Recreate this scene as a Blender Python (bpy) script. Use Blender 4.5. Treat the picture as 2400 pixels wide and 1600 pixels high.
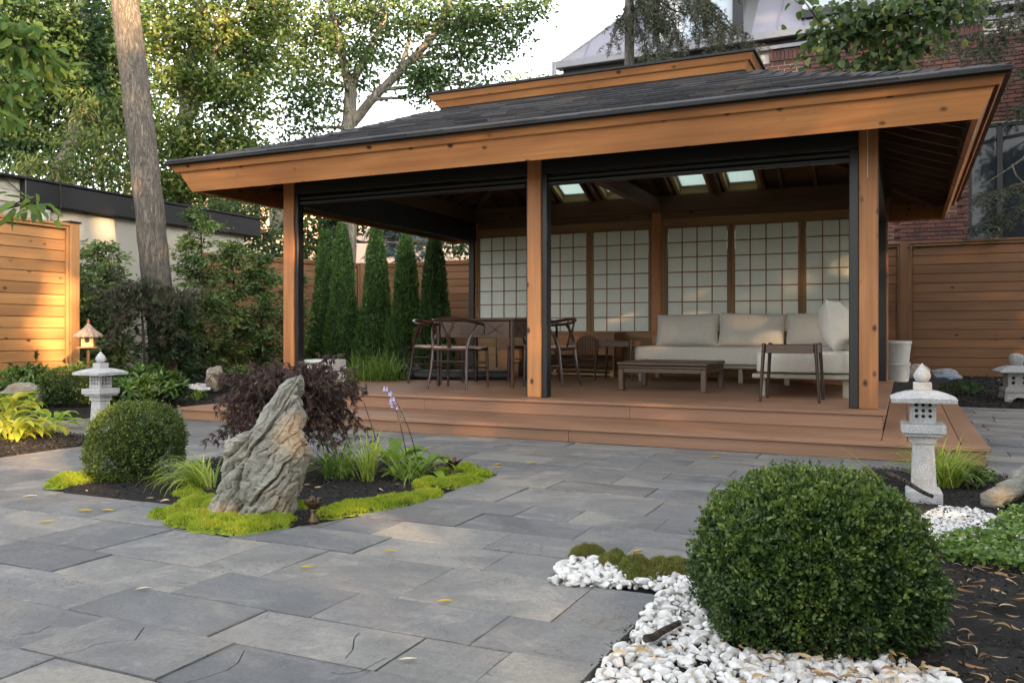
import bpy, math, random
import numpy as np
from mathutils import Vector, Matrix, noise
R = math.radians
PI = math.pi
random.seed(7)
rng = np.random.default_rng(7)
scene = bpy.context.scene
for o in list(bpy.data.objects):
    bpy.data.objects.remove(o)

# ------------------------------------------------------------------ camera
EYE = 0.864
FPX = 1985.0
cam_d = bpy.data.cameras.new('camera')
cam = bpy.data.objects.new('camera', cam_d)
scene.collection.objects.link(cam)
cam.location = (0, 0, EYE)
cam.rotation_euler = (R(90), 0, 0)
cam_d.sensor_width = 36.0
cam_d.lens = 36.0 * FPX / 2400.0
cam_d.shift_y = -22 / 2400.0
cam_d.clip_start = 0.05
cam_d.clip_end = 600
scene.camera = cam

# ------------------------------------------------------------------ light
SUN_EL, SUN_AZ = R(14), R(147)         # azimuth clockwise from +Y: low, from behind the right shoulder
world = bpy.data.worlds.new('World')
scene.world = world
world.use_nodes = True
nt = world.node_tree
nt.nodes.clear()
sky = nt.nodes.new('ShaderNodeTexSky')
sky.sky_type = 'NISHITA'
sky.sun_disc = False
sky.sun_elevation = SUN_EL
sky.sun_rotation = SUN_AZ
sky.air_density = 1.0
sky.dust_density = 2.5
sky.ozone_density = 1.0
hs = nt.nodes.new('ShaderNodeHueSaturation')
hs.inputs['Saturation'].default_value = 0.18
bg = nt.nodes.new('ShaderNodeBackground')
bg.inputs['Strength'].default_value = 0.15
wo = nt.nodes.new('ShaderNodeOutputWorld')
nt.links.new(sky.outputs[0], hs.inputs['Color'])
nt.links.new(hs.outputs[0], bg.inputs[0])
nt.links.new(bg.outputs[0], wo.inputs[0])
sun_d = bpy.data.lights.new('sun', 'SUN')
sun = bpy.data.objects.new('sun', sun_d)
scene.collection.objects.link(sun)
sun_d.energy = 4.3
sun_d.angle = R(0.8)
sun_d.color = (1.0, 0.62, 0.30)
sdir = Vector((math.sin(SUN_AZ) * math.cos(SUN_EL), math.cos(SUN_AZ) * math.cos(SUN_EL), math.sin(SUN_EL)))
sun.rotation_euler = sdir.to_track_quat('Z', 'Y').to_euler()
scene.view_settings.view_transform = 'Standard'
scene.view_settings.look = 'None'
scene.view_settings.exposure = 2.70
scene.view_settings.gamma = 1.0
scene.render.resolution_x = 1024
scene.render.resolution_y = 682

# ------------------------------------------------------------------ frame
# the garden is laid out on the pavilion's own axes: s along its front, t to the back
TH = R(-24.9)
O0 = Vector((-2.475, 9.158, 0))
UX = Vector((math.cos(TH), math.sin(TH), 0))
VX = Vector((-math.sin(TH), math.cos(TH), 0))

def W(s, t, z=0.0):
    return O0 + UX * s + VX * t + Vector((0, 0, z))

def loc(x, y):
    d = Vector((x, y, 0)) - O0
    return d.dot(UX), d.dot(VX)

def pw(px, py, y):                    # a point y metres ahead, read off the photograph
    return Vector(((px - 1200) * y / FPX, y, EYE - (py - 778) * y / FPX))

def gp(px, py, z=0.0):                # a ground point read off the photograph
    y = FPX * (EYE - z) / (py - 778)
    return Vector(((px - 1200) * y / FPX, y, z))

# ------------------------------------------------------------------ materials
class N:
    def __init__(s, name):
        s.m = bpy.data.materials.new(name)
        s.m.use_nodes = True
        s.t = s.m.node_tree
        s.b = s.t.nodes['Principled BSDF']
    def n(s, kind, **kw):
        nd = s.t.nodes.new(kind)
        for k, v in kw.items():
            if k.startswith('i_'):
                nd.inputs[k[2:].replace('_', ' ')].default_value = v
            else:
                setattr(nd, k, v)
        return nd
    def l(s, a, b):
        s.t.links.new(a, b)
    def coords(s, scale=(1, 1, 1), off=True, rot=(0, 0, 0)):
        tc = s.n('ShaderNodeTexCoord')
        src = tc.outputs['Object']
        if off:
            oi = s.n('ShaderNodeObjectInfo')
            vm = s.n('ShaderNodeVectorMath', operation='SCALE')
            vm.inputs[0].default_value = (37.0, 53.0, 71.0)
            s.l(oi.outputs['Random'], vm.inputs['Scale'])
            ad = s.n('ShaderNodeVectorMath', operation='ADD')
            s.l(src, ad.inputs[0]); s.l(vm.outputs[0], ad.inputs[1])
            src = ad.outputs[0]
        mp = s.n('ShaderNodeMapping')
        mp.inputs['Scale'].default_value = scale
        mp.inputs['Rotation'].default_value = rot
        s.l(src, mp.inputs[0])
        return mp.outputs[0]
    def noise(s, vec, scale=5, detail=4, rough=0.6, dist=0.0):
        nd = s.n('ShaderNodeTexNoise')
        nd.inputs['Scale'].default_value = scale
        nd.inputs['Detail'].default_value = detail
        nd.inputs['Roughness'].default_value = rough
        nd.inputs['Distortion'].default_value = dist
        s.l(vec, nd.inputs['Vector'])
        return nd.outputs['Fac']
    def ramp(s, fac, stops):
        nd = s.n('ShaderNodeValToRGB')
        e = nd.color_ramp.elements
        while len(e) < len(stops):
            e.new(0.5)
        for i, (p, c) in enumerate(stops):
            e[i].position = p
            e[i].color = (*c, 1) if len(c) == 3 else c
        s.l(fac, nd.inputs[0])
        return nd.outputs[0]
    def mix(s, fac, a, b, mode='MIX'):
        nd = s.n('ShaderNodeMix', data_type='RGBA', blend_type=mode)
        for sock, v in ((nd.inputs[0], fac), (nd.inputs[6], a), (nd.inputs[7], b)):
            if isinstance(v, (int, float)):
                sock.default_value = v
            elif isinstance(v, tuple):
                sock.default_value = (*v, 1)
            else:
                s.l(v, sock)
        return nd.outputs[2]
    def val(s, color, lo, hi, src=None):       # multiply by a random value per object
        if src is None:
            src = s.n('ShaderNodeObjectInfo').outputs['Random']
        mr = s.n('ShaderNodeMapRange')
        mr.inputs['To Min'].default_value = lo
        mr.inputs['To Max'].default_value = hi
        s.l(src, mr.inputs[0])
        h = s.n('ShaderNodeHueSaturation')
        s.l(color, h.inputs['Color']); s.l(mr.outputs[0], h.inputs['Value'])
        return h.outputs[0]
    def bump(s, h, strength=0.3, dist=0.01):
        b = s.n('ShaderNodeBump')
        b.inputs['Strength'].default_value = strength
        b.inputs['Distance'].default_value = dist
        s.l(h, b.inputs['Height'])
        s.l(b.outputs[0], s.b.inputs['Normal'])
    def done(s, col, rough=0.6, metal=0.0):
        if isinstance(col, tuple):
            s.b.inputs['Base Color'].default_value = (*col, 1)
        else:
            s.l(col, s.b.inputs['Base Color'])
        s.b.inputs['Roughness'].default_value = rough
        s.b.inputs['Metallic'].default_value = metal
        return s.m

def wood(name, light, dark, knots=0.0, rough=0.6, vlo=0.85, vhi=1.12, grain=1.0):
    out = {}
    for ax in range(3):
        w = N(name + '_' + 'xyz'[ax])
        sc = [22, 22, 22]; sc[ax] = 0.9
        g = w.noise(w.coords(tuple(sc)), 1.0, 5, 0.65, 0.6)
        sc2 = [2.2, 2.2, 2.2]; sc2[ax] = 0.5
        big = w.noise(w.coords(tuple(sc2)), 1.5, 2, 0.5)
        c = w.ramp(g, [(0.28, dark), (0.62, light)])
        c2 = w.mix(big, c, tuple(min(1, v * 1.15) for v in light), 'MIX')
        c = w.mix(0.35, c, c2)
        c = w.mix(w.ramp(big, [(0.35, (0.55, 0.55, 0.55)), (0.6, (0, 0, 0))]), c, tuple(v * 0.8 for v in dark))
        if knots > 0:
            sk = [8.5, 8.5, 8.5]; sk[ax] = 5.5
            vo = w.n('ShaderNodeTexVoronoi', feature='F1')
            w.l(w.coords(tuple(sk)), vo.inputs['Vector'])
            vo.inputs['Scale'].default_value = 1.0
            k = w.ramp(vo.outputs['Distance'], [(0.10, (1, 1, 1)), (0.21, (0, 0, 0))])
            gate = w.ramp(vo.outputs['Color'], [(1 - knots, (0, 0, 0)), (min(1, 1 - knots + 0.04), (1, 1, 1))])
            kk = w.mix(1.0, k, gate, 'MULTIPLY')
            c = w.mix(kk, c, tuple(v * 0.16 for v in dark))
        c = w.val(c, vlo, vhi)
        w.bump(g, 0.25 * grain, 0.004)
        out[ax] = w.done(c, rough)
    return out

def plain(name, col, rough=0.5, metal=0.0, var=0.08, nscale=8, bump=0.0, spec=None):
    w = N(name)
    v = w.coords()
    f = w.noise(v, nscale, 4)
    a = tuple(max(0, c * (1 - var)) for c in col)
    b = tuple(min(1, c * (1 + var)) for c in col)
    c = w.ramp(f, [(0.3, a), (0.7, b)])
    if bump:
        w.bump(w.noise(v, nscale * 6, 3), bump, 0.004)
    return w.done(c, rough, metal)

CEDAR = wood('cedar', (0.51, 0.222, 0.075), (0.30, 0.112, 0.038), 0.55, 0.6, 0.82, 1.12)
FENCE = wood('fence_cedar', (0.41, 0.205, 0.072), (0.29, 0.130, 0.045), 0.40, 0.65, 0.88, 1.1)
FENCE_SHADE = wood('red_stained_fence', (0.20, 0.095, 0.040), (0.135, 0.060, 0.024), 0.40, 0.7, 0.85, 1.1)  # same cedar as the left fence, shade painted into a darker colour
PALEW = wood('pale_pine', (0.50, 0.36, 0.17), (0.34, 0.22, 0.09), 0.2, 0.6)
SHOJIW = wood('shoji_wood', (0.27, 0.155, 0.062), (0.16, 0.085, 0.032), 0.2, 0.6)
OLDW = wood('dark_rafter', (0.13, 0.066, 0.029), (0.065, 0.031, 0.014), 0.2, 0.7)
WALNUT = wood('walnut', (0.045, 0.020, 0.013), (0.022, 0.010, 0.007), 0.0, 0.28, 0.9, 1.1, 0.3)
TABLEW = wood('brown_table', (0.10, 0.056, 0.033), (0.055, 0.030, 0.018), 0.0, 0.4, 0.9, 1.1, 0.4)
DECK = wood('composite_deck', (0.275, 0.150, 0.087), (0.215, 0.112, 0.064), 0.0, 0.55, 0.93, 1.07, 0.6)
CABW = wood('cabinet_wood', (0.24, 0.13, 0.055), (0.15, 0.075, 0.03), 0.1, 0.5)
GREYW = wood('grey_teak', (0.34, 0.30, 0.23), (0.24, 0.21, 0.16), 0.0, 0.6)
BLACK = plain('black_aluminium', (0.006, 0.0065, 0.0075), 0.45)
BLACKM = plain('black_matt', (0.012, 0.012, 0.013), 0.7)
FLASH = plain('black_flashing', (0.010, 0.0105, 0.012), 0.65, 0.0, 0.3)
FABRIC = plain('beige_fabric', (0.56, 0.53, 0.47), 0.9, 0, 0.05, 30, 0.25)
GREYM = plain('grey_metal', (0.22, 0.22, 0.24), 0.4, 0.3)
BRONZE = plain('bronze', (0.10, 0.065, 0.035), 0.45, 0.7, 0.4, 25)
WHITEP = plain('white_plastic', (0.62, 0.61, 0.57), 0.5, 0, 0.08)

def m_paper():
    w = N('shoji_paper')
    f = w.noise(w.coords(), 3, 4)
    c = w.ramp(f, [(0.3, (0.64, 0.69, 0.63)), (0.7, (0.74, 0.78, 0.72))])
    m = w.done(c, 0.7)
    return m
PAPER = m_paper()

def m_glass(name, col=(0.02, 0.025, 0.03), rough=0.03):
    w = N(name)
    m = w.done(col, rough)
    w.b.inputs['Specular IOR Level'].default_value = 0.3 if col[0] < 0.1 else 1.0
    return m
GLASS = m_glass('dark_window_glass')
PALEGLASS = m_glass('pale_window_glass', (0.30, 0.33, 0.36), 0.08)

def m_clear():
    w = N('frosted_skylight_glass')
    w.done((0.55, 0.62, 0.60), 0.2)
    tr = w.n('ShaderNodeBsdfTranslucent'); tr.inputs[0].default_value = (0.78, 0.88, 0.82, 1)
    mx = w.n('ShaderNodeMixShader'); mx.inputs[0].default_value = 0.8
    w.l(w.b.outputs[0], mx.inputs[1]); w.l(tr.outputs[0], mx.inputs[2]); w.l(mx.outputs[0], w.t.nodes['Material Output'].inputs['Surface'])
    return w.m
CLEAR = m_clear()

def m_slate():
    w = N('bluestone_slab')
    v = w.coords()
    warp = w.noise(w.coords((1, 1, 1)), 2.0, 6, 0.62, 1.0)
    fine = w.noise(v, 60, 6, 0.75)
    mid = w.noise(v, 11, 5, 0.7, 0.6)
    streak = w.noise(w.coords((2.5, 12, 3), True, (0, 0, 0.5)), 1.4, 5, 0.65, 0.6)
    c = w.ramp(warp, [(0.22, (0.135, 0.138, 0.142)), (0.42, (0.178, 0.180, 0.182)), (0.545, (0.205, 0.205, 0.202)),
                      (0.56, (0.262, 0.257, 0.243)), (0.72, (0.235, 0.232, 0.226))])
    c = w.mix(w.ramp(streak, [(0.45, (0, 0, 0)), (0.70, (0.65, 0.65, 0.65))]), c, (0.120, 0.120, 0.122))
    c = w.mix(w.ramp(mid, [(0.42, (0.32, 0.32, 0.32)), (0.6, (0, 0, 0))]), c, (0.125, 0.125, 0.125))
    pat = w.noise(v, 0.9, 4, 0.55, 0.8)
    c = w.mix(w.ramp(pat, [(0.52, (0, 0, 0)), (0.60, (0.75, 0.75, 0.75))]), c, (0.285, 0.265, 0.232))
    c = w.mix(w.ramp(pat, [(0.36, (0.7, 0.7, 0.7)), (0.44, (0, 0, 0))]), c, (0.105, 0.106, 0.110))
    rust = w.noise(v, 1.7, 5, 0.6, 0.5)
    c = w.mix(w.ramp(rust, [(0.64, (0, 0, 0)), (0.74, (0.45, 0.45, 0.45))]), c, (0.26, 0.20, 0.15))
    c = w.mix(w.ramp(fine, [(0.38, (0.4, 0.4, 0.4)), (0.58, (0, 0, 0))]), c, (0.09, 0.09, 0.092))
    # flaked edges where one layer of the stone ends
    lay = w.n('ShaderNodeMath', operation='SNAP')
    w.l(warp, lay.inputs[0]); lay.inputs[1].default_value = 0.06
    edge = w.n('ShaderNodeMath', operation='PINGPONG')
    w.l(warp, edge.inputs[0]); edge.inputs[1].default_value = 0.06
    ed = w.ramp(edge.outputs[0], [(0.0, (0.85, 0.85, 0.85)), (0.0045, (0, 0, 0))])
    spots = w.ramp(w.noise(v, 2.3, 4), [(0.50, (0, 0, 0)), (0.58, (1, 1, 1))])
    c = w.mix(w.mix(1.0, ed, spots, 'MULTIPLY'), c, (0.04, 0.036, 0.033))
    oi = w.n('ShaderNodeObjectInfo')
    tint = w.ramp(oi.outputs['Random'], [(0.0, (0.66, 0.68, 0.72)), (0.25, (0.86, 0.875, 0.90)), (0.55, (1.0, 0.995, 0.985)),
                                         (0.8, (1.26, 1.22, 1.14)), (1.0, (0.82, 0.80, 0.78))])
    c = w.mix(1.0, c, tint, 'MULTIPLY')
    mx = w.n('ShaderNodeMath', operation='MULTIPLY_ADD')
    w.l(lay.outputs[0], mx.inputs[0]); mx.inputs[1].default_value = 3.0
    sm = w.n('ShaderNodeMath', operation='MULTIPLY_ADD')
    w.l(fine, sm.inputs[0]); sm.inputs[1].default_value = 0.25; w.l(mid, sm.inputs[2])
    w.l(sm.outputs[0], mx.inputs[2])
    w.bump(mx.outputs[0], 0.8, 0.012)
    return w.done(c, 0.62)
SLATE = m_slate()

def m_mulch():
    w = N('black_mulch')
    v = w.coords(off=False)
    f = w.noise(v, 60, 6, 0.75)
    c = w.ramp(f, [(0.35, (0.003, 0.0028, 0.0028)), (0.6, (0.012, 0.010, 0.009)), (0.8, (0.035, 0.027, 0.021))])
    w.bump(w.noise(v, 35, 8, 0.8), 1.0, 0.03)
    return w.done(c, 0.9)
MULCH = m_mulch()
SOIL = plain('soil', (0.05, 0.04, 0.028), 0.95, 0, 0.4, 3, 0.5)
JOINT = plain('joint_sand', (0.045, 0.037, 0.03), 0.95, 0, 0.4, 30, 0.4)
TURF = plain('lawn', (0.05, 0.075, 0.025), 0.95, 0, 0.4, 1.5, 0.5)

def m_leaf(name, cols, trans=0.35, rough=0.5, emit=None):
    """cols: ramp over the random value each leaf carries"""
    w = N(name)
    a = w.n('ShaderNodeAttribute', attribute_name='leaf')
    c = w.ramp(a.outputs['Fac'], [(i / (len(cols) - 1), k) for i, k in enumerate(cols)])
    w.done(c, rough)
    out = w.t.nodes['Material Output']
    tr = w.n('ShaderNodeBsdfTranslucent')
    g = w.n('ShaderNodeGamma'); g.inputs[1].default_value = 0.85
    w.l(c, g.inputs[0]); w.l(g.outputs[0], tr.inputs[0])
    mx = w.n('ShaderNodeMixShader'); mx.inputs[0].default_value = trans
    w.l(w.b.outputs[0], mx.inputs[1]); w.l(tr.outputs[0], mx.inputs[2])
    w.l(mx.outputs[0], out.inputs['Surface'])
    return w.m
L_BOX = m_leaf('boxwood_leaf', [(0.012, 0.030, 0.009), (0.028, 0.062, 0.014), (0.060, 0.112, 0.022), (0.15, 0.21, 0.034)], 0.25, 0.4)
L_BOXL = m_leaf('boxwood_leaf_light', [(0.025, 0.055, 0.012), (0.050, 0.095, 0.017), (0.090, 0.145, 0.025), (0.17, 0.21, 0.035)], 0.3, 0.45)
L_THUJA = m_leaf('thuja_spray', [(0.020, 0.050, 0.012), (0.055, 0.12, 0.022), (0.12, 0.21, 0.035)], 0.25)
L_CEDAR = m_leaf('cedar_spray', [(0.03, 0.06, 0.02), (0.07, 0.12, 0.03), (0.14, 0.20, 0.05), (0.26, 0.30, 0.06)], 0.3)
L_TREE = m_leaf('maple_leaf', [(0.025, 0.055, 0.016), (0.048, 0.095, 0.026), (0.080, 0.14, 0.038), (0.13, 0.19, 0.045)], 0.45)
L_TREEY = m_leaf('yellowing_leaf', [(0.035, 0.070, 0.018), (0.07, 0.125, 0.026), (0.13, 0.18, 0.038), (0.28, 0.27, 0.06)], 0.5)
L_TREED = m_leaf('dark_tree_leaf', [(0.018, 0.04, 0.014), (0.035, 0.075, 0.02), (0.065, 0.12, 0.03)], 0.4)
L_CHERRY = m_leaf('bright_leaf', [(0.04, 0.09, 0.018), (0.08, 0.155, 0.026), (0.15, 0.23, 0.035), (0.34, 0.38, 0.05)], 0.5)
L_PURPLE = m_leaf('laceleaf', [(0.035, 0.017, 0.016), (0.070, 0.034, 0.030), (0.105, 0.062, 0.048), (0.085, 0.085, 0.045)], 0.3)
L_SPRUCE = m_leaf('spruce_needle', [(0.02, 0.035, 0.02), (0.045, 0.06, 0.03), (0.09, 0.09, 0.05)], 0.15)
L_BLUES = m_leaf('blue_spruce_needle', [(0.06, 0.10, 0.10), (0.14, 0.20, 0.21), (0.25, 0.33, 0.34)], 0.15)
L_MOSS = m_leaf('moss_sprig', [(0.12, 0.20, 0.015), (0.24, 0.36, 0.02), (0.38, 0.46, 0.03), (0.42, 0.40, 0.06)], 0.35, 0.7)
L_MOSSB = m_leaf('olive_moss_sprig', [(0.06, 0.09, 0.02), (0.13, 0.17, 0.03), (0.22, 0.22, 0.05), (0.24, 0.15, 0.06)], 0.3, 0.7)
L_GOLDG = m_leaf('golden_grass_blade', [(0.16, 0.28, 0.03), (0.36, 0.46, 0.06), (0.58, 0.62, 0.14)], 0.45)
L_GREENG = m_leaf('green_grass_blade', [(0.07, 0.15, 0.025), (0.16, 0.28, 0.04), (0.30, 0.40, 0.08)], 0.4)
L_HOSTA = m_leaf('hosta_leaf', [(0.10, 0.20, 0.02), (0.22, 0.36, 0.03), (0.36, 0.48, 0.05)], 0.45)
L_HOSTAY = m_leaf('yellow_hosta_leaf', [(0.24, 0.32, 0.03), (0.45, 0.48, 0.04), (0.62, 0.58, 0.07)], 0.45)
L_RHODO = m_leaf('rhododendron_leaf', [(0.025, 0.06, 0.015), (0.06, 0.12, 0.025), (0.14, 0.24, 0.04)], 0.25, 0.35)
L_COVER = m_leaf('ground_cover_leaf', [(0.05, 0.11, 0.02), (0.11, 0.21, 0.035), (0.24, 0.36, 0.07)], 0.35, 0.45)
L_FESCUE = m_leaf('blue_fescue', [(0.12, 0.17, 0.16), (0.24, 0.31, 0.30)], 0.2)
L_DEAD = m_leaf('dry_leaf', [(0.10, 0.045, 0.02), (0.28, 0.15, 0.06), (0.48, 0.33, 0.16), (0.62, 0.50, 0.30)], 0.25, 0.6)
L_FALLY = m_leaf('fallen_yellow_leaf', [(0.55, 0.42, 0.06), (0.70, 0.55, 0.16)], 0.2, 0.6)
L_MULCH = m_leaf('mulch_chip', [(0.004, 0.0035, 0.003), (0.012, 0.010, 0.008), (0.030, 0.022, 0.016), (0.075, 0.055, 0.04)], 0.0, 0.9)
L_PINK = m_leaf('pink_flower', [(0.62, 0.45, 0.55), (0.8, 0.7, 0.78)], 0.3)
L_LILAC = m_leaf('lilac_flower', [(0.45, 0.38, 0.62), (0.65, 0.58, 0.78)], 0.3)

def m_bark(name, a, b, scale=9):
    w = N(name)
    f = w.noise(w.coords((1, 1, 0.30)), scale * 2.2, 6, 0.7, 0.6)
    r = w.noise(w.coords((1, 1, 0.16)), scale * 2.4, 3, 0.55, 1.4)
    d = w.n('ShaderNodeMath', operation='SUBTRACT'); w.l(r, d.inputs[0]); d.inputs[1].default_value = 0.5
    e = w.n('ShaderNodeMath', operation='ABSOLUTE'); w.l(d.outputs[0], e.inputs[0])
    c = w.ramp(f, [(0.3, a), (0.68, b)])
    ed = w.ramp(e.outputs[0], [(0.0, (0.75, 0.75, 0.75)), (0.055, (0, 0, 0))])
    c = w.mix(ed, c, tuple(x * 0.4 for x in a))
    ad = w.n('ShaderNodeMath', operation='MULTIPLY_ADD')
    cl = w.n('ShaderNodeMath', operation='MINIMUM'); w.l(e.outputs[0], cl.inputs[0]); cl.inputs[1].default_value = 0.09
    w.l(cl.outputs[0], ad.inputs[0]); ad.inputs[1].default_value = 9.0
    w.l(f, ad.inputs[2])
    w.bump(ad.outputs[0], 0.9, 0.02)
    return w.done(c, 0.85)
BARK = m_bark('furrowed_bark', (0.070, 0.060, 0.048), (0.165, 0.143, 0.115))
BARKG = m_bark('grey_bark', (0.11, 0.10, 0.082), (0.23, 0.21, 0.17), 5)
BARKD = m_bark('twig_bark', (0.035, 0.025, 0.018), (0.09, 0.065, 0.045), 12)

def m_rock(name, a, b, brown, sc=6, bands=0.35):
    w = N(name)
    v = w.coords()
    f = w.noise(v, sc, 8, 0.7, 0.5)
    st = w.noise(w.coords((1.2, 1.2, 7), True, (0, 0.6, 0)), sc * 1.3, 7, 0.72, 0.9)
    c = w.ramp(f, [(0.3, a), (0.62, b)])
    c = w.mix(w.ramp(st, [(0.48, (0, 0, 0)), (0.70, (0.75, 0.75, 0.75))]), c, tuple(min(1, x * 1.35) for x in b))
    c = w.mix(w.ramp(st, [(0.30, (0.6, 0.6, 0.6)), (0.46, (0, 0, 0))]), c, tuple(x * 0.6 for x in a))
    c = w.mix(w.ramp(w.noise(v, sc * 0.5, 5), [(0.50, (0, 0, 0)), (0.64, (0.8, 0.8, 0.8))]), c, brown)
    c = w.mix(w.ramp(w.noise(v, sc * 9, 4, 0.8), [(0.34, (0.6, 0.6, 0.6)), (0.45, (0, 0, 0))]), c, tuple(x * 0.45 for x in a))
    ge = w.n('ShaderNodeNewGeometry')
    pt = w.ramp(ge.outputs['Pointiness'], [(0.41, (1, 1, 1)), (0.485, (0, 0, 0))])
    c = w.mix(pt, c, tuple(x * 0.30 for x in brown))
    ad = w.n('ShaderNodeMath', operation='MULTIPLY_ADD'); w.l(st, ad.inputs[0]); ad.inputs[1].default_value = 1.5
    w.l(w.noise(v, sc * 5, 8, 0.75), ad.inputs[2])
    w.bump(ad.outputs[0], 0.7, 0.012)
    return w.done(c, 0.8)
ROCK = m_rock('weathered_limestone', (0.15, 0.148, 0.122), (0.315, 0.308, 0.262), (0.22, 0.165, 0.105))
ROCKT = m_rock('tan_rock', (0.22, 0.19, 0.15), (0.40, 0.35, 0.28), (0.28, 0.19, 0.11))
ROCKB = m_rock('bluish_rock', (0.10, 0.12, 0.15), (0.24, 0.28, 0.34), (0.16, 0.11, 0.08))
def m_granite():
    w = N('grey_granite')
    v = w.coords()
    c = w.ramp(w.noise(v, 260, 2, 0.6), [(0.36, (0.26, 0.26, 0.27)), (0.5, (0.44, 0.445, 0.455)), (0.66, (0.58, 0.58, 0.59))])
    c = w.mix(w.ramp(w.noise(v, 14, 6, 0.75), [(0.47, (0, 0, 0)), (0.70, (0.8, 0.8, 0.8))]), c, (0.28, 0.275, 0.25))
    c = w.mix(w.ramp(w.noise(w.coords((3, 3, .6)), 9, 4, 0.7), [(0.55, (0, 0, 0)), (0.72, (0.6, 0.6, 0.6))]), c, (0.22, 0.23, 0.20))
    w.bump(w.noise(v, 90, 5, 0.8), 0.6, 0.004)
    return w.done(c, 0.85)
GRANITE = m_granite()
GRANITED = plain('dark_granite', (0.30, 0.30, 0.30), 0.85, 0, 0.3, 60, 0.5)
def m_pebble():
    w = N('white_marble_pebble')
    v = w.coords(off=False)
    c = w.ramp(w.noise(v, 34, 3, 0.6), [(0.30, (0.34, 0.30, 0.25)), (0.42, (0.55, 0.535, 0.51)), (0.60, (0.68, 0.675, 0.665))])
    w.bump(w.noise(v, 120, 4), 0.3, 0.003)
    return w.done(c, 0.6)
PEBBLE = m_pebble()
SHINGLE = None
def m_shingle():
    w = N('asphalt_shingle')
    v = w.coords()
    f = w.noise(v, 120, 3, 0.8)
    c = w.ramp(f, [(0.3, (0.014, 0.0145, 0.017)), (0.7, (0.042, 0.042, 0.046))])
    oi = w.n('ShaderNodeObjectInfo')
    t = w.ramp(oi.outputs['Random'], [(0.0, (0.45, 0.47, 0.52)), (0.5, (1.0, 1.0, 1.05)), (0.82, (1.5, 1.42, 1.4)), (1.0, (2.4, 2.1, 1.8))])
    c = w.mix(1.0, c, t, 'MULTIPLY')
    w.bump(f, 0.6, 0.004)
    return w.done(c, 0.85)
SHINGLE = m_shingle()
def m_brick(name, k=1.0):
    w = N(name)
    v = w.coords()
    f = w.noise(v, 30, 5, 0.7)
    c = w.ramp(f, [(0.3, (0.075 * k, 0.035 * k, 0.030 * k)), (0.7, (0.125 * k, 0.058 * k, 0.048 * k))])
    oi = w.n('ShaderNodeObjectInfo')
    t = w.ramp(oi.outputs['Random'], [(0.0, (0.55, 0.55, 0.62)), (0.25, (0.85, 0.8, 0.85)), (0.7, (1.05, 1.0, 1.0)), (1.0, (1.4, 1.15, 0.95))])
    c = w.mix(1.0, c, t, 'MULTIPLY')
    w.bump(f, 0.4, 0.004)
    return w.done(c, 0.85)
BRICK = m_brick('red_brick')
MORTAR = plain('pale_mortar', (0.55, 0.50, 0.47), 0.95, 0, 0.15, 12, 0.3)
ZINC = plain('lavender_grey_zinc', (0.24, 0.235, 0.28), 0.45, 0.2, 0.06, 1.2)
RENDER = plain('beige_render', (0.31, 0.295, 0.245), 0.9, 0, 0.06, 1.5, 0.2)
PINKB = plain('pale_pink_brick', (0.62, 0.44, 0.33), 0.9, 0, 0.12, 2)
# ------------------------------------------------------------------ object helpers
COL = scene.collection
def tag(o, label=None, cat=None, group=None, kind=None):
    if label: o['label'] = label
    if cat: o['category'] = cat
    if group: o['group'] = group
    if kind: o['kind'] = kind
    return o

def empty(name, location, rz=0.0, label=None, cat=None, group=None, kind=None):
    o = bpy.data.objects.new(name, None)
    COL.objects.link(o)
    o.empty_display_size = 0.1
    o.location = location
    o.rotation_euler = (0, 0, rz)
    return tag(o, label, cat, group, kind)

def link(name, me, m, parent=None, location=(0, 0, 0), rot=(0, 0, 0)):
    o = bpy.data.objects.new(name, me)
    COL.objects.link(o)
    if m is not None and not me.materials:
        me.materials.append(m)
    o.location = location
    o.rotation_euler = rot
    if parent is not None:
        o.parent = parent
    return o

def copy_tree(o, parent=None):
    c = o.copy()
    COL.objects.link(c)
    c.parent = parent
    for ch in list(o.children):
        copy_tree(ch, c)
    return c

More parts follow.
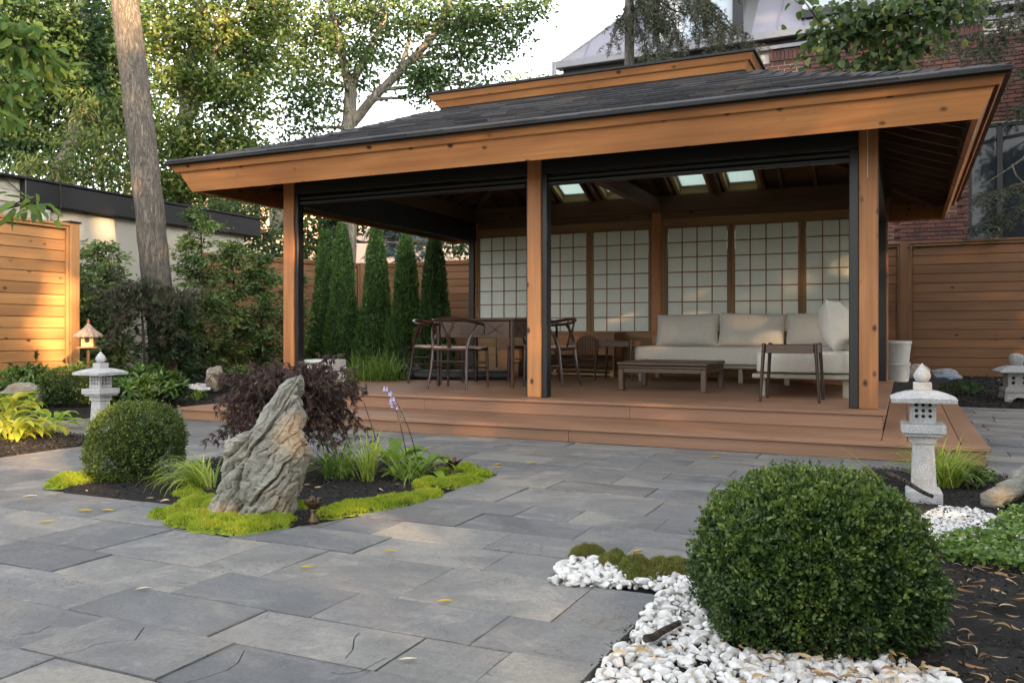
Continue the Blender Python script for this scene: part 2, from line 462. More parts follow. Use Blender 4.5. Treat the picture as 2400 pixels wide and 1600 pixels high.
class MB:
    """collects geometry for one mesh object"""
    def __init__(s):
        s.v = []; s.f = []
    def add(s, vs, fs):
        n = len(s.v)
        s.v.extend([tuple(p) for p in vs])
        s.f.extend([tuple(i + n for i in q) for q in fs])
    def box(s, x0, x1, y0, y1, z0, z1, ch=0.0):
        if ch <= 0:
            vs = [(x, y, z) for z in (z0, z1) for y in (y0, y1) for x in (x0, x1)]
            s.add(vs, [(0, 2, 3, 1), (4, 5, 7, 6), (0, 1, 5, 4), (2, 6, 7, 3), (0, 4, 6, 2), (1, 3, 7, 5)])
            return
        cx, cy, cz = (x0 + x1) / 2, (y0 + y1) / 2, (z0 + z1) / 2
        h = (abs(x1 - x0) / 2, abs(y1 - y0) / 2, abs(z1 - z0) / 2)
        ch = min(ch, min(h) * 0.45)
        vs = []; idx = {}
        for sx in (-1, 1):
            for sy in (-1, 1):
                for sz in (-1, 1):
                    sg = (sx, sy, sz)
                    for a in range(3):
                        p = [sg[k] * (h[k] if k == a else h[k] - ch) for k in range(3)]
                        idx[(sg, a)] = len(vs)
                        vs.append((cx + p[0], cy + p[1], cz + p[2]))
        fs = []
        for a in range(3):
            b, c = (a + 1) % 3, (a + 2) % 3
            for sa in (-1, 1):
                q = []
                for sb, sc in ((-1, -1), (1, -1), (1, 1), (-1, 1)):
                    sg = [0, 0, 0]; sg[a] = sa; sg[b] = sb; sg[c] = sc
                    q.append(idx[(tuple(sg), a)])
                fs.append(tuple(q if sa > 0 else q[::-1]))
            for sb in (-1, 1):
                for sc in (-1, 1):
                    s0 = [0, 0, 0]; s1 = [0, 0, 0]
                    s0[a], s1[a] = -1, 1
                    s0[b] = s1[b] = sb; s0[c] = s1[c] = sc
                    q = [idx[(tuple(s0), b)], idx[(tuple(s1), b)], idx[(tuple(s1), c)], idx[(tuple(s0), c)]]
                    fs.append(tuple(q if sb * sc < 0 else q[::-1]))
        for sg in [(x, y, z) for x in (-1, 1) for y in (-1, 1) for z in (-1, 1)]:
            q = [idx[(sg, 0)], idx[(sg, 1)], idx[(sg, 2)]]
            fs.append(tuple(q if sg[0] * sg[1] * sg[2] > 0 else q[::-1]))
        s.add(vs, fs)
    def prism(s, ring, vec):
        """ring of points extruded by vec"""
        n = len(ring)
        r = [Vector(p) for p in ring]; v = Vector(vec)
        vs = r + [p + v for p in r]
        fs = [tuple(range(n))[::-1], tuple(range(n, 2 * n))]
        fs += [(i, (i + 1) % n, n + (i + 1) % n, n + i) for i in range(n)]
        s.add(vs, fs)
    def tube(s, pts, rad, n=8, cap=True):
        pts = [Vector(p) for p in pts]
        if not hasattr(rad, '__len__'):
            rad = [rad] * len(pts)
        rings = []
        up = None
        for i, p in enumerate(pts):
            d = (pts[min(i + 1, len(pts) - 1)] - pts[max(i - 1, 0)])
            if d.length < 1e-9: d = Vector((0, 0, 1))
            d.normalize()
            if up is None:
                up = Vector((1, 0, 0)) if abs(d.x) < 0.8 else Vector((0, 1, 0))
            a = d.cross(up)
            if a.length < 1e-4:
                a = d.cross(Vector((0, 1, 0)))
            a.normalize()
            b = a.cross(d).normalized()
            up = b
            rings.append([p + (a * math.cos(2 * PI * k / n) + b * math.sin(2 * PI * k / n)) * rad[i] for k in range(n)])
        vs = [q for r in rings for q in r]
        fs = []
        for i in range(len(rings) - 1):
            for k in range(n):
                k2 = (k + 1) % n
                fs.append((i * n + k, (i + 1) * n + k, (i + 1) * n + k2, i * n + k2))
        if cap:
            fs.append(tuple(range(n)))
            fs.append(tuple(range((len(rings) - 1) * n, len(rings) * n))[::-1])
        s.add(vs, fs)
    def lathe(s, prof, n=16, c=(0, 0, 0), square=False, rot=0.0):
        vs = []
        for r, z in prof:
            for k in range(n):
                a = 2 * PI * k / n + rot
                vs.append((c[0] + r * math.cos(a), c[1] + r * math.sin(a), c[2] + z))
        fs = []
        for i in range(len(prof) - 1):
            for k in range(n):
                k2 = (k + 1) % n
                fs.append((i * n + k, i * n + k2, (i + 1) * n + k2, (i + 1) * n + k))
        fs.append(tuple(range(n))[::-1])
        fs.append(tuple(range((len(prof) - 1) * n, len(prof) * n)))
        s.add(vs, fs)
    def mesh(s, smooth=False, name='mesh'):
        me = bpy.data.meshes.new(name)
        me.from_pydata(s.v, [], s.f)
        if smooth:
            me.shade_smooth()
            try:
                me.set_sharp_from_angle(angle=R(40))
            except Exception:
                pass
        me.update()
        return me
    def build(s, name, m, parent=None, smooth=False, location=(0, 0, 0), rot=(0, 0, 0)):
        return link(name, s.mesh(smooth, name), m, parent, location, rot)

def bx(name, x0, x1, y0, y1, z0, z1, m, parent=None, ch=0.004, rot=(0, 0, 0)):
    """one box part with its own origin; wood takes its grain along the longest side"""
    d = (x1 - x0, y1 - y0, z1 - z0)
    if isinstance(m, dict):
        m = m[max(range(3), key=lambda k: abs(d[k]))]
    b = MB()
    b.box(-d[0] / 2, d[0] / 2, -d[1] / 2, d[1] / 2, -d[2] / 2, d[2] / 2, ch)
    return b.build(name, m, parent, False, ((x0 + x1) / 2, (y0 + y1) / 2, (z0 + z1) / 2), rot)

def big_mesh(name, V, F, vals=None):
    """V (n,3) array, F (m,k) array of equal-sided faces, vals one number per face"""
    me = bpy.data.meshes.new(name)
    V = np.ascontiguousarray(V, dtype=np.float32); F = np.ascontiguousarray(F, dtype=np.int32)
    m, k = F.shape
    me.vertices.add(len(V)); me.vertices.foreach_set('co', V.ravel())
    me.loops.add(m * k); me.loops.foreach_set('vertex_index', F.ravel())
    me.polygons.add(m)
    me.polygons.foreach_set('loop_start', np.arange(0, m * k, k, dtype=np.int32))
    me.update(calc_edges=True)
    if vals is not None:
        at = me.attributes.new('leaf', 'FLOAT', 'FACE')
        at.data.foreach_set('value', np.ascontiguousarray(vals, dtype=np.float32))
    return me

def unit(a):
    return a / np.maximum(np.linalg.norm(a, axis=-1, keepdims=True), 1e-9)

def leaf_arrays(P, D, Nn, L, Wd, fold=0.25, curl=0.0, mid=0.45):
    """diamond leaves: base P, along D, face normal Nn, length L, width Wd (arrays) -> V, F (2 tris each)"""
    n = len(P)
    D = unit(D)
    S = unit(np.cross(D, Nn)); Nn = unit(np.cross(S, D))
    L = np.broadcast_to(L, (n,))[:, None]; Wd = np.broadcast_to(Wd, (n,))[:, None]
    a = P
    t = P + D * L - Nn * L * curl
    m = P + D * L * mid
    l = m - S * Wd / 2 + Nn * Wd * fold
    r = m + S * Wd / 2 + Nn * Wd * fold
    V = np.stack([a, l, t, r], axis=1).reshape(-1, 3)
    i = np.arange(n)[:, None] * 4
    F = np.concatenate([i + np.array([[0, 2, 1]]), i + np.array([[0, 3, 2]])], axis=1).reshape(-1, 3)
    return V, F

def leaf6_arrays(P, D, Nn, L, Wd, fold=0.2, curl=0.15):
    """rounder leaf: six-sided outline folded along the midrib, 4 tris"""
    n = len(P)
    D = unit(D); S = unit(np.cross(D, Nn)); Nn = unit(np.cross(S, D))
    L = np.broadcast_to(L, (n,))[:, None]; Wd = np.broadcast_to(Wd, (n,))[:, None]
    a = P; t = P + D * L - Nn * L * curl
    pts = [a, t]
    for k, wk in ((0.28, 0.48), (0.66, 0.42)):
        m = P + D * L * k - Nn * L * curl * k * k
        pts += [m - S * Wd * wk + Nn * Wd * fold, m + S * Wd * wk + Nn * Wd * fold]
    V = np.stack(pts, axis=1).reshape(-1, 3)
    i = np.arange(n)[:, None] * 6
    # a0 t1 l2 r3 l4 r5
    F = np.concatenate([i + np.array([[0, 1, 4]]), i + np.array([[0, 4, 2]]), i + np.array([[0, 5, 1]]), i + np.array([[0, 3, 5]])], axis=1).reshape(-1, 3)
    return V, F

def join(parts):
    V = []; F = []; n = 0
    for v, f in parts:
        V.append(v); F.append(f + n); n += len(v)
    return np.concatenate(V), np.concatenate(F)

def rdir(n, z=0.0):
    a = rng.normal(size=(n, 3)); a[:, 2] += z
    return unit(a)

def leaf_obj(name, P, D, Nn, L, Wd, mat, parent=None, vals=None, six=False, **kw):
    V, F = (leaf6_arrays if six else leaf_arrays)(P, D, Nn, L, Wd, **kw)
    k = 4 if six else 2
    if vals is None:
        vals = rng.random(len(P))
    me = big_mesh(name, V, F, np.repeat(vals, k))
    return link(name, me, mat, parent)

def strips(bases, az, el, L, Wd, droop, nseg=6, twist=0.0):
    """arching blades: arrays -> V, F(quads as tris), per blade 2*nseg tris"""
    n = len(bases)
    T = np.linspace(0, 1, nseg + 1)
    hor = np.stack([np.cos(az), np.sin(az), np.zeros(n)], 1)
    side = np.stack([-np.sin(az), np.cos(az), np.zeros(n)], 1)
    pos = np.array(bases, dtype=float).copy()
    pts = [pos.copy()]
    e = el.copy()
    for k in range(nseg):
        d = hor * np.cos(e)[:, None] + np.array([[0, 0, 1.0]]) * np.sin(e)[:, None]
        pos = pos + d * (L / nseg)[:, None]
        pts.append(pos.copy())
        e = e - droop / nseg * (0.5 + k / nseg)
    V = []
    for k, t in enumerate(T):
        w = Wd * (min(1.0, 0.5 + 3 * t)) * (1 - t ** 2.5) + 0.0004
        V.append(pts[k] - side * w[:, None] / 2)
        V.append(pts[k] + side * w[:, None] / 2)
    V = np.stack(V, 1)                     # n, 2(nseg+1), 3
    m = V.shape[1]
    tri = []
    for k in range(nseg):
        a = 2 * k
        tri += [[a, a + 1, a + 3], [a, a + 3, a + 2]]
    tri = np.array(tri)
    F = (np.arange(n)[:, None, None] * m + tri[None]).reshape(-1, 3)
    return V.reshape(-1, 3), F, len(tri)

def fbm(p, sc=1.0, oc=4):
    v = 0; a = 1; s = 0
    for k in range(oc):
        v += a * noise.noise(Vector(p) * sc); s += a
        a *= 0.5; sc *= 2.1
    return v / s

# ------------------------------------------------------------------ polygons
def clip(poly, a, b, c):
    """keep a*x+b*y <= c"""
    out = []
    for i, p in enumerate(poly):
        q = poly[(i + 1) % len(poly)]
        dp = a * p[0] + b * p[1] - c; dq = a * q[0] + b * q[1] - c
        if dp <= 1e-9: out.append(p)
        if (dp < -1e-9 and dq > 1e-9) or (dp > 1e-9 and dq < -1e-9):
            t = dp / (dp - dq)
            out.append((p[0] + (q[0] - p[0]) * t, p[1] + (q[1] - p[1]) * t))
    return out
def area(p):
    return abs(sum(p[i][0] * p[(i + 1) % len(p)][1] - p[(i + 1) % len(p)][0] * p[i][1] for i in range(len(p)))) / 2 if len(p) > 2 else 0
def subtract(S, C):
    """convex S minus convex counter-clockwise C -> convex pieces"""
    out = []; cur = S
    for i, p in enumerate(C):
        q = C[(i + 1) % len(C)]
        nx, ny = q[1] - p[1], -(q[0] - p[0])        # outward
        c = nx * p[0] + ny * p[1]
        o = clip(cur, -nx, -ny, -c)
        if area(o) > 2e-5: out.append(o)
        cur = clip(cur, nx, ny, c)
        if area(cur) < 1e-6: break
    return out
def inside(p, C):
    for i, a in enumerate(C):
        b = C[(i + 1) % len(C)]
        if (b[0] - a[0]) * (p[1] - a[1]) - (b[1] - a[1]) * (p[0] - a[0]) < 0: return False
    return True
def in_any(p, L):
    return any(inside(p, C) for C in L)
def edist(p, C):
    """distance to nearest edge of C"""
    m = 1e9
    for i, a in enumerate(C):
        b = C[(i + 1) % len(C)]
        ax, ay = a; dx, dy = b[0] - ax, b[1] - ay
        t = max(0, min(1, ((p[0] - ax) * dx + (p[1] - ay) * dy) / (dx * dx + dy * dy)))
        m = min(m, math.hypot(p[0] - ax - dx * t, p[1] - ay - dy * t))
    return m
# ------------------------------------------------------------------ the setting: ground, beds, paving
gm = MB(); gm.add([(-150, -40, -0.07), (150, -40, -0.07), (150, 300, -0.07), (-150, 300, -0.07)], [(0, 1, 2, 3)])
ground = gm.build('ground', TURF); tag(ground, kind='structure')

def rect(s0, s1, t0, t1):
    return [(s0, t0), (s1, t0), (s1, t1), (s0, t1)]
ISLAND = [[(1.80, -4.14), (3.03, -4.14), (3.03, -2.42), (1.80, -2.75)],
          [(3.03, -4.42), (3.14, -4.50), (3.50, -4.52), (3.68, -4.20), (3.87, -3.66), (3.87, -2.66), (3.60, -2.40), (3.03, -2.40)]]
HOSTA = [rect(-6.0, 0.42, -8.0, -2.36)]
BACKL = [rect(-9.0, -1.35, -1.58, 8.5), rect(-1.35, -0.06, 1.2, 8.5)]
RIGHT = [rect(4.975, 12, -4.53, -4.25), rect(5.375, 12, -9, -4.53), rect(5.85, 12, -4.25, -1.40)]
BACKR = [rect(6.63, 14, 3.80, 8.5), rect(-0.06, 6.63, 4.6, 8.5)]
ALLB = ISLAND + HOSTA + BACKL + RIGHT + BACKR

def bed_z(s, t):
    z = 0.0
    if s < -1.2 and t > -1.7:
        z += 0.20 * min(1, max(0, (-s - 1.5) / 1.8)) * min(1, max(0.0, (t + 1.7) / 1.2))
    if t > 3.8:
        z = max(z, 0.20 * min(1, (t - 3.8) / 2.2))
    return z

def bed(name, polys, step, label, bump=0.018):
    """a mound of mulch over a union of convex outlines"""
    b = MB(); ids = {}
    xs = [p[0] for C in polys for p in C]; ys = [p[1] for C in polys for p in C]
    s0, s1 = max(min(xs), -7), min(max(xs), 9.5); t0, t1 = max(min(ys), -7.2), min(max(ys), 8.3)
    nx = int((s1 - s0) / step) + 1; ny = int((t1 - t0) / step) + 1
    def vid(i, j):
        if (i, j) not in ids:
            s = s0 + (s1 - s0) * i / nx; t = t0 + (t1 - t0) * j / ny
            p = (s, t)
            e = max((edist(p, C) if inside(p, C) else 0) for C in polys)
            m = min(1, e / 0.10)
            z = -0.028 + 0.03 * m + bed_z(s, t) + m * bump * (fbm((s, t, 0), 5, 4) + 0.3)
            ids[(i, j)] = len(b.v)
            b.v.append((s, t, z))
        return ids[(i, j)]
    for i in range(nx):
        for j in range(ny):
            cx = s0 + (s1 - s0) * (i + 0.5) / nx; cy = t0 + (t1 - t0) * (j + 0.5) / ny
            if in_any((cx, cy), polys):
                b.f.append((vid(i, j), vid(i + 1, j), vid(i + 1, j + 1), vid(i, j + 1)))
    me = b.mesh(False); me.shade_smooth()
    o = link(name, me, MULCH, None, O0, (0, 0, TH))
    return tag(o, label, None, None, 'structure')
bed('mulch_bed', ISLAND, 0.035, None)
bed('mulch_bed', HOSTA, 0.06, None, 0.03)
bed('mulch_bed', BACKL, 0.12, None, 0.04)
bed('mulch_bed', RIGHT, 0.05, None, 0.02)
bed('mulch_bed', BACKR, 0.12, None, 0.04)

# patio: dark joint bed with every slab laid on it
pb = MB()
PAT = rect(-8, 11, -9, 6.5)
def joint_plane():
    pieces = [PAT]
    for C in ALLB:
        nxt = []
        for q in pieces:
            if area(q) > 0:
                r = subtract(q, C)
                nxt += r if r else ([] if inside((sum(p[0] for p in q) / len(q), sum(p[1] for p in q) / len(q)), C) else [q])
        pieces = nxt
    for q in pieces:
        pb.add([(p[0], p[1], -0.022) for p in q], [tuple(range(len(q)))])
joint_plane()
patio = pb.build('patio', JOINT, None, False, O0, (0, 0, TH)); tag(patio, kind='structure')

def slab_mesh(pieces, full, s0, s1, t0, t1, zt):
    cx, cy = (s0 + s1) / 2, (t0 + t1) / 2
    b = MB()
    tx, ty = random.uniform(-0.004, 0.004), random.uniform(-0.006, 0.006)
    def zz(x, y): return zt + (x - cx) * tx + (y - cy) * ty
    if full:
        per = []
        n = 4
        for (ax, ay), (bx_, by) in (((s0, t0), (s1, t0)), ((s1, t0), (s1, t1)), ((s1, t1), (s0, t1)), ((s0, t1), (s0, t0))):
            for k in range(n):
                f = k / n
                j = random.uniform(-0.0028, 0.0018) if k else 0
                x = ax + (bx_ - ax) * f; y = ay + (by - ay) * f
                if ax == bx_: x += j
                else: y += j
                per.append((x, y))
        m = len(per)
        top = [(cx + (x - cx) * (1 - 0.003 / max(0.1, abs(s1 - s0) / 2)), cy + (y - cy) * (1 - 0.003 / max(0.1, abs(t1 - t0) / 2))) for x, y in per]
        b.add([(x - cx, y - cy, zz(x, y)) for x, y in top] + [(x - cx, y - cy, zz(x, y) - 0.003) for x, y in per] + [(x - cx, y - cy, -0.03) for x, y in per],
              [tuple(range(m))] + [(i + m, (i + 1) % m + m, (i + 1) % m, i) for i in range(m)] + [(i + 2 * m, (i + 1) % m + 2 * m, (i + 1) % m + m, i + m) for i in range(m)])
    else:
        for q in pieces:
            a = sum(q[i][0] * q[(i + 1) % len(q)][1] - q[(i + 1) % len(q)][0] * q[i][1] for i in range(len(q)))
            if a < 0: q = q[::-1]
            m = len(q)
            b.add([(x - cx, y - cy, zz(x, y)) for x, y in q] + [(x - cx, y - cy, -0.03) for x, y in q],
                  [tuple(range(m))] + [(i + m, (i + 1) % m + m, (i + 1) % m, i) for i in range(m)])
    return b.mesh(), cx, cy

ROWS = [-6.75, -6.35, -6.0, -5.73, -5.45, -5.19, -4.925, -4.52, -4.24, -3.955, -3.66, -3.395, -2.95, -2.65, -2.38, -2.13, -1.85, -1.58, -1.33, -1.05, -0.75, -0.47, -0.20, 0.1, 0.36, 0.65, 0.92, 1.2, 1.5, 1.8, 2.1, 2.4, 2.7, 3.0, 3.3, 3.6, 3.82]
KNOWN = {3: [3.28, 3.9, 4.41, 4.86, 5.15], 4: [2.94, 3.20, 3.73, 4.30, 4.87, 5.14], 5: [2.78, 3.3, 3.89, 4.46, 5.01], 6: [2.2, 2.78, 3.19, 3.74, 4.03, 4.60, 5.14],
         7: [2.21, 2.65, 3.1, 3.65, 4.14, 4.70, 4.97, 5.375], 8: [3.75, 4.02, 4.57, 5.11, 5.62], 9: [4.28, 4.84, 5.4], 10: [4.43, 4.70, 5.11, 5.55], 11: [4.2, 4.99, 5.5],
         12: [4.3, 4.86, 5.3], 13: [4.05, 4.58, 5.14], 14: [4.19, 4.8], 15: [3.93, 4.19, 4.54, 5.14], 2: [3.5, 4.05, 4.6, 5.1], 1: [4.2, 4.8, 5.3]}
DECKFOOT = [rect(-0.38, 6.52, -0.98, 4.4)]
CRACKS = []
for line in ([(137, 1535), (191, 1525), (224, 1511), (267, 1504), (317, 1500), (337, 1471)], [(429, 1599), (477, 1586), (533, 1567), (558, 1550), (572, 1522)], [(810, 1540), (827, 1519), (830, 1494), (843, 1480)], [(776, 1572), (796, 1577), (847, 1570), (872, 1556), (906, 1539)], [(30, 1487), (90, 1478), (120, 1462)]):
    gl_ = [loc(*gp(px, py)[:2]) for px, py in line]
    CRACKS += list(zip(gl_[:-1], gl_[1:]))
slabs = []
for r in range(len(ROWS) - 1):
    t0, t1 = ROWS[r], ROWS[r + 1]
    ks = sorted(KNOWN.get(r, []))
    start = ks[0] if ks else random.uniform(2.2, 2.8)
    xs = [start]
    x = start
    while x > -7:
        x -= random.choice([0.40, 0.52, 0.56, 0.60, 0.60, 0.82]) * random.uniform(0.94, 1.05); xs.append(x)
    xs = xs[::-1]
    if ks: xs += ks[1:]
    x = xs[-1]
    while x < 10:
        x += random.choice([0.40, 0.52, 0.56, 0.60, 0.60, 0.82]) * random.uniform(0.94, 1.05); xs.append(x)
    for a, b_ in zip(xs[:-1], xs[1:]):
        g = 0.0016 if random.random() < 0.75 else 0.0035
        q = rect(a + g, b_ - g, t0 + g, t1 - g)
        w = W((a + b_) / 2, (t0 + t1) / 2)
        if w.y < 1.2 or abs(w.x) > w.y * 0.68 + 0.6: continue
        if all(in_any(p, DECKFOOT) for p in q): continue
        pieces = [q]; hit = False
        for (ax, ay), (bx2, by2) in CRACKS:
            dx_, dy_ = bx2 - ax, by2 - ay; l_ = math.hypot(dx_, dy_); nx_, ny_ = -dy_ / l_ * 0.0017, dx_ / l_ * 0.0017
            C = [(ax - nx_ - dx_ * .02, ay - ny_ - dy_ * .02), (bx2 - nx_ + dx_ * .02, by2 - ny_ + dy_ * .02), (bx2 + nx_ + dx_ * .02, by2 + ny_ + dy_ * .02), (ax + nx_ - dx_ * .02, ay + ny_ - dy_ * .02)][::1]
            if any(inside(p, q) for p in C) :
                hit = True
                pieces = [w_ for z in pieces for w_ in (subtract(z, C) if any(inside(p, z) or edist(p, z) < 0.02 for p in C) else [z])]
        for C in ALLB:
            nxt = []
            for z in pieces:
                if not any(inside(p, C) for p in z) and not any(inside(p, z) for p in C) and not inside((sum(p[0] for p in z) / len(z), sum(p[1] for p in z) / len(z)), C):
                    nxt.append(z); continue
                hit = True
                nxt += subtract(z, C)
            pieces = nxt
        if not pieces or sum(area(z) for z in pieces) < 0.006: continue
        slabs.append((w.length, pieces, not hit, a + g, b_ - g, t0 + g, t1 - g))
slabs.sort(key=lambda z: z[0])
far = MB()
for i, (d, pieces, full, a, b_, t0, t1) in enumerate(slabs):
    me, cx, cy = slab_mesh(pieces, full, a, b_, t0, t1, random.uniform(-0.0025, 0.0025))
    if i < 299:
        link('paving_slab', me, SLATE, patio, (cx, cy, 0))
    else:
        far.add([(v.co.x + cx, v.co.y + cy, v.co.z) for v in me.vertices], [tuple(p.vertices) for p in me.polygons])
if far.v:
    tag(far.build('paving_slabs_far', SLATE, patio), kind='stuff')
print('slabs', len(slabs))
# ------------------------------------------------------------------ the pavilion
SW, DP, ZD = 5.907, 4.44, 0.22            # width, depth over the posts, deck level (local)
pav = empty('pavilion', O0 + Vector((0, 0, 0.034)), TH, 'open cedar garden pavilion with black shingle hip roof, shoji back wall and two-step deck', 'pavilion')
ZG = -0.034

# deck: two platforms with picture-frame edge boards
def boards(name, s0, s1, t0, t1, z, along, n, m=DECK, parent=pav, th=0.026, seg=1):
    for k in range(n):
        for q in range(seg):
            if along == 's':
                a = t0 + (t1 - t0) * k / n; b_ = t0 + (t1 - t0) * (k + 1) / n
                x0 = s0 + (s1 - s0) * q / seg; x1 = s0 + (s1 - s0) * (q + 1) / seg
                bx(name, x0 + 0.001, x1 - 0.001, a + 0.0025, b_ - 0.0025, z - th, z, m, parent, 0.003)
            else:
                a = s0 + (s1 - s0) * k / n; b_ = s0 + (s1 - s0) * (k + 1) / n
                x0 = t0 + (t1 - t0) * q / seg; x1 = t0 + (t1 - t0) * (q + 1) / seg
                bx(name, a + 0.0025, b_ - 0.0025, x0 + 0.001, x1 - 0.001, z - th, z, m, parent, 0.003)
# upper platform
boards('deck_board', -0.05, 5.97, -0.10, 4.62, ZD, 's', 34)
boards('edge_board', -0.05, 5.97, -0.245, -0.103, ZD, 's', 1, seg=2)
# lower platform: front tread boards, right side boards, left return
ZL = 0.086
boards('step_board', -0.43, 6.6, -1.065, -0.925, ZL, 's', 1, seg=2)
boards('step_board', -0.43, 5.95, -0.92, -0.22, ZL, 's', 5, seg=2)
boards('step_board', 5.952, 6.6, -0.92, 3.78, ZL, 't', 4)
boards('step_board', -0.43, -0.06, -0.22, 1.0, ZL, 't', 3)
# risers
for a, b_ in ((-0.03, 1.9), (1.9, 3.95), (3.95, 5.945)):
    bx('riser', a + 0.001, b_ - 0.001, -0.222, -0.20, ZL + 0.001, ZD - 0.027, DECK, pav, 0.002)
bx('riser', 5.925, 5.947, -0.199, 4.6, ZL + 0.001, ZD - 0.027, DECK, pav, 0.002)
bx('riser', -0.03, -0.008, -0.199, 4.6, ZG, ZD - 0.027, DECK, pav, 0.002)
for a, b_ in ((-0.40, 1.6), (1.6, 3.7), (3.7, 6.575)):
    bx('riser', a + 0.001, b_ - 0.001, -1.04, -1.018, ZG + 0.002, ZL - 0.027, DECK, pav, 0.002)
bx('riser', 6.553, 6.575, -1.017, 3.76, ZG + 0.002, ZL - 0.027, DECK, pav, 0.002)
bx('riser', -0.40, -0.378, -1.017, 0.99, ZG + 0.002, ZL - 0.027, DECK, pav, 0.002)
# joists hidden under the boards
for k in range(7):
    t = -0.15 + k * 0.75
    bx('joist', 0.0, 5.9, t, t + 0.04, 0.03, ZD - 0.028, OLDW, pav, 0)

# posts
PW = 0.14
for s in (0, 2.885, SW - PW):
    for t in (0, DP - PW):
        bx('post', s, s + PW, t, t + PW, ZD, 2.50, CEDAR, pav, 0.006)
# a seam batten with a pale conduit on the right front post
cb = MB(); cb.tube([(SW - 0.075, -0.006, 2.05), (SW - 0.075, -0.006, 2.50)], 0.004, 6)
cb.build('conduit', WHITEP, pav)
# ring beams
for t in (0.0, DP - PW):
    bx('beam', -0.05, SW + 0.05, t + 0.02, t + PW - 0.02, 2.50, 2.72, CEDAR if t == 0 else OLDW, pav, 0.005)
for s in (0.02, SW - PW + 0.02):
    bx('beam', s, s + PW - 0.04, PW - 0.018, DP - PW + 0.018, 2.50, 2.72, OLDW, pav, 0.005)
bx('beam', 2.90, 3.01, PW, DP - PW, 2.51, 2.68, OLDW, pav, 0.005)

# black retracted screens and their side tracks
for a, b_ in ((PW, 2.885), (2.885 + PW, SW - PW)):
    bx('screen_housing', a + 0.002, b_ - 0.002, 0.01, 0.13, 2.305, 2.498, BLACK, pav, 0.006)
    hb = MB(); hb.tube([(a + 0.03, 0.075, 2.268), (b_ - 0.03, 0.075, 2.268)], 0.034, 12)
    hb.build('screen_roller', BLACK, pav, True)
    bx('screen_bar', a + 0.035, b_ - 0.035, 0.04, 0.11, 2.200, 2.230, BLACK, pav, 0.004)
for s in (-0.0, SW - PW):
    bx('screen_housing', s + 0.01, s + 0.13, PW + 0.002, DP - PW - 0.002, 2.20, 2.498, BLACK, pav, 0.006)
for a, b_, t0, t1 in ((PW + 0.001, PW + 0.045, 0.02, 0.12), (2.885 - 0.022, 2.884, 0.03, 0.11), (2.885 + PW + 0.001, 2.885 + PW + 0.055, 0.02, 0.12), (SW - PW - 0.075, SW - PW - 0.001, 0.02, 0.12)):
    bx('screen_track', a, b_, t0, t1, ZD, 2.30, BLACK, pav, 0.006)
for s in (0.02, SW - PW + 0.03):
    bx('screen_track', s, s + 0.09, PW + 0.001, PW + 0.05, ZD, 2.198, BLACK, pav, 0.004)
    bx('screen_track', s, s + 0.09, DP - PW - 0.05, DP - PW - 0.001, ZD, 2.198, BLACK, pav, 0.004)

# roof surfaces: slightly hollow slopes
EO = 0.83                                  # eave overhang
WM = 2.07
def zr(w):
    return 2.575 + 0.392 * w - 0.045 * w * (2.05 - w)
def side_pt(k, w, f):
    """k 0 front 1 right 2 back 3 left; w inward from the eave, f along 0..1"""
    s0, s1, t0, t1 = -EO + w, SW + EO - w, -EO + w, DP + EO - w
    if k == 0: return (s0 + (s1 - s0) * f, t0)
    if k == 1: return (s1, t0 + (t1 - t0) * f)
    if k == 2: return (s1 + (s0 - s1) * f, t1)
    return (s0, t1 + (t0 - t1) * f)
NW = 8
SKY = [(1.45, 1.95), (2.12, 2.62), (3.20, 3.70), (3.86, 4.36)]
SKW = (0.75, 1.50)
def deck_face(k, dz, flip):
    b = MB()
    if k != 2:
        for i in range(NW):
            w0, w1 = WM * i / NW, WM * (i + 1) / NW
            q = [(*side_pt(k, w0, 0), zr(w0) - dz), (*side_pt(k, w0, 1), zr(w0) - dz), (*side_pt(k, w1, 1), zr(w1) - dz), (*side_pt(k, w1, 0), zr(w1) - dz)]
            b.add(q, [(0, 1, 2, 3) if not flip else (3, 2, 1, 0)])
    else:
        ws = [0, 0.25, 0.5, SKW[0], 0.95, 1.15, 1.35, SKW[1], 1.8, WM]
        xb = [1.25] + [v for p in SKY for v in p] + [4.66]
        for w0, w1 in zip(ws[:-1], ws[1:]):
            z0, z1 = zr(w0) - dz, zr(w1) - dz; t0, t1 = DP + EO - w0, DP + EO - w1
            row = [(-EO + w0, -EO + w1, xb[0], xb[0])] + [(x0, x0, x1, x1) for x0, x1 in zip(xb[:-1], xb[1:])] + [(xb[-1], xb[-1], SW + EO - w0, SW + EO - w1)]
            for j, (a0, a1, b0, b1) in enumerate(row):
                if w0 >= SKW[0] - 1e-6 and w1 <= SKW[1] + 1e-6 and any(abs(a0 - p[0]) < 1e-6 and abs(b0 - p[1]) < 1e-6 for p in SKY): continue
                q = [(b0, t0, z0), (a0, t0, z0), (a1, t1, z1), (b1, t1, z1)]
                b.add(q, [(0, 1, 2, 3) if not flip else (3, 2, 1, 0)])
    return b
for k in range(4):
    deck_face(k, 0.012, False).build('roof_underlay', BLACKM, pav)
    deck_face(k, 0.040, True).build('ceiling_boards', OLDW[0], pav)

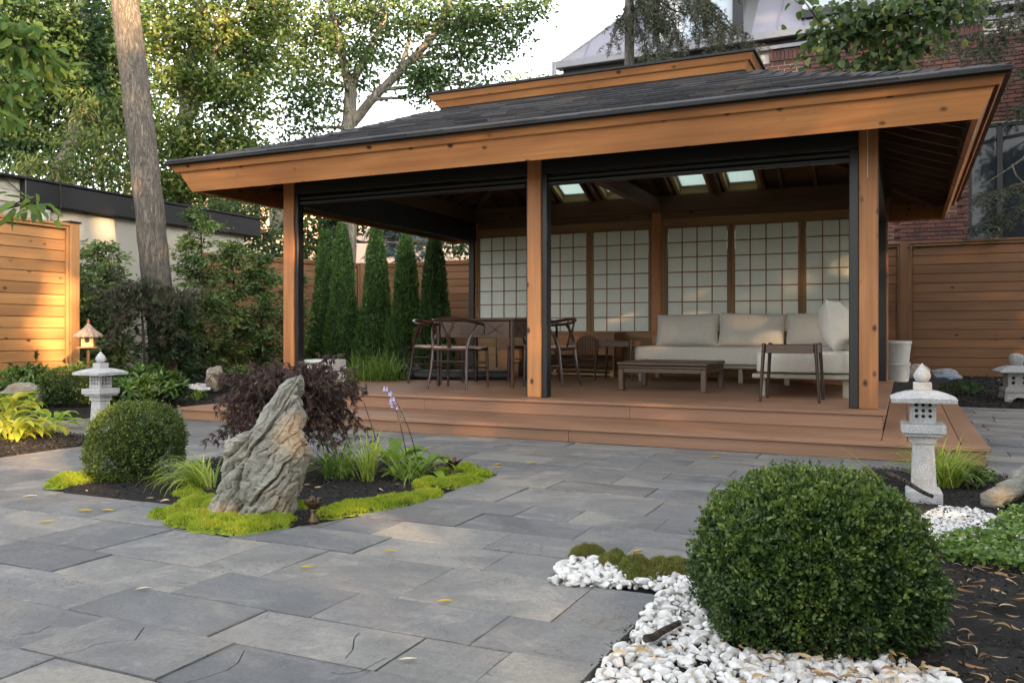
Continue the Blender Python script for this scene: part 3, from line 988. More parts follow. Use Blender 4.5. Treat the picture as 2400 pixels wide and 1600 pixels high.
# rafters
def strip_beam(b, path, wv, h):
    wv = Vector(wv)
    vs = []
    for p in path:
        p = Vector(p)
        vs += [p - wv, p + wv, p + wv - Vector((0, 0, h)), p - wv - Vector((0, 0, h))]
    fs = [(0, 1, 2, 3), tuple(range(len(vs) - 4, len(vs)))[::-1]]
    for i in range(len(path) - 1):
        a = i * 4
        for j in range(4):
            j2 = (j + 1) % 4
            fs.append((a + j, a + 4 + j, a + 4 + j2, a + j2))
    b.add(vs, fs)
def rafter_path(pt_fn, w0, w1, n=5):
    return [(*pt_fn(w0 + (w1 - w0) * i / n), zr(w0 + (w1 - w0) * i / n) - 0.045) for i in range(n + 1)]
SP = 0.405
for k in range(4):
    length = SW + 2 * EO if k in (0, 2) else DP + 2 * EO
    n = int(length / SP)
    for i in range(1, n):
        d = length * i / n
        wmax = min(WM - 0.05, d - 0.05, length - d - 0.05)
        if wmax < 0.25: continue
        if k == 0: fn = lambda w: (-EO + d, -EO + w)
        elif k == 2: fn = lambda w: (-EO + d, DP + EO - w)
        elif k == 1: fn = lambda w: (SW + EO - w, -EO + d)
        else: fn = lambda w: (-EO + w, -EO + d)
        if k == 2 and any(p[0] - 0.03 < -EO + d < p[1] + 0.03 for p in SKY): continue
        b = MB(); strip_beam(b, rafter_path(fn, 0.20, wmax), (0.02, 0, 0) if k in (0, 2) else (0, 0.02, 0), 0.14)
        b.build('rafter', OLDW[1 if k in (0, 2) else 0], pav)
for a, b_ in SKY:
    for x in (a - 0.045, b_ + 0.045):
        b = MB(); strip_beam(b, rafter_path(lambda w: (x, DP + EO - w), 0.20, WM - 0.05), (0.02, 0, 0), 0.14)
        b.build('rafter', OLDW[1], pav)
for cs, ct in ((0, 0), (1, 0), (0, 1), (1, 1)):
    def fn(w):
        return ((-EO + w) if cs == 0 else (SW + EO - w), (-EO + w) if ct == 0 else (DP + EO - w))
    b = MB()
    dx = 1 if cs == 0 else -1; dy = 1 if ct == 0 else -1
    wv = Vector((-dy, dx, 0)).normalized() * 0.045
    strip_beam(b, rafter_path(fn, 0.27, WM), wv, 0.17)
    b.build('hip_rafter', OLDW[0], pav)
# tie beams in the open ceiling
for (p0, p1) in (((0.3, 0.3, 2.72), (1.9, 1.9, 3.0)), ((SW - 0.3, 0.3, 2.72), (4.0, 1.9, 3.0))):
    b = MB(); strip_beam(b, [p0, p1], Vector((-(p1[1] - p0[1]), p1[0] - p0[0], 0)).normalized() * 0.04, 0.12)
    b.build('tie_beam', OLDW[0], pav)

# eaves: deep fascia board, trim board above it, black drip edge; mitred at the corners
def ring_part(name, prof, m, o_s=SW, o_t=DP):
    for k in range(4):
        b = MB()
        n = len(prof)
        vs = []
        for end in (0, 1):
            for o, z in prof:
                if k == 0: p = ((-o, -o), (o_s + o, -o))[end]
                elif k == 1: p = ((o_s + o, -o), (o_s + o, o_t + o))[end]
                elif k == 2: p = ((o_s + o, o_t + o), (-o, o_t + o))[end]
                else: p = ((-o, o_t + o), (-o, -o))[end]
                vs.append((*p, z))
        c = Vector((sum(v[0] for v in vs) / len(vs), sum(v[1] for v in vs) / len(vs), sum(v[2] for v in vs) / len(vs)))
        vs = [Vector(v) - c for v in vs]
        fs = [tuple(range(n)), tuple(range(n, 2 * n))[::-1]] + [(i, n + i, n + (i + 1) % n, (i + 1) % n) for i in range(n)]
        b.add(vs, fs)
        b.build(name, m[0 if k in (0, 2) else 1] if isinstance(m, dict) else m, pav, False, c)
ring_part('fascia_board', [(0.650, 2.290), (0.752, 2.512), (0.716, 2.522), (0.614, 2.302)], CEDAR)
ring_part('trim_board', [(0.768, 2.482), (0.802, 2.546), (0.760, 2.562), (0.733, 2.520), (0.7535, 2.5125)], CEDAR)
ring_part('drip_edge', [(0.806, 2.545), (0.836, 2.558), (0.838, 2.582), (0.70, 2.640), (0.70, 2.630), (0.800, 2.575)], FLASH)

# shingles: every tab of the front slope and the near hips
WC = 0.138
shing = []
for k in (0, 1, 2, 3):
    ncourse = int(WM / WC)
    for c in range(ncourse + 1):
        w0 = c * WC - 0.01; w1 = w0 + WC + 0.03
        if c == ncourse: w1 = WM
        L = (SW if k in (0, 2) else DP) + 2 * EO
        x = w0 + 0.0 - random.uniform(0, 0.3)
        while x < L - w0:
            wd = random.uniform(0.24, 0.38)
            a, e = x + 0.003, x + wd - 0.003
            x += wd
            lift = random.uniform(0.002, 0.008)
            cut = 0.0
            def P(d, w, up):
                d = max(w, min(L - w, d))
                z = zr(max(0, w)) + up
                if k == 0: return (-EO + d, -EO + w, z)
                if k == 1: return (SW + EO - w, -EO + d, z)
                if k == 2: return (-EO + d, DP + EO - w, z)
                return (-EO + w, -EO + d, z)
            if k == 2 and w1 > SKW[0] - 0.04 and w0 < SKW[1] + 0.04 and any(a < p[1] + EO + 0.03 and e > p[0] + EO - 0.03 for p in SKY): continue
            if e - a < 0.02 or min(L - w0, e) - max(w0, a) < 0.03: continue
            w0v = w0 + random.uniform(-0.006, 0.006)
            lo = [P(a, w0v, 0.004), P(e, w0v, 0.004), P(e, w1, -0.008), P(a, w1, -0.008)]
            hi = [P(a, w0v, 0.010 + lift), P(e, w0v, 0.010 + lift), P(e, w1, -0.003), P(a, w1, -0.003)]
            shing.append((k, c, lo, hi))
F8 = [(0, 3, 2, 1), (4, 5, 6, 7), (0, 1, 5, 4), (1, 2, 6, 5), (2, 3, 7, 6), (3, 0, 4, 7)]
front = [q for q in shing if q[0] == 0]
front.sort(key=lambda q: -(q[2][0][0] - q[2][0][1] * 0.8))
cnt = 0; rest = MB()
for q in front[:292]:
    c = sum((Vector(p) for p in q[2]), Vector()) / 4
    b = MB(); b.add([Vector(p) - c for p in q[2] + q[3]], F8)
    b.build('shingle', SHINGLE, pav, False, c)
for q in front[292:] + [q for q in shing if q[0] != 0]:
    if q[0] == 1: F = [tuple(f[::-1]) for f in F8]
    else: F = F8
    rest.add(q[2] + q[3], F)
tag(rest.build('shingles', SHINGLE, pav), kind='stuff')
# ridge caps along the hips
for cs, ct in ((0, 0), (1, 0)):
    for i in range(16):
        w0 = 0.0 + i * 0.13; w1 = w0 + 0.155
        if w1 > WM: break
        def hp(w, off, up):
            x = (-EO + w) if cs == 0 else (SW + EO - w); y = -EO + w
            sx = 1 if cs == 0 else -1
            return (x - sx * 0, y, zr(w) + up), (x, y + off, zr(w) + up - 0.025), (x + sx * off, y, zr(w) + up - 0.025)
        A = hp(w0, 0.10, 0.030); B = hp(w1, 0.10, 0.020)
        b = MB()
        b.add([A[0], B[0], A[1], B[1], A[2], B[2]], [(0, 1, 3, 2), (0, 4, 5, 1), (0, 2, 4)])
        c = Vector(A[0]); b.v = [tuple(Vector(v) - c) for v in b.v]
        b.build('hip_cap', SHINGLE, pav, False, c)

# raised upper roof
ts0, ts1, tt0, tt1 = 1.24, SW - 1.24, 1.24, DP - 1.24
def ring2(name, prof, m):
    """prof gives (outset from the upper box, z)"""
    for k in range(4):
        b = MB(); n = len(prof); vs = []
        for end in (0, 1):
            for o, z in prof:
                c4 = [(ts0 - o, tt0 - o), (ts1 + o, tt0 - o), (ts1 + o, tt1 + o), (ts0 - o, tt1 + o)]
                vs.append((*c4[(k + end) % 4], z))
        c = Vector([sum(v[i] for v in vs) / len(vs) for i in range(3)])
        b.add([Vector(v) - c for v in vs], [tuple(range(n)), tuple(range(n, 2 * n))[::-1]] + [(i, n + i, n + (i + 1) % n, (i + 1) % n) for i in range(n)])
        b.build(name, m[0 if k in (0, 2) else 1] if isinstance(m, dict) else m, pav, False, c)
ring2('curb_flashing', [(-0.03, 3.30), (0.0, 3.30), (0.0, 3.46), (-0.03, 3.46)], FLASH)
ring2('upper_fascia', [(0.01, 3.405), (0.052, 3.488), (0.022, 3.50), (-0.02, 3.415)], CEDAR)
ring2('upper_trim', [(0.066, 3.478), (0.098, 3.540), (0.06, 3.552), (0.035, 3.495), (0.0535, 3.4885)], CEDAR)
ring2('upper_drip_edge', [(0.100, 3.541), (0.122, 3.545), (0.122, 3.568), (0.0, 3.60), (0.0, 3.585), (0.095, 3.558)], FLASH)
b = MB()
o = 0.115
c4 = [(ts0 - o, tt0 - o), (ts1 + o, tt0 - o), (ts1 + o, tt1 + o), (ts0 - o, tt1 + o)]
tm = (tt0 + tt1) / 2; hw = (tt1 - tt0) / 2
b.add([(*p, 3.570) for p in c4] + [(ts0 + hw, tm, 3.76), (ts1 - hw, tm, 3.76)], [(0, 1, 5, 4), (1, 2, 5), (2, 3, 4, 5), (3, 0, 4)])
b.build('upper_roof', SHINGLE, pav)
b = MB(); b.add([(ts0, tt0, 3.42), (ts1, tt0, 3.42), (ts1, tt1, 3.42), (ts0, tt1, 3.42)], [(3, 2, 1, 0)])
b.build('upper_ceiling', OLDW[0], pav)

# skylights in the back slope
def on_back(x, w, dz):
    return (x, DP + EO - w, zr(w) + dz)
for a, b_ in SKY:
    fr = MB()
    w0, w1 = SKW
    th = 0.05
    for (x0, x1, u0, u1) in ((a, b_, w0, w0 + th), (a, b_, w1 - th, w1), (a, a + th, w0 + th, w1 - th), (b_ - th, b_, w0 + th, w1 - th)):
        fr.add([on_back(x0, u0, -0.09), on_back(x1, u0, -0.09), on_back(x1, u1, -0.09), on_back(x0, u1, -0.09),
                on_back(x0, u0, 0.05), on_back(x1, u0, 0.05), on_back(x1, u1, 0.05), on_back(x0, u1, 0.05)], F8)
    f = fr.build('skylight', PALEW[0], pav)
    sh = MB()
    for (x0, x1, u0, u1) in ((a + th, b_ - th, w0 + th, w0 + th + 0.03), (a + th, b_ - th, w1 - th - 0.03, w1 - th), (a + th, a + th + 0.03, w0 + th + 0.03, w1 - th - 0.03), (b_ - th - 0.03, b_ - th, w0 + th + 0.03, w1 - th - 0.03)):
        sh.add([on_back(x0, u0, 0.0), on_back(x1, u0, 0.0), on_back(x1, u1, 0.0), on_back(x0, u1, 0.0),
                on_back(x0, u0, 0.03), on_back(x1, u0, 0.03), on_back(x1, u1, 0.03), on_back(x0, u1, 0.03)], F8)
    sh.build('sash', WHITEP, f)
    gl = MB(); x0, x1, u0, u1 = a + th + 0.03, b_ - th - 0.03, w0 + th + 0.03, w1 - th - 0.03
    gl.add([on_back(x0, u0, 0.01), on_back(x1, u0, 0.01), on_back(x1, u1, 0.01), on_back(x0, u1, 0.01),
            on_back(x0, u0, 0.016), on_back(x1, u0, 0.016), on_back(x1, u1, 0.016), on_back(x0, u1, 0.016)], F8)
    gl.build('pane', CLEAR, f)
    kb = MB(); kb.lathe([(0.012, -0.11), (0.012, -0.092)], 8, on_back((a + b_) / 2, w0 + th / 2, 0)); kb.build('knob', BLACK, f)

# round ceiling lamp, unlit
lb = MB(); lb.lathe([(0.15, 0.05), (0.15, 0.0), (0.13, -0.03), (0.0, -0.035)], 20, (2.15, 2.0, 2.66)); lb.build('ceiling_lamp', WHITEP, pav, True)
bx('lamp_bracket', 2.13, 2.17, 1.98, 2.02, 2.71, 3.42, OLDW, pav)

# back wall: shoji panels between posts, boards below and above
TB = DP - PW + 0.03
for s0, s1 in ((PW, 2.885), (2.885 + PW, SW - PW)):
    bx('head_beam', s0 + 0.001, s1 - 0.001, TB - 0.02, TB + 0.07, 2.29, 2.40, SHOJIW, pav, 0.004)
    bx('upper_board', s0 + 0.001, s1 - 0.001, TB + 0.0, TB + 0.05, 2.402, 2.499, OLDW, pav, 0.004)
    bx('sill_beam', s0 + 0.001, s1 - 0.001, TB - 0.02, TB + 0.07, 0.74, 0.822, SHOJIW, pav, 0.004)
    for k in range(4):
        z0 = ZD + (0.74 - ZD) * k / 4; z1 = ZD + (0.74 - ZD) * (k + 1) / 4
        bx('wall_board', s0 + 0.001, s1 - 0.001, TB + 0.0, TB + 0.03, z0 + 0.002, z1 - 0.002, SHOJIW, pav, 0.003)
CELL, BAR = 0.205, 0.014
paper_me = {}
def shoji(s0):
    W0, H0 = 4 * CELL, 7 * CELL
    z0 = 0.835
    root = MB()
    fr = 0.032
    for (x0, x1, y0, y1) in ((-fr, W0 + fr, -0.012, 0.0), (-fr, W0 + fr, H0, H0 + 0.018), (-fr, 0, 0, H0), (W0, W0 + fr, 0, H0)):
        root.box(x0, x1, -0.015, 0.02, y0, y1, 0.002)
    p = root.build('shoji_panel', SHOJIW[2], pav, False, (s0, TB, z0))
    for i in range(1, 4):
        b = MB(); b.box(-BAR / 2, BAR / 2, -0.008, 0.008, 0, H0, 0.001); b.build('bar', SHOJIW[2], p, False, (i * CELL, 0, 0))
    for j in range(1, 7):
        b = MB(); b.box(0, W0, -0.0105, 0.0105, -BAR / 2, BAR / 2, 0.001); b.build('bar', SHOJIW[0], p, False, (0, 0, j * CELL))
    if 'm' not in paper_me:
        b = MB(); b.box(BAR / 2, CELL - BAR / 2, 0.001, 0.006, BAR / 2, CELL - BAR / 2); paper_me['m'] = b.mesh()
    for i in range(4):
        for j in range(7):
            link('paper_pane', paper_me['m'], PAPER, p, (i * CELL, 0, j * CELL))
    return p
for s0 in (0.175, 1.09, 2.015):
    shoji(s0)
for s0 in (3.105, 4.02, 4.93):
    shoji(s0)
for s0, s1 in ((1.03, 1.055), (1.945, 1.98), (3.96, 3.985), (4.875, 4.895)):
    bx('mullion', s0, s1, TB - 0.02, TB + 0.03, 0.824, 2.288, SHOJIW, pav, 0.003)
for s0, s1 in ((PW, 0.142), (2.87, 2.884), (3.027, 3.07), (5.79, 5.765)):
    if s1 > s0: bx('mullion', s0, s1, TB - 0.02, TB + 0.03, 0.824, 2.288, SHOJIW, pav, 0.003)
# ------------------------------------------------------------------ furniture on the deck
ZF = 0.254
def place(o, s, t, z=ZF, rz=0.0):
    o.location = W(s, t, z); o.rotation_euler = (0, 0, TH + rz); return o

def make_chair(label):
    root = empty('dining_chair', (0, 0, 0), 0, label, 'chair', 'wishbone armchairs around the square table')
    wal = WALNUT[2]
    st = MB()
    n = 8
    vs = []; fs = []
    for j in range(n + 1):
        for i in range(n + 1):
            x = -1 + 2 * i / n; y = -1 + 2 * j / n
            w = 0.245 if y > 0 else 0.245 - 0.035 * (-y)
            z = 0.45 - 0.022 * (1 - x * x) * (1 - y * y) + 0.006
            vs.append((x * w, y * 0.205, z))
    for j in range(n):
        for i in range(n):
            a = j * (n + 1) + i
            fs.append((a, a + 1, a + n + 2, a + n + 1))
    m = len(vs)
    vs += [(x, y, 0.425) for x, y, z in vs]
    fs += [tuple(q + m for q in f[::-1]) for f in fs[:n * n]]
    for i in range(n):
        for a, b_ in (((i), (i + 1)), ((n + 1) * n + i + 1, (n + 1) * n + i), ((i + 1) * (n + 1), i * (n + 1)), (i * (n + 1) + n, (i + 1) * (n + 1) + n)):
            fs.append((b_, a, a + m, b_ + m))
    st.add(vs, fs)
    st.build('seat', CORD, root, True)
    for q, (x0, y0, x1, y1) in enumerate(((-0.24, 0.2, 0.24, 0.2), (-0.205, -0.2, 0.205, -0.2), (-0.24, 0.2, -0.205, -0.2), (0.24, 0.2, 0.205, -0.2))):
        b = MB(); b.tube([(x0, y0, 0.425), (x1, y1, 0.425)], 0.020, 8); b.build('seat_rail', WALNUT[0], root, True)
    for sx in (-1, 1):
        b = MB(); b.tube([(sx * 0.25, 0.21, 0.0), (sx * 0.245, 0.205, 0.25), (sx * 0.24, 0.2, 0.455)], [0.013, 0.018, 0.018], 8); b.build('leg', wal, root, True)
        b = MB(); b.tube([(sx * 0.235, -0.265, 0.0), (sx * 0.212, -0.225, 0.22), (sx * 0.205, -0.20, 0.42), (sx * 0.225, -0.17, 0.54), (sx * 0.262, -0.105, 0.65), (sx * 0.270, -0.06, 0.70)],
                       [0.013, 0.017, 0.019, 0.019, 0.016, 0.013], 8); b.build('leg', wal, root, True)
        b = MB(); b.tube([(sx * 0.245, 0.2, 0.22), (sx * 0.212, -0.22, 0.24)], 0.010, 6); b.build('stretcher', WALNUT[1], root, True)
    b = MB(); b.tube([(-0.243, 0.2, 0.28), (0.243, 0.2, 0.28)], 0.010, 6); b.build('stretcher', WALNUT[0], root, True)
    b = MB(); b.tube([(-0.21, -0.215, 0.30), (0.21, -0.215, 0.30)], 0.010, 6); b.build('stretcher', WALNUT[0], root, True)
    pts = []
    for k in range(17):
        a = PI + PI * k / 16
        pts.append((0.285 * math.cos(a) * (1.0), -0.03 + 0.245 * math.sin(a), 0.70 + 0.055 * max(0.0, -math.sin(a)) ** 1.5))
    pts = [(-0.268, 0.07, 0.69)] + pts + [(0.268, 0.07, 0.69)]
    b = MB(); b.tube(pts, [0.013] + [0.017] * 17 + [0.013], 8); b.build('top_rail', WALNUT[0], root, True)
    # the Y of the back
    b = MB(); b.add([(-0.024, -0.205, 0.44), (0.024, -0.205, 0.44), (0.024, -0.255, 0.60), (-0.024, -0.255, 0.60)] + [(-0.024, -0.193, 0.44), (0.024, -0.193, 0.44), (0.024, -0.243, 0.60), (-0.024, -0.243, 0.60)], F8)
    for sx in (-1, 1):
        b.add([(sx * 0.002, -0.255, 0.585), (sx * 0.026, -0.255, 0.575), (sx * 0.105, -0.262, 0.75), (sx * 0.080, -0.264, 0.75),
               (sx * 0.002, -0.243, 0.585), (sx * 0.026, -0.243, 0.575), (sx * 0.105, -0.250, 0.75), (sx * 0.080, -0.252, 0.75)], F8)
    b.build('back_splat', wal, root)
    return root
CORD = plain('woven_cord', (0.42, 0.30, 0.22), 0.8, 0, 0.15, 60, 0.5)
ch = make_chair('dark wishbone chair nearest the camera, its curved back turned to us at the table front')
place(ch, 1.70, 0.84)
for s, t, rz, lab in ((0.98, 1.62, R(-92), 'dark wishbone chair at the left end of the table beside the treadmill'),
                      (2.46, 1.62, R(86), 'dark wishbone chair right of the table, seen just right of the middle post'),
                      (1.95, 2.32, R(178), 'dark wishbone chair on the far side of the table facing us')):
    c = copy_tree(ch); c['label'] = lab
    place(c, s, t, ZF, rz)

# square games table with drawers
tb = empty('dining_table', (0, 0, 0), 0, 'square dark walnut games table with drawers and crossed carving on its deep apron', 'table')
TW = 0.49
bx('tabletop', -TW - 0.02, TW + 0.02, -TW - 0.02, TW + 0.02, 0.735, 0.762, WALNUT, tb, 0.006)
for sx in (-1, 1):
    for sy in (-1, 1):
        b = MB(); b.tube([(sx * (TW - 0.03), sy * (TW - 0.03), 0), (sx * (TW - 0.03), sy * (TW - 0.03), 0.734)], [0.022, 0.028], 12)
        b.build('leg', WALNUT[2], tb, True)
APR = TABLEW
for k in range(4):
    a = k * PI / 2
    e = empty('tmp', (0, 0, 0)); bpy.data.objects.remove(e)
    b = MB(); b.box(-TW + 0.06, TW - 0.06, -0.01, 0.01, -0.09, 0.09, 0.003)
    ap = b.build('apron', APR[0], tb, False, (math.sin(a) * (TW - 0.03), -math.cos(a) * (TW - 0.03), 0.64), (0, 0, a))
    b = MB(); b.box(-0.15, 0.15, -0.014, 0.0, -0.055, 0.055, 0.004); dr = b.build('drawer', APR[0], ap, False, (-0.02, -0.010, 0.0))
    for x in (-0.20, 0.16):
        b = MB(); b.tube([(x, -0.012, 0.06), (x + 0.2 if x > 0 else x - 0.17, -0.012, -0.06)], 0.0035, 5); b.tube([(x, -0.012, -0.06), (x + 0.2 if x > 0 else x - 0.17, -0.012, 0.06)], 0.0035, 5)
        b.build('carved_cross', WALNUT[0], ap)
place(tb, 1.76, 1.56)

# console cabinet by the wall
cab = empty('console_cabinet', (0, 0, 0), 0, 'long brown wooden console cabinet under the left shoji panels with a round slatted grille', 'cabinet')
bx('top_board', -0.92, 0.92, -0.23, 0.23, 0.585, 0.61, CABW, cab, 0.004)
for x in (-0.90, 0.88):
    bx('side_panel', x, x + 0.02, -0.21, 0.22, 0.10, 0.584, CABW, cab, 0.003)
for x0, x1 in ((-0.878, -0.30), (-0.296, 0.29), (0.294, 0.878)):
    bx('front_panel', x0, x1, -0.205, -0.19, 0.32, 0.583, CABW, cab, 0.004)
bx('shelf', -0.878, 0.878, -0.20, 0.22, 0.295, 0.318, CABW, cab, 0.003)
bx('back_panel', -0.878, 0.878, 0.20, 0.22, 0.12, 0.29, OLDW, cab, 0)
bx('bottom_shelf', -0.90, 0.90, -0.21, 0.22, 0.08, 0.099, CABW, cab, 0.003)
bx('plinth', -0.92, 0.90, -0.22, -0.19, 0.02, 0.045, PALEW, cab, 0.003)
for x in (-0.88, 0.0, 0.84):
    bx('foot', x, x + 0.05, -0.20, -0.15, 0.0, 0.079, PALEW, cab, 0.003)
gr = MB()
gr.tube([(0.17 * math.cos(a), 0, 0.17 * math.sin(a)) for a in [2 * PI * k / 28 for k in range(29)]], 0.008, 6, False)
g = gr.build('speaker_grille', CABW[0], cab, True, (0.52, -0.215, 0.40))
for i in range(9):
    x = -0.144 + i * 0.036; h = math.sqrt(max(0.0, 0.166 ** 2 - x * x))
    b = MB(); b.box(-0.006, 0.006, -0.005, 0.005, -h, h, 0.001); b.build('slat', OLDW[2], g, False, (x, 0, 0))
place(cab, 1.62, 3.95)
# odds and ends beneath the table: small pale box and a low wire rack
sb = empty('plywood_box', (0, 0, 0), 0, 'light brown plywood box standing on the deck behind the dining table', 'box')
bx('box_body', -0.16, 0.16, -0.1, 0.1, 0.0, 0.36, CABW, sb, 0.004)
bx('box_lid', -0.165, 0.165, -0.105, 0.105, 0.361, 0.376, CABW, sb, 0.003)
place(sb, 1.18, 3.3)

# treadmill
tm_ = empty('walking_treadmill', (0, 0, 0), 0, 'flat black walking treadmill with an upright handle bar at the left edge of the deck', 'treadmill')
bx('base_frame', -0.30, 0.30, -0.62, 0.62, 0.035, 0.10, BLACK, tm_, 0.01)
bx('belt', -0.22, 0.22, -0.60, 0.60, 0.101, 0.108, plain('rubber_belt', (0.045, 0.05, 0.055), 0.6), tm_, 0.002)
b = MB()
for k in range(8): pass
bx('motor_cover', -0.30, 0.30, -0.80, -0.622, 0.03, 0.135, BLACK, tm_, 0.02)
hb = MB(); hb.tube([(-0.27, -0.66, 0.10), (-0.28, -0.76, 0.36), (-0.25, -0.78, 0.39), (0.25, -0.78, 0.39), (0.28, -0.76, 0.36), (0.27, -0.66, 0.10)], 0.015, 8)
hb.build('handle_bar', BLACKM, tm_, True)
for x in (-0.26, 0.26):
    b = MB(); b.tube([(x, -0.70, 0.0), (x, -0.70, 0.035)], 0.03, 10); b.build('foot', BLACKM, tm_)
    b = MB(); b.tube([(x * 1.02, -0.665, 0.09), (x * 1.03, -0.70, 0.19)], 0.019, 8); b.build('collar', GREYM, tm_)
place(tm_, 0.86, 2.55, ZF, R(-70))

# white stone block by the left post
wb = MB(); wb.box(-0.19, 0.19, -0.16, 0.16, 0, 0.31, 0.012)
o = wb.build('stone_block', plain('white_stone', (0.62, 0.61, 0.58), 0.8, 0, 0.1, 6, 0.4), None)
tag(o, 'white stone block on the deck beside the left front post, behind the purple maple', 'stone block'); place(o, 0.31, 0.30, ZF)

# coffee table
ct_ = empty('coffee_table', (0, 0, 0), 0, 'low square brown wooden coffee table in front of the beige sofa', 'table')
bx('tabletop', -0.47, 0.47, -0.47, 0.47, 0.268, 0.30, TABLEW, ct_, 0.006)
bx('tabletop_underframe', -0.46, 0.46, -0.46, 0.46, 0.236, 0.262, TABLEW, ct_, 0.006)
for a in range(4):
    an = a * PI / 2
    b = MB(); b.box(-0.40, 0.40, -0.02, 0.02, -0.022, 0.022, 0.003)
    b.build('apron', TABLEW[0], ct_, False, (math.sin(an) * 0.435, -math.cos(an) * 0.435, 0.212), (0, 0, an))
for sx in (-1, 1):
    for sy in (-1, 1):
        bx('leg', min(sx * 0.40, sx * 0.46), max(sx * 0.40, sx * 0.46), min(sy * 0.40, sy * 0.46), max(sy * 0.40, sy * 0.46), 0.0, 0.234, TABLEW, ct_, 0.008)
place(ct_, 3.84, 1.68)

# side tables with raised rims
def side_table(label):
    r_ = empty('side_table', (0, 0, 0), 0, label, 'side table', 'dark side tables with raised rims')
    h = 0.50
    bx('tray', -0.21, 0.21, -0.19, 0.19, h - 0.045, h - 0.03, TABLEW, r_, 0.003)
    for k, (x0, x1, y0, y1) in enumerate(((-0.20, 0.20, -0.205, -0.185), (-0.20, 0.20, 0.185, 0.205), (-0.225, -0.205, -0.18, 0.18), (0.205, 0.225, -0.18, 0.18))):
        bx('rim', x0, x1, y0, y1, h - 0.075, h, TABLEW, r_, 0.005)
    for sx in (-1, 1):
        for sy in (-1, 1):
            b = MB(); b.tube([(sx * 0.245, sy * 0.215, 0), (sx * 0.215, sy * 0.195, h + 0.012)], [0.013, 0.018], 10); b.build('leg', WALNUT[2], r_, True)
    return r_
t1 = side_table('dark wooden side table standing in front of the sofa chaise by the right post')
place(t1, 5.19, 0.62)
t2 = copy_tree(t1); t2['label'] = 'dark wooden side table between the console cabinet and the left end of the sofa'
place(t2, 2.78, 3.12)

# sofa: long seat along the wall and a chaise coming forward at the right
def pillow_mesh(wx, wy, wz, puff=0.35, n=14, wr=0.01, seed=0):
    """soft box: wx wide, wy thick, wz tall"""
    V = []; Fq = []
    def sph(a, e):
        return math.copysign(abs(a) ** e, a)
    nu, nv = 36, 22
    for j in range(nv + 1):
        ph = -PI / 2 + PI * j / nv
        for i in range(nu):
            th = 2 * PI * i / nu
            e1, e2 = puff, puff
            x = sph(math.cos(ph), e1) * sph(math.cos(th), e2); y = sph(math.cos(ph), e1) * sph(math.sin(th), e2); z = sph(math.sin(ph), e1)
            p = Vector((x * wx / 2, y * wy / 2, z * wz / 2))
            d = wr * noise.noise(p * 4 + Vector((seed, 0, 0))) + wr * 0.5 * noise.noise(p * 10 + Vector((seed, 3, 0)))
            V.append(tuple(p + p.normalized() * d))
    for j in range(nv):
        for i in range(nu):
            a = j * nu + i; b_ = j * nu + (i + 1) % nu
            Fq.append((a, b_, b_ + nu, a + nu))
    me = bpy.data.meshes.new('pillow'); me.from_pydata(V, [], Fq); me.shade_smooth(); return me
def pillow2(wx, wy, wz, seed=0, wr=0.010, k=4, ex=0.42):
    b = MB(); n = 22; V = []; Fq = []
    for sg in (-1, 1):
        base = len(V)
        for j in range(n + 1):
            for i in range(n + 1):
                x = math.sin(PI / 2 * (-1 + 2 * i / n)); z = math.sin(PI / 2 * (-1 + 2 * j / n))
                y = sg * (max(0.0, (1 - abs(x) ** k) * (1 - abs(z) ** k)) ** ex) * wy / 2
                px = x * wx / 2 * (1 - 0.035 * (1 - z * z)); pz = z * wz / 2 * (1 - 0.05 * (1 - x * x))
                w = wr * (noise.noise(Vector((px * 5, pz * 5, seed))) + 0.6 * noise.noise(Vector((px * 14, pz * 9, seed + 4))))
                V.append((px, y + sg * w * (1 if abs(x) < 0.999 and abs(z) < 0.999 else 0), pz))
        for j in range(n):
            for i in range(n):
                a = base + j * (n + 1) + i
                q = (a, a + 1, a + n + 2, a + n + 1)
                Fq.append(q if sg < 0 else q[::-1])
    me = bpy.data.meshes.new('pillow'); me.from_pydata(V, [], Fq); me.shade_smooth(); return me
sofa = empty('corner_sofa', (0, 0, 0), 0, 'beige corner sofa with thick seat cushions and a grey wooden base, chaise at the right', 'sofa')
# local: same axes as the pavilion, origin at (3.0, 2.95)
def SB(name, a, b_, c, d, e, f, m, ch=0.006): return bx(name, a, b_, c, d, e, f, m, sofa, ch)
SB('base_frame', 0.02, 2.68, 0.0, 0.92, 0.175, 0.215, GREYW)
SB('base_frame', 1.78, 2.68, -1.95, -0.003, 0.175, 0.215, GREYW)
link('seat_cushion', pillow_mesh(1.78, 0.90, 0.22, 0.16, wr=0.006, seed=1), FABRIC, sofa, (0.90, 0.45, 0.325))
link('seat_cushion', pillow_mesh(0.88, 2.80, 0.22, 0.16, wr=0.006, seed=2), FABRIC, sofa, (2.22, -0.50, 0.325))
SB('backrest_rail', 0.05, 2.68, 0.90, 0.935, 0.50, 0.56, GREYW)
SB('backrest_rail', 2.645, 2.68, -1.95, 0.898, 0.50, 0.56, GREYW)
for x, y in ((0.05, 0.905), (1.0, 0.905), (2.0, 0.905)):
    SB('backrest_post', x, x + 0.04, y, y + 0.03, 0.216, 0.499, GREYW)
for y in (-1.94, -1.0, 0.0):
    SB('backrest_post', 2.648, 2.678, y, y + 0.05, 0.216, 0.499, GREYW)
for x, y in ((0.08, 0.04), (0.08, 0.84), (1.84, -1.88), (2.58, -1.88), (1.84, -0.06), (2.58, 0.84), (1.3, 0.04)):
    SB('leg', x, x + 0.055, y, y + 0.05, 0.0, 0.174, GREYW)
place(sofa, 3.0, 2.95)
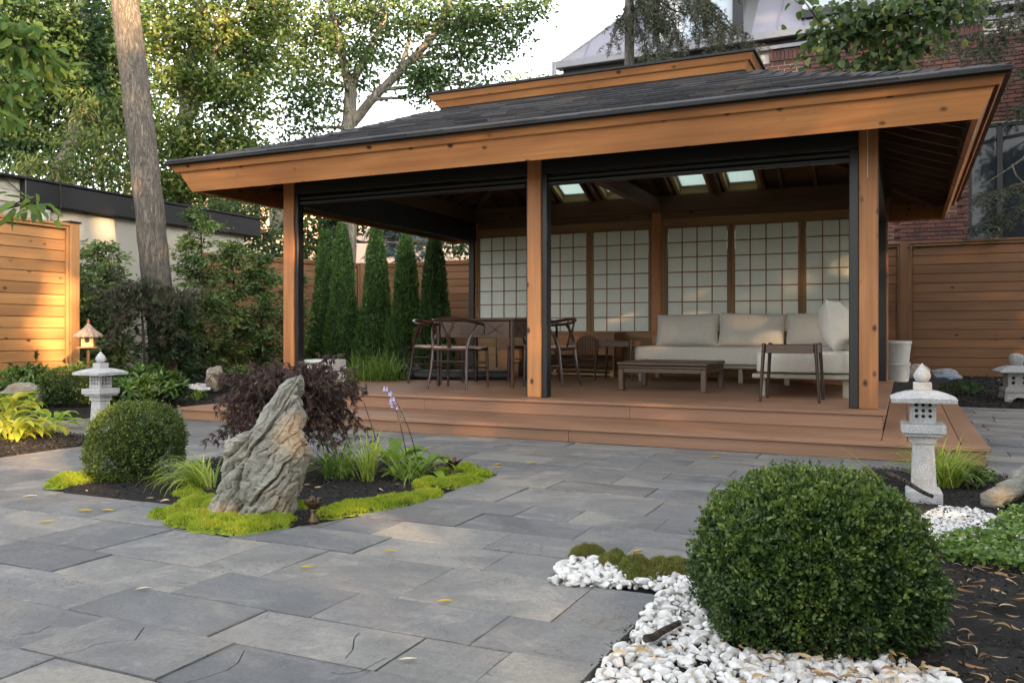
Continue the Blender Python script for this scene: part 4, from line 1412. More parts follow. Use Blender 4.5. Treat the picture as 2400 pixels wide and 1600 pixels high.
for i, (x, lab) in enumerate(((3.53, 'beige back cushion at the left end of the sofa'), (4.345, 'beige back cushion in the middle of the sofa, its corner peaked'), (5.13, 'beige back cushion in the sofa corner, partly behind the upright pillow'))):
    me = pillow2(0.82 if i < 2 else 0.74, 0.22, 0.44, seed=10 + i)
    o = link('back_cushion', me, FABRIC); tag(o, lab, 'cushion', 'back cushions of the sofa')
    place(o, x, 3.70, ZF + 0.425 + 0.205)
    o.rotation_euler = (R(-14), R((-1, 2, 0)[i]), TH)
me = pillow2(0.56, 0.30, 0.50, seed=21, wr=0.022, k=2.2, ex=0.62)
o = link('back_cushion', me, FABRIC); tag(o, 'plump beige pillow seen edge-on, leaning upright at the right end of the chaise', 'cushion', 'back cushions of the sofa')
o.location = W(5.50, 1.42, ZF + 0.425 + 0.245); o.rotation_euler = (0, R(0), TH + R(82)); o.rotation_euler[0] = R(-9)

# ------------------------------------------------------------------ stone lanterns
def holed_side(b, w, h, n, r, depth, M):
    """a square plate of n x n round holes, w wide h tall, transformed by M"""
    cw, chh = w / n, h / n
    for i in range(n):
        for j in range(n):
            cx, cz = -w / 2 + cw * (i + 0.5), chh * (j + 0.5)
            outer = []; inner = []; back = []
            for k in range(8):
                a = 2 * PI * k / 8 + PI / 8
                inner.append((cx + r * math.cos(a), 0, cz + r * math.sin(a)))
                back.append((cx + r * math.cos(a), depth, cz + r * math.sin(a)))
                ox, oz = math.cos(a), math.sin(a); m = max(abs(ox), abs(oz))
                sx = 1 if ox > 0 else -1; sz = 1 if oz > 0 else -1
                if abs(ox) > abs(oz): outer.append((cx + sx * cw / 2, 0, cz + sz * chh / 2 * 1.0))
                else: outer.append((cx + sx * cw / 2, 0, cz + sz * chh / 2))
            vs = [M @ Vector(p) for p in outer + inner + back]
            fs = []
            for k in range(8):
                k2 = (k + 1) % 8
                if outer[k] == outer[k2]:
                    fs.append((k, 8 + k2, 8 + k))
                else:
                    fs.append((k, k2, 8 + k2, 8 + k))
                fs.append((8 + k, 8 + k2, 16 + k2, 16 + k))
            b.add(vs, fs)
def make_lantern(label):
    r_ = empty('stone_lantern', (0, 0, 0), 0, label, 'lantern', 'tall pale granite garden lanterns')
    q = math.sqrt(2) / 2 * 2
    def sq(name, prof, parent=r_):
        b = MB(); b.lathe([(w / 2 * math.sqrt(2), z) for w, z in prof], 4, rot=PI / 4); return b.build(name, GRANITE, parent)
    sq('base', [(0.162, 0), (0.166, 0.004), (0.166, 0.056), (0.160, 0.063), (0.12, 0.072)])
    sq('column', [(0.116, 0.066), (0.096, 0.299)])
    sq('neck', [(0.114, 0.300), (0.118, 0.303), (0.118, 0.334), (0.114, 0.337)])
    sq('platform', [(0.165, 0.338), (0.172, 0.342), (0.172, 0.352), (0.198, 0.356), (0.202, 0.360), (0.202, 0.395), (0.196, 0.400), (0.13, 0.401)])
    b = MB()
    for k in range(4):
        M = Matrix.Rotation(k * PI / 2, 4, 'Z') @ Matrix.Translation((0, -0.059, 0.425))
        holed_side(b, 0.094, 0.086, 3, 0.0095, 0.018, M)
        # frame round the holed plate
        for (x0, x1, z0, z1) in ((-0.059, -0.047, -0.023, 0.086), (0.047, 0.059, -0.023, 0.086), (-0.047, 0.047, -0.023, 0.0)):
            b.add([M @ Vector(p) for p in ((x0, 0, z0), (x1, 0, z0), (x1, 0, z1), (x0, 0, z1))], [(0, 1, 2, 3)])
    b.build('lamp_box', GRANITE, r_)
    bx('lamp_core', -0.040, 0.040, -0.040, 0.040, 0.403, 0.508, BLACKM, r_, 0)
    b = MB()
    n = 8
    V = []; Fq = []
    for j in range(n + 1):
        for i in range(n + 1):
            x = -1 + 2 * i / n; y = -1 + 2 * j / n
            m = max(abs(x), abs(y))
            z = 0.572 - 0.036 * m ** 1.9 - 0.004 * (abs(x) * abs(y))
            V.append((x * 0.149, y * 0.149, z))
    for j in range(n):
        for i in range(n):
            a = j * (n + 1) + i; Fq.append((a, a + 1, a + n + 2, a + n + 1))
    b.add(V, Fq)
    per = [i for i in range(n)] + [i * (n + 1) + n for i in range(n)] + [n * (n + 1) + n - i for i in range(n)] + [(n - i) * (n + 1) for i in range(n)]
    pv = [V[i] for i in per]
    low = [(x * 0.985, y * 0.985, 0.512) for x, y, z in pv]
    m = len(pv)
    b.add(pv + low, [(i, i + m, (i + 1) % m + m, (i + 1) % m) for i in range(m)] + [tuple(range(m, 2 * m))])
    b.build('cap', GRANITE, r_)
    sq('finial_block', [(0.080, 0.568), (0.084, 0.572), (0.084, 0.604), (0.079, 0.609)])
    b = MB(); b.lathe([(0.020, 0.608), (0.031, 0.616), (0.039, 0.632), (0.040, 0.645), (0.034, 0.662), (0.023, 0.678), (0.011, 0.693), (0.001, 0.706)], 20)
    b.build('finial', GRANITE, r_, True)
    return r_
l1 = make_lantern('tall pale granite lantern in the right bed, in front of the deck step corner')
l1.location = (2.10, 4.32, 0.0); l1.rotation_euler = (0, R(-0.6), TH + R(2))
l2 = copy_tree(l1); l2['label'] = 'tall pale granite lantern at the left, behind the round boxwood ball'
l2.location = (-3.40, 7.0, 0.0); l2.rotation_euler = (0, 0, TH + R(3))

pg = empty('pagoda_lantern', gp(2382, 949), TH + R(8), 'squat grey stone pagoda lantern in the back right bed near the wooden fence', 'lantern')
def sqp(name, prof, n=4, rot=PI / 4, sc=math.sqrt(2)):
    b = MB(); b.lathe([(w / 2 * sc, z) for w, z in prof], n, rot=rot); return b.build(name, GRANITED, pg)
for a in range(4):
    M = Matrix.Rotation(a * PI / 2, 4, 'Z')
    b = MB()
    ring = [(-0.17, 0), (-0.10, 0)] + [(-0.10 * math.cos(t), 0.10 * math.sin(t)) for t in [PI * k / 8 for k in range(1, 8)]] + [(0.10, 0), (0.17, 0), (0.145, 0.155), (-0.145, 0.155)]
    vs = [(x, -0.155 + 0.02 * z / 0.155, z) for x, z in ring]; vs2 = [(x * 0.8, -0.105, z) for x, z in ring]
    mm = len(ring)
    b.add([M @ Vector(p) for p in vs + vs2], [tuple(range(mm)), tuple(range(mm, 2 * mm))[::-1]] + [(i, i + mm, (i + 1) % mm + mm, (i + 1) % mm) for i in range(mm)])
    b.build('leg_block', GRANITED, pg)
sqp('platform', [(0.29, 0.156), (0.30, 0.16), (0.30, 0.20), (0.28, 0.21), (0.20, 0.215)])
b = MB()
for k in range(4):
    M = Matrix.Rotation(k * PI / 2, 4, 'Z') @ Matrix.Translation((0, -0.115, 0.24))
    holed_side(b, 0.23, 0.115, 2, 0.022, 0.04, M)
    b.add([M @ Vector(p) for p in ((-0.115, 0, -0.03), (0.115, 0, -0.03), (0.115, 0, 0), (-0.115, 0, 0))], [(0, 1, 2, 3)])
    b.add([M @ Vector(p) for p in ((-0.115, 0, 0.115), (0.115, 0, 0.115), (0.115, 0, 0.15), (-0.115, 0, 0.15))], [(0, 1, 2, 3)])
b.build('lamp_box', GRANITED, pg)
bx('lamp_core', -0.07, 0.07, -0.07, 0.07, 0.216, 0.385, BLACKM, pg, 0)
sqp('cap', [(0.42, 0.385), (0.44, 0.392), (0.43, 0.408), (0.30, 0.445), (0.17, 0.468), (0.14, 0.470)])
sqp('finial', [(0.13, 0.471), (0.14, 0.49), (0.16, 0.53), (0.165, 0.56), (0.14, 0.595), (0.05, 0.612)], 12, 0, 1.0)

# ------------------------------------------------------------------ bird house on a pole
p0 = pw(207, 815, 9.5)
bh = empty('bird_house', (p0.x, p0.y, 0.05), R(15), 'small thatched wooden bird house on a pole by the end of the left fence', 'bird house')
zb = p0.z - 0.05
b = MB(); b.tube([(0, 0, 0), (0, 0, zb - 0.004)], 0.018, 8); b.build('pole', OLDW[2], bh, True)
bx('floor_board', -0.11, 0.11, -0.10, 0.10, zb - 0.003, zb + 0.012, CABW, bh, 0.002)
b = MB(); 
wv, hv = 0.062, 0.135
b.lathe([(wv * math.sqrt(2), zb + 0.013), (wv * math.sqrt(2), zb + 0.013 + hv)], 4, rot=PI / 4)
b.build('box_wall', PALEW[2], bh)
b = MB(); b.tube([(0, -wv - 0.001, zb + 0.085), (0, -wv - 0.003, zb + 0.085)], 0.027, 16); b.build('entrance_hole', BLACKM, bh)
b = MB()
prof = [(0.155, zb + 0.125), (0.150, zb + 0.145), (0.10, zb + 0.185), (0.05, zb + 0.225), (0.022, zb + 0.262), (0.012, zb + 0.275)]
n = 30; V = []
for r, z in prof:
    for k in range(n):
        a = 2 * PI * k / n; rr = r * (1.0 if k % 2 else 0.93)
        V.append((rr * math.cos(a), rr * math.sin(a), z - (0.006 if k % 2 == 0 and r > 0.1 else 0)))
Fq = [(i * n + k, i * n + (k + 1) % n, (i + 1) * n + (k + 1) % n, (i + 1) * n + k) for i in range(len(prof) - 1) for k in range(n)] + [tuple(range(n))[::-1]]
b.add(V, Fq); b.build('thatched_roof', plain('weathered_thatch', (0.22, 0.18, 0.15), 0.9, 0, 0.4, 40, 0.6), bh)
b = MB(); b.lathe([(0.008, zb + 0.27), (0.018, zb + 0.285), (0.010, zb + 0.30), (0.014, zb + 0.308), (0.002, zb + 0.325)], 10); b.build('roof_knob', plain('red_knob', (0.3, 0.08, 0.05), 0.5), bh, True)

# buckets
bk = empty('bucket_stack', W(6.02, 5.75, 0.17), 0, 'two stacked white plastic buckets beside the back right post', 'bucket')
for z, r0, r1, h in ((0, 0.125, 0.15, 0.27), (0.262, 0.13, 0.165, 0.31)):
    b = MB(); b.lathe([(r0, z), (r1 * 0.98, z + h * 0.86), (r1 * 1.04, z + h * 0.87), (r1 * 1.04, z + h * 0.92), (r1, z + h * 0.93), (r1 * 1.03, z + h), (r1 * 0.97, z + h), (r0 * 0.97, z + h - 0.06)], 24)
    b.build('bucket', WHITEP, bk, True)

# bronze garden lights
def uplight(label, p, h, kind):
    r_ = empty('garden_light', p, R(20), label, 'garden light')
    b = MB(); b.lathe([(0.024, 0), (0.026, 0.012), (0.014, 0.03), (0.012, h * 0.45), (0.017, h * 0.5), (0.015, h * 0.56)], 14); b.build('stem', BRONZE, r_, True)
    b = MB(); b.lathe([(0.012, h * 0.56), (0.03, h * 0.68), (0.043, h * 0.80), (0.046, h * 0.86), (0.043, h * 0.87), (0.034, h * 0.74), (0.0, h * 0.66)], 16); b.build('cup', BRONZE, r_, True)
    if kind == 0:
        for k in range(11):
            a = k * 2.4; rr = 0.010 + 0.0026 * k if k else 0
            b = MB(); b.lathe([(0.001, -0.011), (0.008, -0.008), (0.011, 0), (0.008, 0.008), (0.001, 0.011)], 8, (rr * math.cos(a), rr * math.sin(a), h * 0.90 + 0.006 * math.cos(k))); b.build('bronze_ball', BRONZE, r_, True)
    else:
        for k in range(6):
            a = k * PI / 3
            b = MB(); c, s_ = math.cos(a), math.sin(a)
            b.add([(c * 0.02 - s_ * 0.006, s_ * 0.02 + c * 0.006, h * 0.8), (c * 0.02 + s_ * 0.006, s_ * 0.02 - c * 0.006, h * 0.8), (c * 0.055 + s_ * 0.014, s_ * 0.055 - c * 0.014, h * 0.95), (c * 0.068, s_ * 0.068, h * 1.06), (c * 0.055 - s_ * 0.014, s_ * 0.055 + c * 0.014, h * 0.95)], [(0, 1, 2, 3, 4)])
            o = b.build('petal', BRONZE, r_); md = o.modifiers.new('t', 'SOLIDIFY'); md.thickness = 0.004
    return r_
uplight('bronze goblet garden light heaped with small balls, right of the standing stone', gp(735, 1226), 0.118, 0)
uplight('dark bronze flower shaped garden light in the moss at the back corner of the island', gp(1060, 1118, 0.0), 0.11, 1)
# ------------------------------------------------------------------ the standing stone
def standing_stone():
    rows = [(0.655, .185, .205, .03), (0.642, .135, .214, .05), (0.61, .092, .218, .07), (0.565, .068, .212, .085), (0.505, .030, .214, .10), (0.445, -.005, .218, .12),
            (0.398, -.065, .221, .13), (0.36, -.158, .225, .14), (0.305, -.181, .232, .15), (0.225, -.188, .229, .16), (0.14, -.180, .216, .17), (0.067, -.215, .195, .18), (0.0, -.240, .180, .19), (-0.06, -.24, .17, .19)]
    rows = rows[::-1]
    NZ, NP = 190, 220
    zs = np.array([r[0] for r in rows]); xl = np.array([r[1] for r in rows]); xr = np.array([r[2] for r in rows]); dd = np.array([r[3] for r in rows])
    V = []
    A = math.radians(56)
    for j in range(NZ + 1):
        z = -0.06 + 0.715 * j / NZ
        l, r_, d = np.interp(z, zs, xl), np.interp(z, zs, xr), np.interp(z, zs, dd)
        c, h = (l + r_) / 2, (r_ - l) / 2
        for i in range(NP):
            th = 2 * PI * i / NP
            cx, sy = math.cos(th), math.sin(th)
            x = c + h * math.copysign(abs(cx) ** 0.8, cx); y = d * math.copysign(abs(sy) ** 0.75, sy)
            p = Vector((x, y, z))
            nrm = Vector((cx * d, sy * h, 0)).normalized()
            al = x * math.cos(A) + z * math.sin(A);             # along the grain, rising to the right
            ac = -x * math.sin(A) + z * math.cos(A)
            jit = 0.012 * noise.noise(p * 18)
            q = Vector(((ac + jit) * 8.5, (al + jit) * 2.1, y * 4 + 1.7))
            dv, pv_ = noise.voronoi(q)
            crack = dv[1] - dv[0]
            cellh = noise.noise(pv_[0] * 3.3)
            q2 = Vector(((ac + jit) * 21, (al - jit) * 6.5, y * 9 + 4.2))
            dv2, pv2 = noise.voronoi(q2)
            crack2 = dv2[1] - dv2[0]
            tilt = (q - pv_[0]).x * 0.020 * (1 if cellh > 0 else -0.6)
            g = 0.028 * math.exp(-(crack / 0.085) ** 2) + 0.010 * math.exp(-(crack2 / 0.08) ** 2) - 0.026 * cellh - tilt * 0.8 - 0.008 * noise.noise(pv2[0] * 5.1)
            top = 1 - max(0, (z - 0.35) / 0.3) * 0.55
            bul = 0.014 * noise.noise(p * 7 + Vector((5, 1, 2))) + 0.012 * abs(noise.noise(p * 13)) + 0.007 * noise.noise(p * 34) + 0.003 * noise.noise(p * 80) + 0.010 * noise.noise(Vector((ac * 26, al * 3, y * 5))) + 0.004 * noise.noise(Vector((ac * 60, al * 7, y * 9)))
            hol = 0.05 * math.exp(-(((x + 0.07) / 0.035) ** 2 + ((z - 0.05) / 0.045) ** 2)) if sy < 0 else 0
            hol += 0.03 * math.exp(-(((x + 0.11) / 0.02) ** 2 + ((z - 0.12) / 0.06) ** 2)) if sy < 0 else 0
            p = p + nrm * ((bul - g) * top - hol - 0.014 * min(1.0, h / 0.15))
            V.append(p)
    b = MB()
    fs = [(j * NP + i, j * NP + (i + 1) % NP, (j + 1) * NP + (i + 1) % NP, (j + 1) * NP + i) for j in range(NZ) for i in range(NP)]
    tc = sum((Vector(v) for v in V[-NP:]), Vector()) / NP + Vector((0, 0, 0.006))
    V.append(tc); t = len(V) - 1
    fs += [(NZ * NP + i, NZ * NP + (i + 1) % NP, t) for i in range(NP)]
    b.add(V, fs)
    me = b.mesh(); me.shade_smooth()
    return me
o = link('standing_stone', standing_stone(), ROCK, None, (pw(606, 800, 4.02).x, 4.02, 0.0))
o.rotation_euler = (0, 0, R(2))
tag(o, 'tall pointed grey scholar stone with deep diagonal cracks standing in bright moss', 'stone')

def rock(name, loc_, size, seed, mat, label, cat='rock', rz=0, group=None, sub=5, rough=1.0, tilt=0, parent=None):
    import bmesh
    bm = bmesh.new(); bmesh.ops.create_icosphere(bm, subdivisions=sub, radius=1)
    sd = Vector((seed * 7.3, seed * 3.1, seed))
    cuts = []
    rr = random.Random(seed)
    for _ in range(9):
        n = Vector((rr.gauss(0, 1), rr.gauss(0, 1), rr.gauss(0, 0.8))).normalized(); cuts.append((n, rr.uniform(0.66, 0.95)))
    for v in bm.verts:
        p = v.co.copy()
        for n, d in cuts:
            k = p.dot(n)
            if k > d: p -= n * (k - d) * 0.85
        p += p.normalized() * (0.14 * noise.noise(p * 1.7 + sd) + 0.06 * noise.noise(p * 4 + sd) + 0.03 * noise.noise(p * 10 + sd)) * rough
        g = noise.noise(Vector((p.x * 2, p.y * 2, p.z * 6)) + sd)
        p -= p.normalized() * 0.05 * math.exp(-(g / 0.05) ** 2) * rough
        v.co = Vector((p.x * size[0], p.y * size[1], p.z * size[2]))
    me = bpy.data.meshes.new(name); bm.to_mesh(me); bm.free(); me.shade_smooth()
    o = link(name, me, mat, parent, loc_, (0, tilt, rz))
    return tag(o, label, cat, group)
def wxy(x, y, z=0): return Vector((x, y, z))
r0 = pw(42, 915, 9.0); rock('boulder', (r0.x, 9.1, 0.17), (0.23, 0.17, 0.15), 3, ROCK, 'smooth grey boulder behind the fern at the left edge, below the fence', rz=0.4)
r0 = pw(505, 890, 11.0); rock('boulder', (r0.x, 11.0, 0.27), (0.13, 0.11, 0.18), 5, ROCK, 'upright grey brown rock beside white pebbles in the back left bed', tilt=0.1)
r0 = pw(556, 890, 11.6); rock('boulder', (r0.x, 11.6, 0.20), (0.17, 0.12, 0.10), 8, ROCKT, 'low tan rock beside the upright rock in the back left bed')
r0 = pw(2158, 875, 12.0); rock('boulder', (r0.x, 12.1, 0.24), (0.20, 0.16, 0.17), 11, ROCKT, 'tan rock lying against the right fence, left of the bluish rock', sub=4)
r0 = pw(2215, 875, 11.9); rock('boulder', (r0.x, 11.9, 0.23), (0.24, 0.15, 0.13), 12, ROCKB, 'bluish angular rock by the right fence beside the tan rock', sub=4)

# stone log leaning up at the right edge
b = MB()
pts = []; rad = []
p_a = gp(2292, 1200, 0.04); p_b = gp(2530, 1040, 0.22); 
p_a = Vector((2.32, 4.12, 0.035)); p_b = Vector((2.98, 4.55, 0.21))
for k in range(30):
    f = k / 29
    p = p_a.lerp(p_b, f) + Vector((0, 0, 0.012 * noise.noise(Vector((f * 6, 0, 0)))))
    pts.append(p); rad.append((0.045 + 0.026 * f) * (1 + 0.12 * noise.noise(Vector((f * 9, 3, 0)))) * (0.75 if k == 0 else 1))
b.tube(pts, rad, 24)
me = b.mesh()
for v in me.vertices:
    dv_, pv3 = noise.voronoi(Vector((v.co.x * 6, v.co.y * 14, v.co.z * 22))); v.co += v.normal * (0.012 * noise.noise(v.co * 14) + 0.005 * noise.noise(v.co * 50) - 0.008 * math.exp(-((dv_[1] - dv_[0]) / 0.08) ** 2) + 0.010 * noise.noise(pv3[0] * 3))
me.shade_smooth()
tag(link('leaning_stone', me, ROCK), 'long grey log-like stone lying slanted at the right edge above white pebbles', 'stone')

def stick(name, a, b_, r, label, seed=0):
    m = MB(); n = 10
    pts = [Vector(a).lerp(Vector(b_), k / n) + Vector((noise.noise(Vector((k * .23, seed + .5, 0))), noise.noise(Vector((k * .23, seed + .5, 5))), noise.noise(Vector((k * .23, seed + .5, 9))))) * r * 0.9 for k in range(n + 1)]
    m.tube(pts, [r * (1.0 - 0.25 * k / n) * (1 + 0.15 * noise.noise(Vector((k, seed, 2)))) for k in range(n + 1)], 9)
    return tag(m.build(name, BARKD, None, True), label, 'stick')
stick('stick', gp(1508, 1500, 0.052), gp(1594, 1458, 0.060), 0.011, 'short thick dead stick lying on white pebbles at the paving edge', 1)
stick('twig', pw(2075, 1108, 2.50), pw(2188, 1163, 2.42), 0.0075, 'thin dead twig sticking out of the big boxwood toward the right lantern', 2)

# ------------------------------------------------------------------ pebbles
def poly_in(p, poly):
    c = False; n = len(poly)
    for i in range(n):
        a, b_ = poly[i], poly[(i + 1) % n]
        if (a[1] > p[1]) != (b_[1] > p[1]) and p[0] < (b_[0] - a[0]) * (p[1] - a[1]) / (b_[1] - a[1]) + a[0]: c = not c
    return c
def ico(sub):
    import bmesh
    bm = bmesh.new(); bmesh.ops.create_icosphere(bm, subdivisions=sub, radius=1)
    V = np.array([v.co[:] for v in bm.verts]); Fq = np.array([[v.index for v in f.verts] for f in bm.faces]); bm.free()
    return V, Fq
def pebbles(name, poly, sp, rad, label, layers=2, z0=0.0, mat=None):
    """poly in world ground coordinates"""
    BV, BF = ico(2 if rad > 0.012 else 1)
    vars_ = []
    for k in range(8):
        V = BV.copy()
        for i in range(len(V)):
            p = Vector(V[i]); rr = random.Random(k)
            for _ in range(9):
                n = Vector((rr.gauss(0, 1), rr.gauss(0, 1), rr.gauss(0, 1))).normalized(); d = rr.uniform(0.42, 0.85)
                q = p.dot(n)
                if q > d: p -= n * (q - d) * 0.95
            V[i] = p * (1 + 0.12 * noise.noise(p * 1.5 + Vector((k * 5, 0, 0))))
        vars_.append(V)
    xs = [p[0] for p in poly]; ys = [p[1] for p in poly]
    parts = []
    for ly in range(layers):
        y = min(ys)
        while y < max(ys):
            x = min(xs) + random.uniform(0, sp)
            while x < max(xs):
                px, py = x + random.uniform(-.35, .35) * sp, y + random.uniform(-.35, .35) * sp
                if poly_in((px, py), poly):
                    r_ = rad * random.uniform(0.5, 1.3)
                    S = np.diag([r_ * random.uniform(1.0, 1.7), r_ * random.uniform(0.8, 1.1), r_ * random.uniform(0.55, 0.95)])
                    M = np.array(Matrix.Rotation(random.uniform(0, 6.3), 3, 'Z') @ Matrix.Rotation(random.uniform(-0.5, 0.5), 3, 'X'))
                    V = vars_[random.randrange(8)] @ S @ M.T
                    z = z0 - 0.006 + r_ * 0.5 + ly * rad * 0.9 + random.uniform(-.2, .3) * rad
                    parts.append((V + np.array([px, py, z]), BF))
                x += sp
            y += sp * 0.87
    V, Fq = join(parts)
    me = big_mesh(name, V, Fq); me.shade_smooth(); me.set_sharp_from_angle(angle=R(32))
    o = link(name, me, mat or PEBBLE)
    return tag(o, label, 'gravel', None, 'stuff')
def gxy(*a): return [tuple(gp(px, py))[:2] for px, py in a]
pebbles('white_pebbles', gxy((1284, 1367), (1343, 1313), (1400, 1318), (1620, 1350), (1700, 1450), (1700, 1540), (1900, 1552), (2100, 1556), (2240, 1610), (2240, 1690), (1290, 1690), (1396, 1590), (1447, 1538), (1500, 1470), (1540, 1412), (1560, 1392), (1580, 1382), (1450, 1378)), 0.027, 0.0165, 'white marble pebbles along the paving edge in front of the big boxwood')
pebbles('white_pebbles', gxy((2160, 1212), (2205, 1190), (2300, 1200), (2345, 1228), (2310, 1275), (2190, 1280), (2150, 1250)), 0.020, 0.012, 'small patch of white pebbles behind the big boxwood, below the leaning stone')
pebbles('white_pebbles', [(pw(x, y, d).x, d) for x, y, d in ((425, 0, 10.6), (492, 0, 10.6), (480, 0, 11.7), (430, 0, 11.7))], 0.045, 0.026, 'patch of small white pebbles beside the upright rock in the back left bed', 1, 0.13)
pebbles('white_pebbles', [(pw(x, y, d).x, d) for x, y, d in ((262, 0, 10.0), (322, 0, 10.0), (318, 0, 10.9), (268, 0, 10.9))], 0.045, 0.024, 'thin patch of white pebbles behind the left lantern', 1, 0.11)

# ------------------------------------------------------------------ clipped boxwood balls
def ball(name, c, r, h, n, leafL, mat, label, core=None, zlow=0.02, sq=2.8, nshoot=260):
    """c ground centre, r radii, h height: a leafy rounded bush with its twigs"""
    root = empty(name, c, 0, label, 'bush', 'clipped boxwood balls')
    cz = h * 0.46
    D = rdir(n * 2)
    D = D[D[:, 2] > -0.86][:n]
    n = len(D)
    pf = np.array([fbm(tuple(d), 2.2, 3) for d in D])
    pf2 = np.array([noise.noise(Vector(d) * 9) for d in D])
    e = np.where(D[:, 2] < 0, 3.8, sq)
    q = (np.abs(D[:, 0]) ** e + np.abs(D[:, 1]) ** e + np.abs(D[:, 2]) ** e) ** (-1 / e)
    depth = 1 - np.abs(rng.normal(size=n)) * 0.055 - 0.06 * (rng.random(n) < .15)
    pf3 = np.array([max(0.0, noise.noise(Vector(d) * 22)) for d in D])
    rad = q * (1 + 0.10 * pf + 0.06 * pf2 + 0.15 * pf3) * depth
    P = D * rad[:, None] * np.array([r, r * 0.96, h * 0.54])
    P[:, 2] += cz
    P[:, 2] = np.maximum(P[:, 2], zlow)
    out = unit(D * np.array([1, 1, 1.0]) + rng.normal(size=(n, 3)) * 0.75 + np.array([0, 0, 0.35]))
    Nn = unit(D + rng.normal(size=(n, 3)) * 0.8)
    L = leafL * rng.uniform(0.6, 1.3, n)
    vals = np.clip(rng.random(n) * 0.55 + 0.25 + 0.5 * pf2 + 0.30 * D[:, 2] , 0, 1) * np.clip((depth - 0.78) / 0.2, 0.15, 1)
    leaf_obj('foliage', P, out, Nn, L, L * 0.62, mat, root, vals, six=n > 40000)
    # stray shoots standing clear of the clipped surface
    m = nshoot
    sd_ = rdir(m, 0.25); sd_ = sd_[sd_[:, 2] > -0.6]; m = len(sd_)
    e = sq
    sq_ = (np.abs(sd_[:, 0]) ** e + np.abs(sd_[:, 1]) ** e + np.abs(sd_[:, 2]) ** e) ** (-1 / e)
    SB_ = sd_ * sq_[:, None] * np.array([r, r * 0.96, h * 0.54]) * 0.97; SB_[:, 2] += cz
    ax_ = unit(sd_ + rng.normal(size=(m, 3)) * 0.5 + np.array([0, 0, 0.5]))
    ln = leafL * rng.uniform(1.5, 3.6, m)
    tt = np.tile(np.linspace(0.1, 1, 9), m)
    SP_ = np.repeat(SB_, 9, 0) + np.repeat(ax_ * ln[:, None], 9, 0) * tt[:, None]
    SD_ = unit(np.repeat(ax_, 9, 0) * 0.7 + rng.normal(size=(len(SP_), 3)) * 0.6)
    leaf_obj('shoots', SP_, SD_, rdir(len(SP_)), leafL * rng.uniform(0.6, 1.05, len(SP_)), leafL * 0.5, mat, root, np.clip(np.repeat(rng.random(m), 9) * 0.9 + 0.15, 0, 1))
    # twigs reaching out from the base
    b = MB()
    for k in range(70):
        d = Vector(rdir(1, 0.5)[0]); d.z = abs(d.z)
        t = Vector((d.x * r * 0.93, d.y * r * 0.9, cz + d.z * h * 0.48))
        b.tube([(0, 0, 0.02), t * 0.45 + Vector((0, 0, -0.03)), t], [0.008, 0.005, 0.0015], 5)
    b.build('twigs', BARKD, root)
    # dense inner growth
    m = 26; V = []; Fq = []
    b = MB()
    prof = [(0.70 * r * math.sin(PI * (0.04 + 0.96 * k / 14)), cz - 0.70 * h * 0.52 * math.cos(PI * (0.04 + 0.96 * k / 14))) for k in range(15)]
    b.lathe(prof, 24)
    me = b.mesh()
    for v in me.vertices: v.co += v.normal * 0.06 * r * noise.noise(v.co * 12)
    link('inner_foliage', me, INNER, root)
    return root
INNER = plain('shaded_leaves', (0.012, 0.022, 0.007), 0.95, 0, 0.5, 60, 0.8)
ball('boxwood_ball', (0.875, 2.47, 0), 0.305, 0.450, 70000, 0.0135, L_BOX, 'big dark green boxwood ball in the right foreground over white pebbles', sq=2.3, nshoot=520)
ball('boxwood_ball', (-2.23, 5.03, 0), 0.245, 0.435, 22000, 0.0145, L_BOXL, 'round green boxwood ball in the island bed at the left of the standing stone')
ball('boxwood_ball', (pw(166, 900, 9.3).x, 9.3, 0.08), 0.27, 0.40, 9000, 0.020, L_BOX, 'small dark boxwood ball behind the left lantern near the fence')

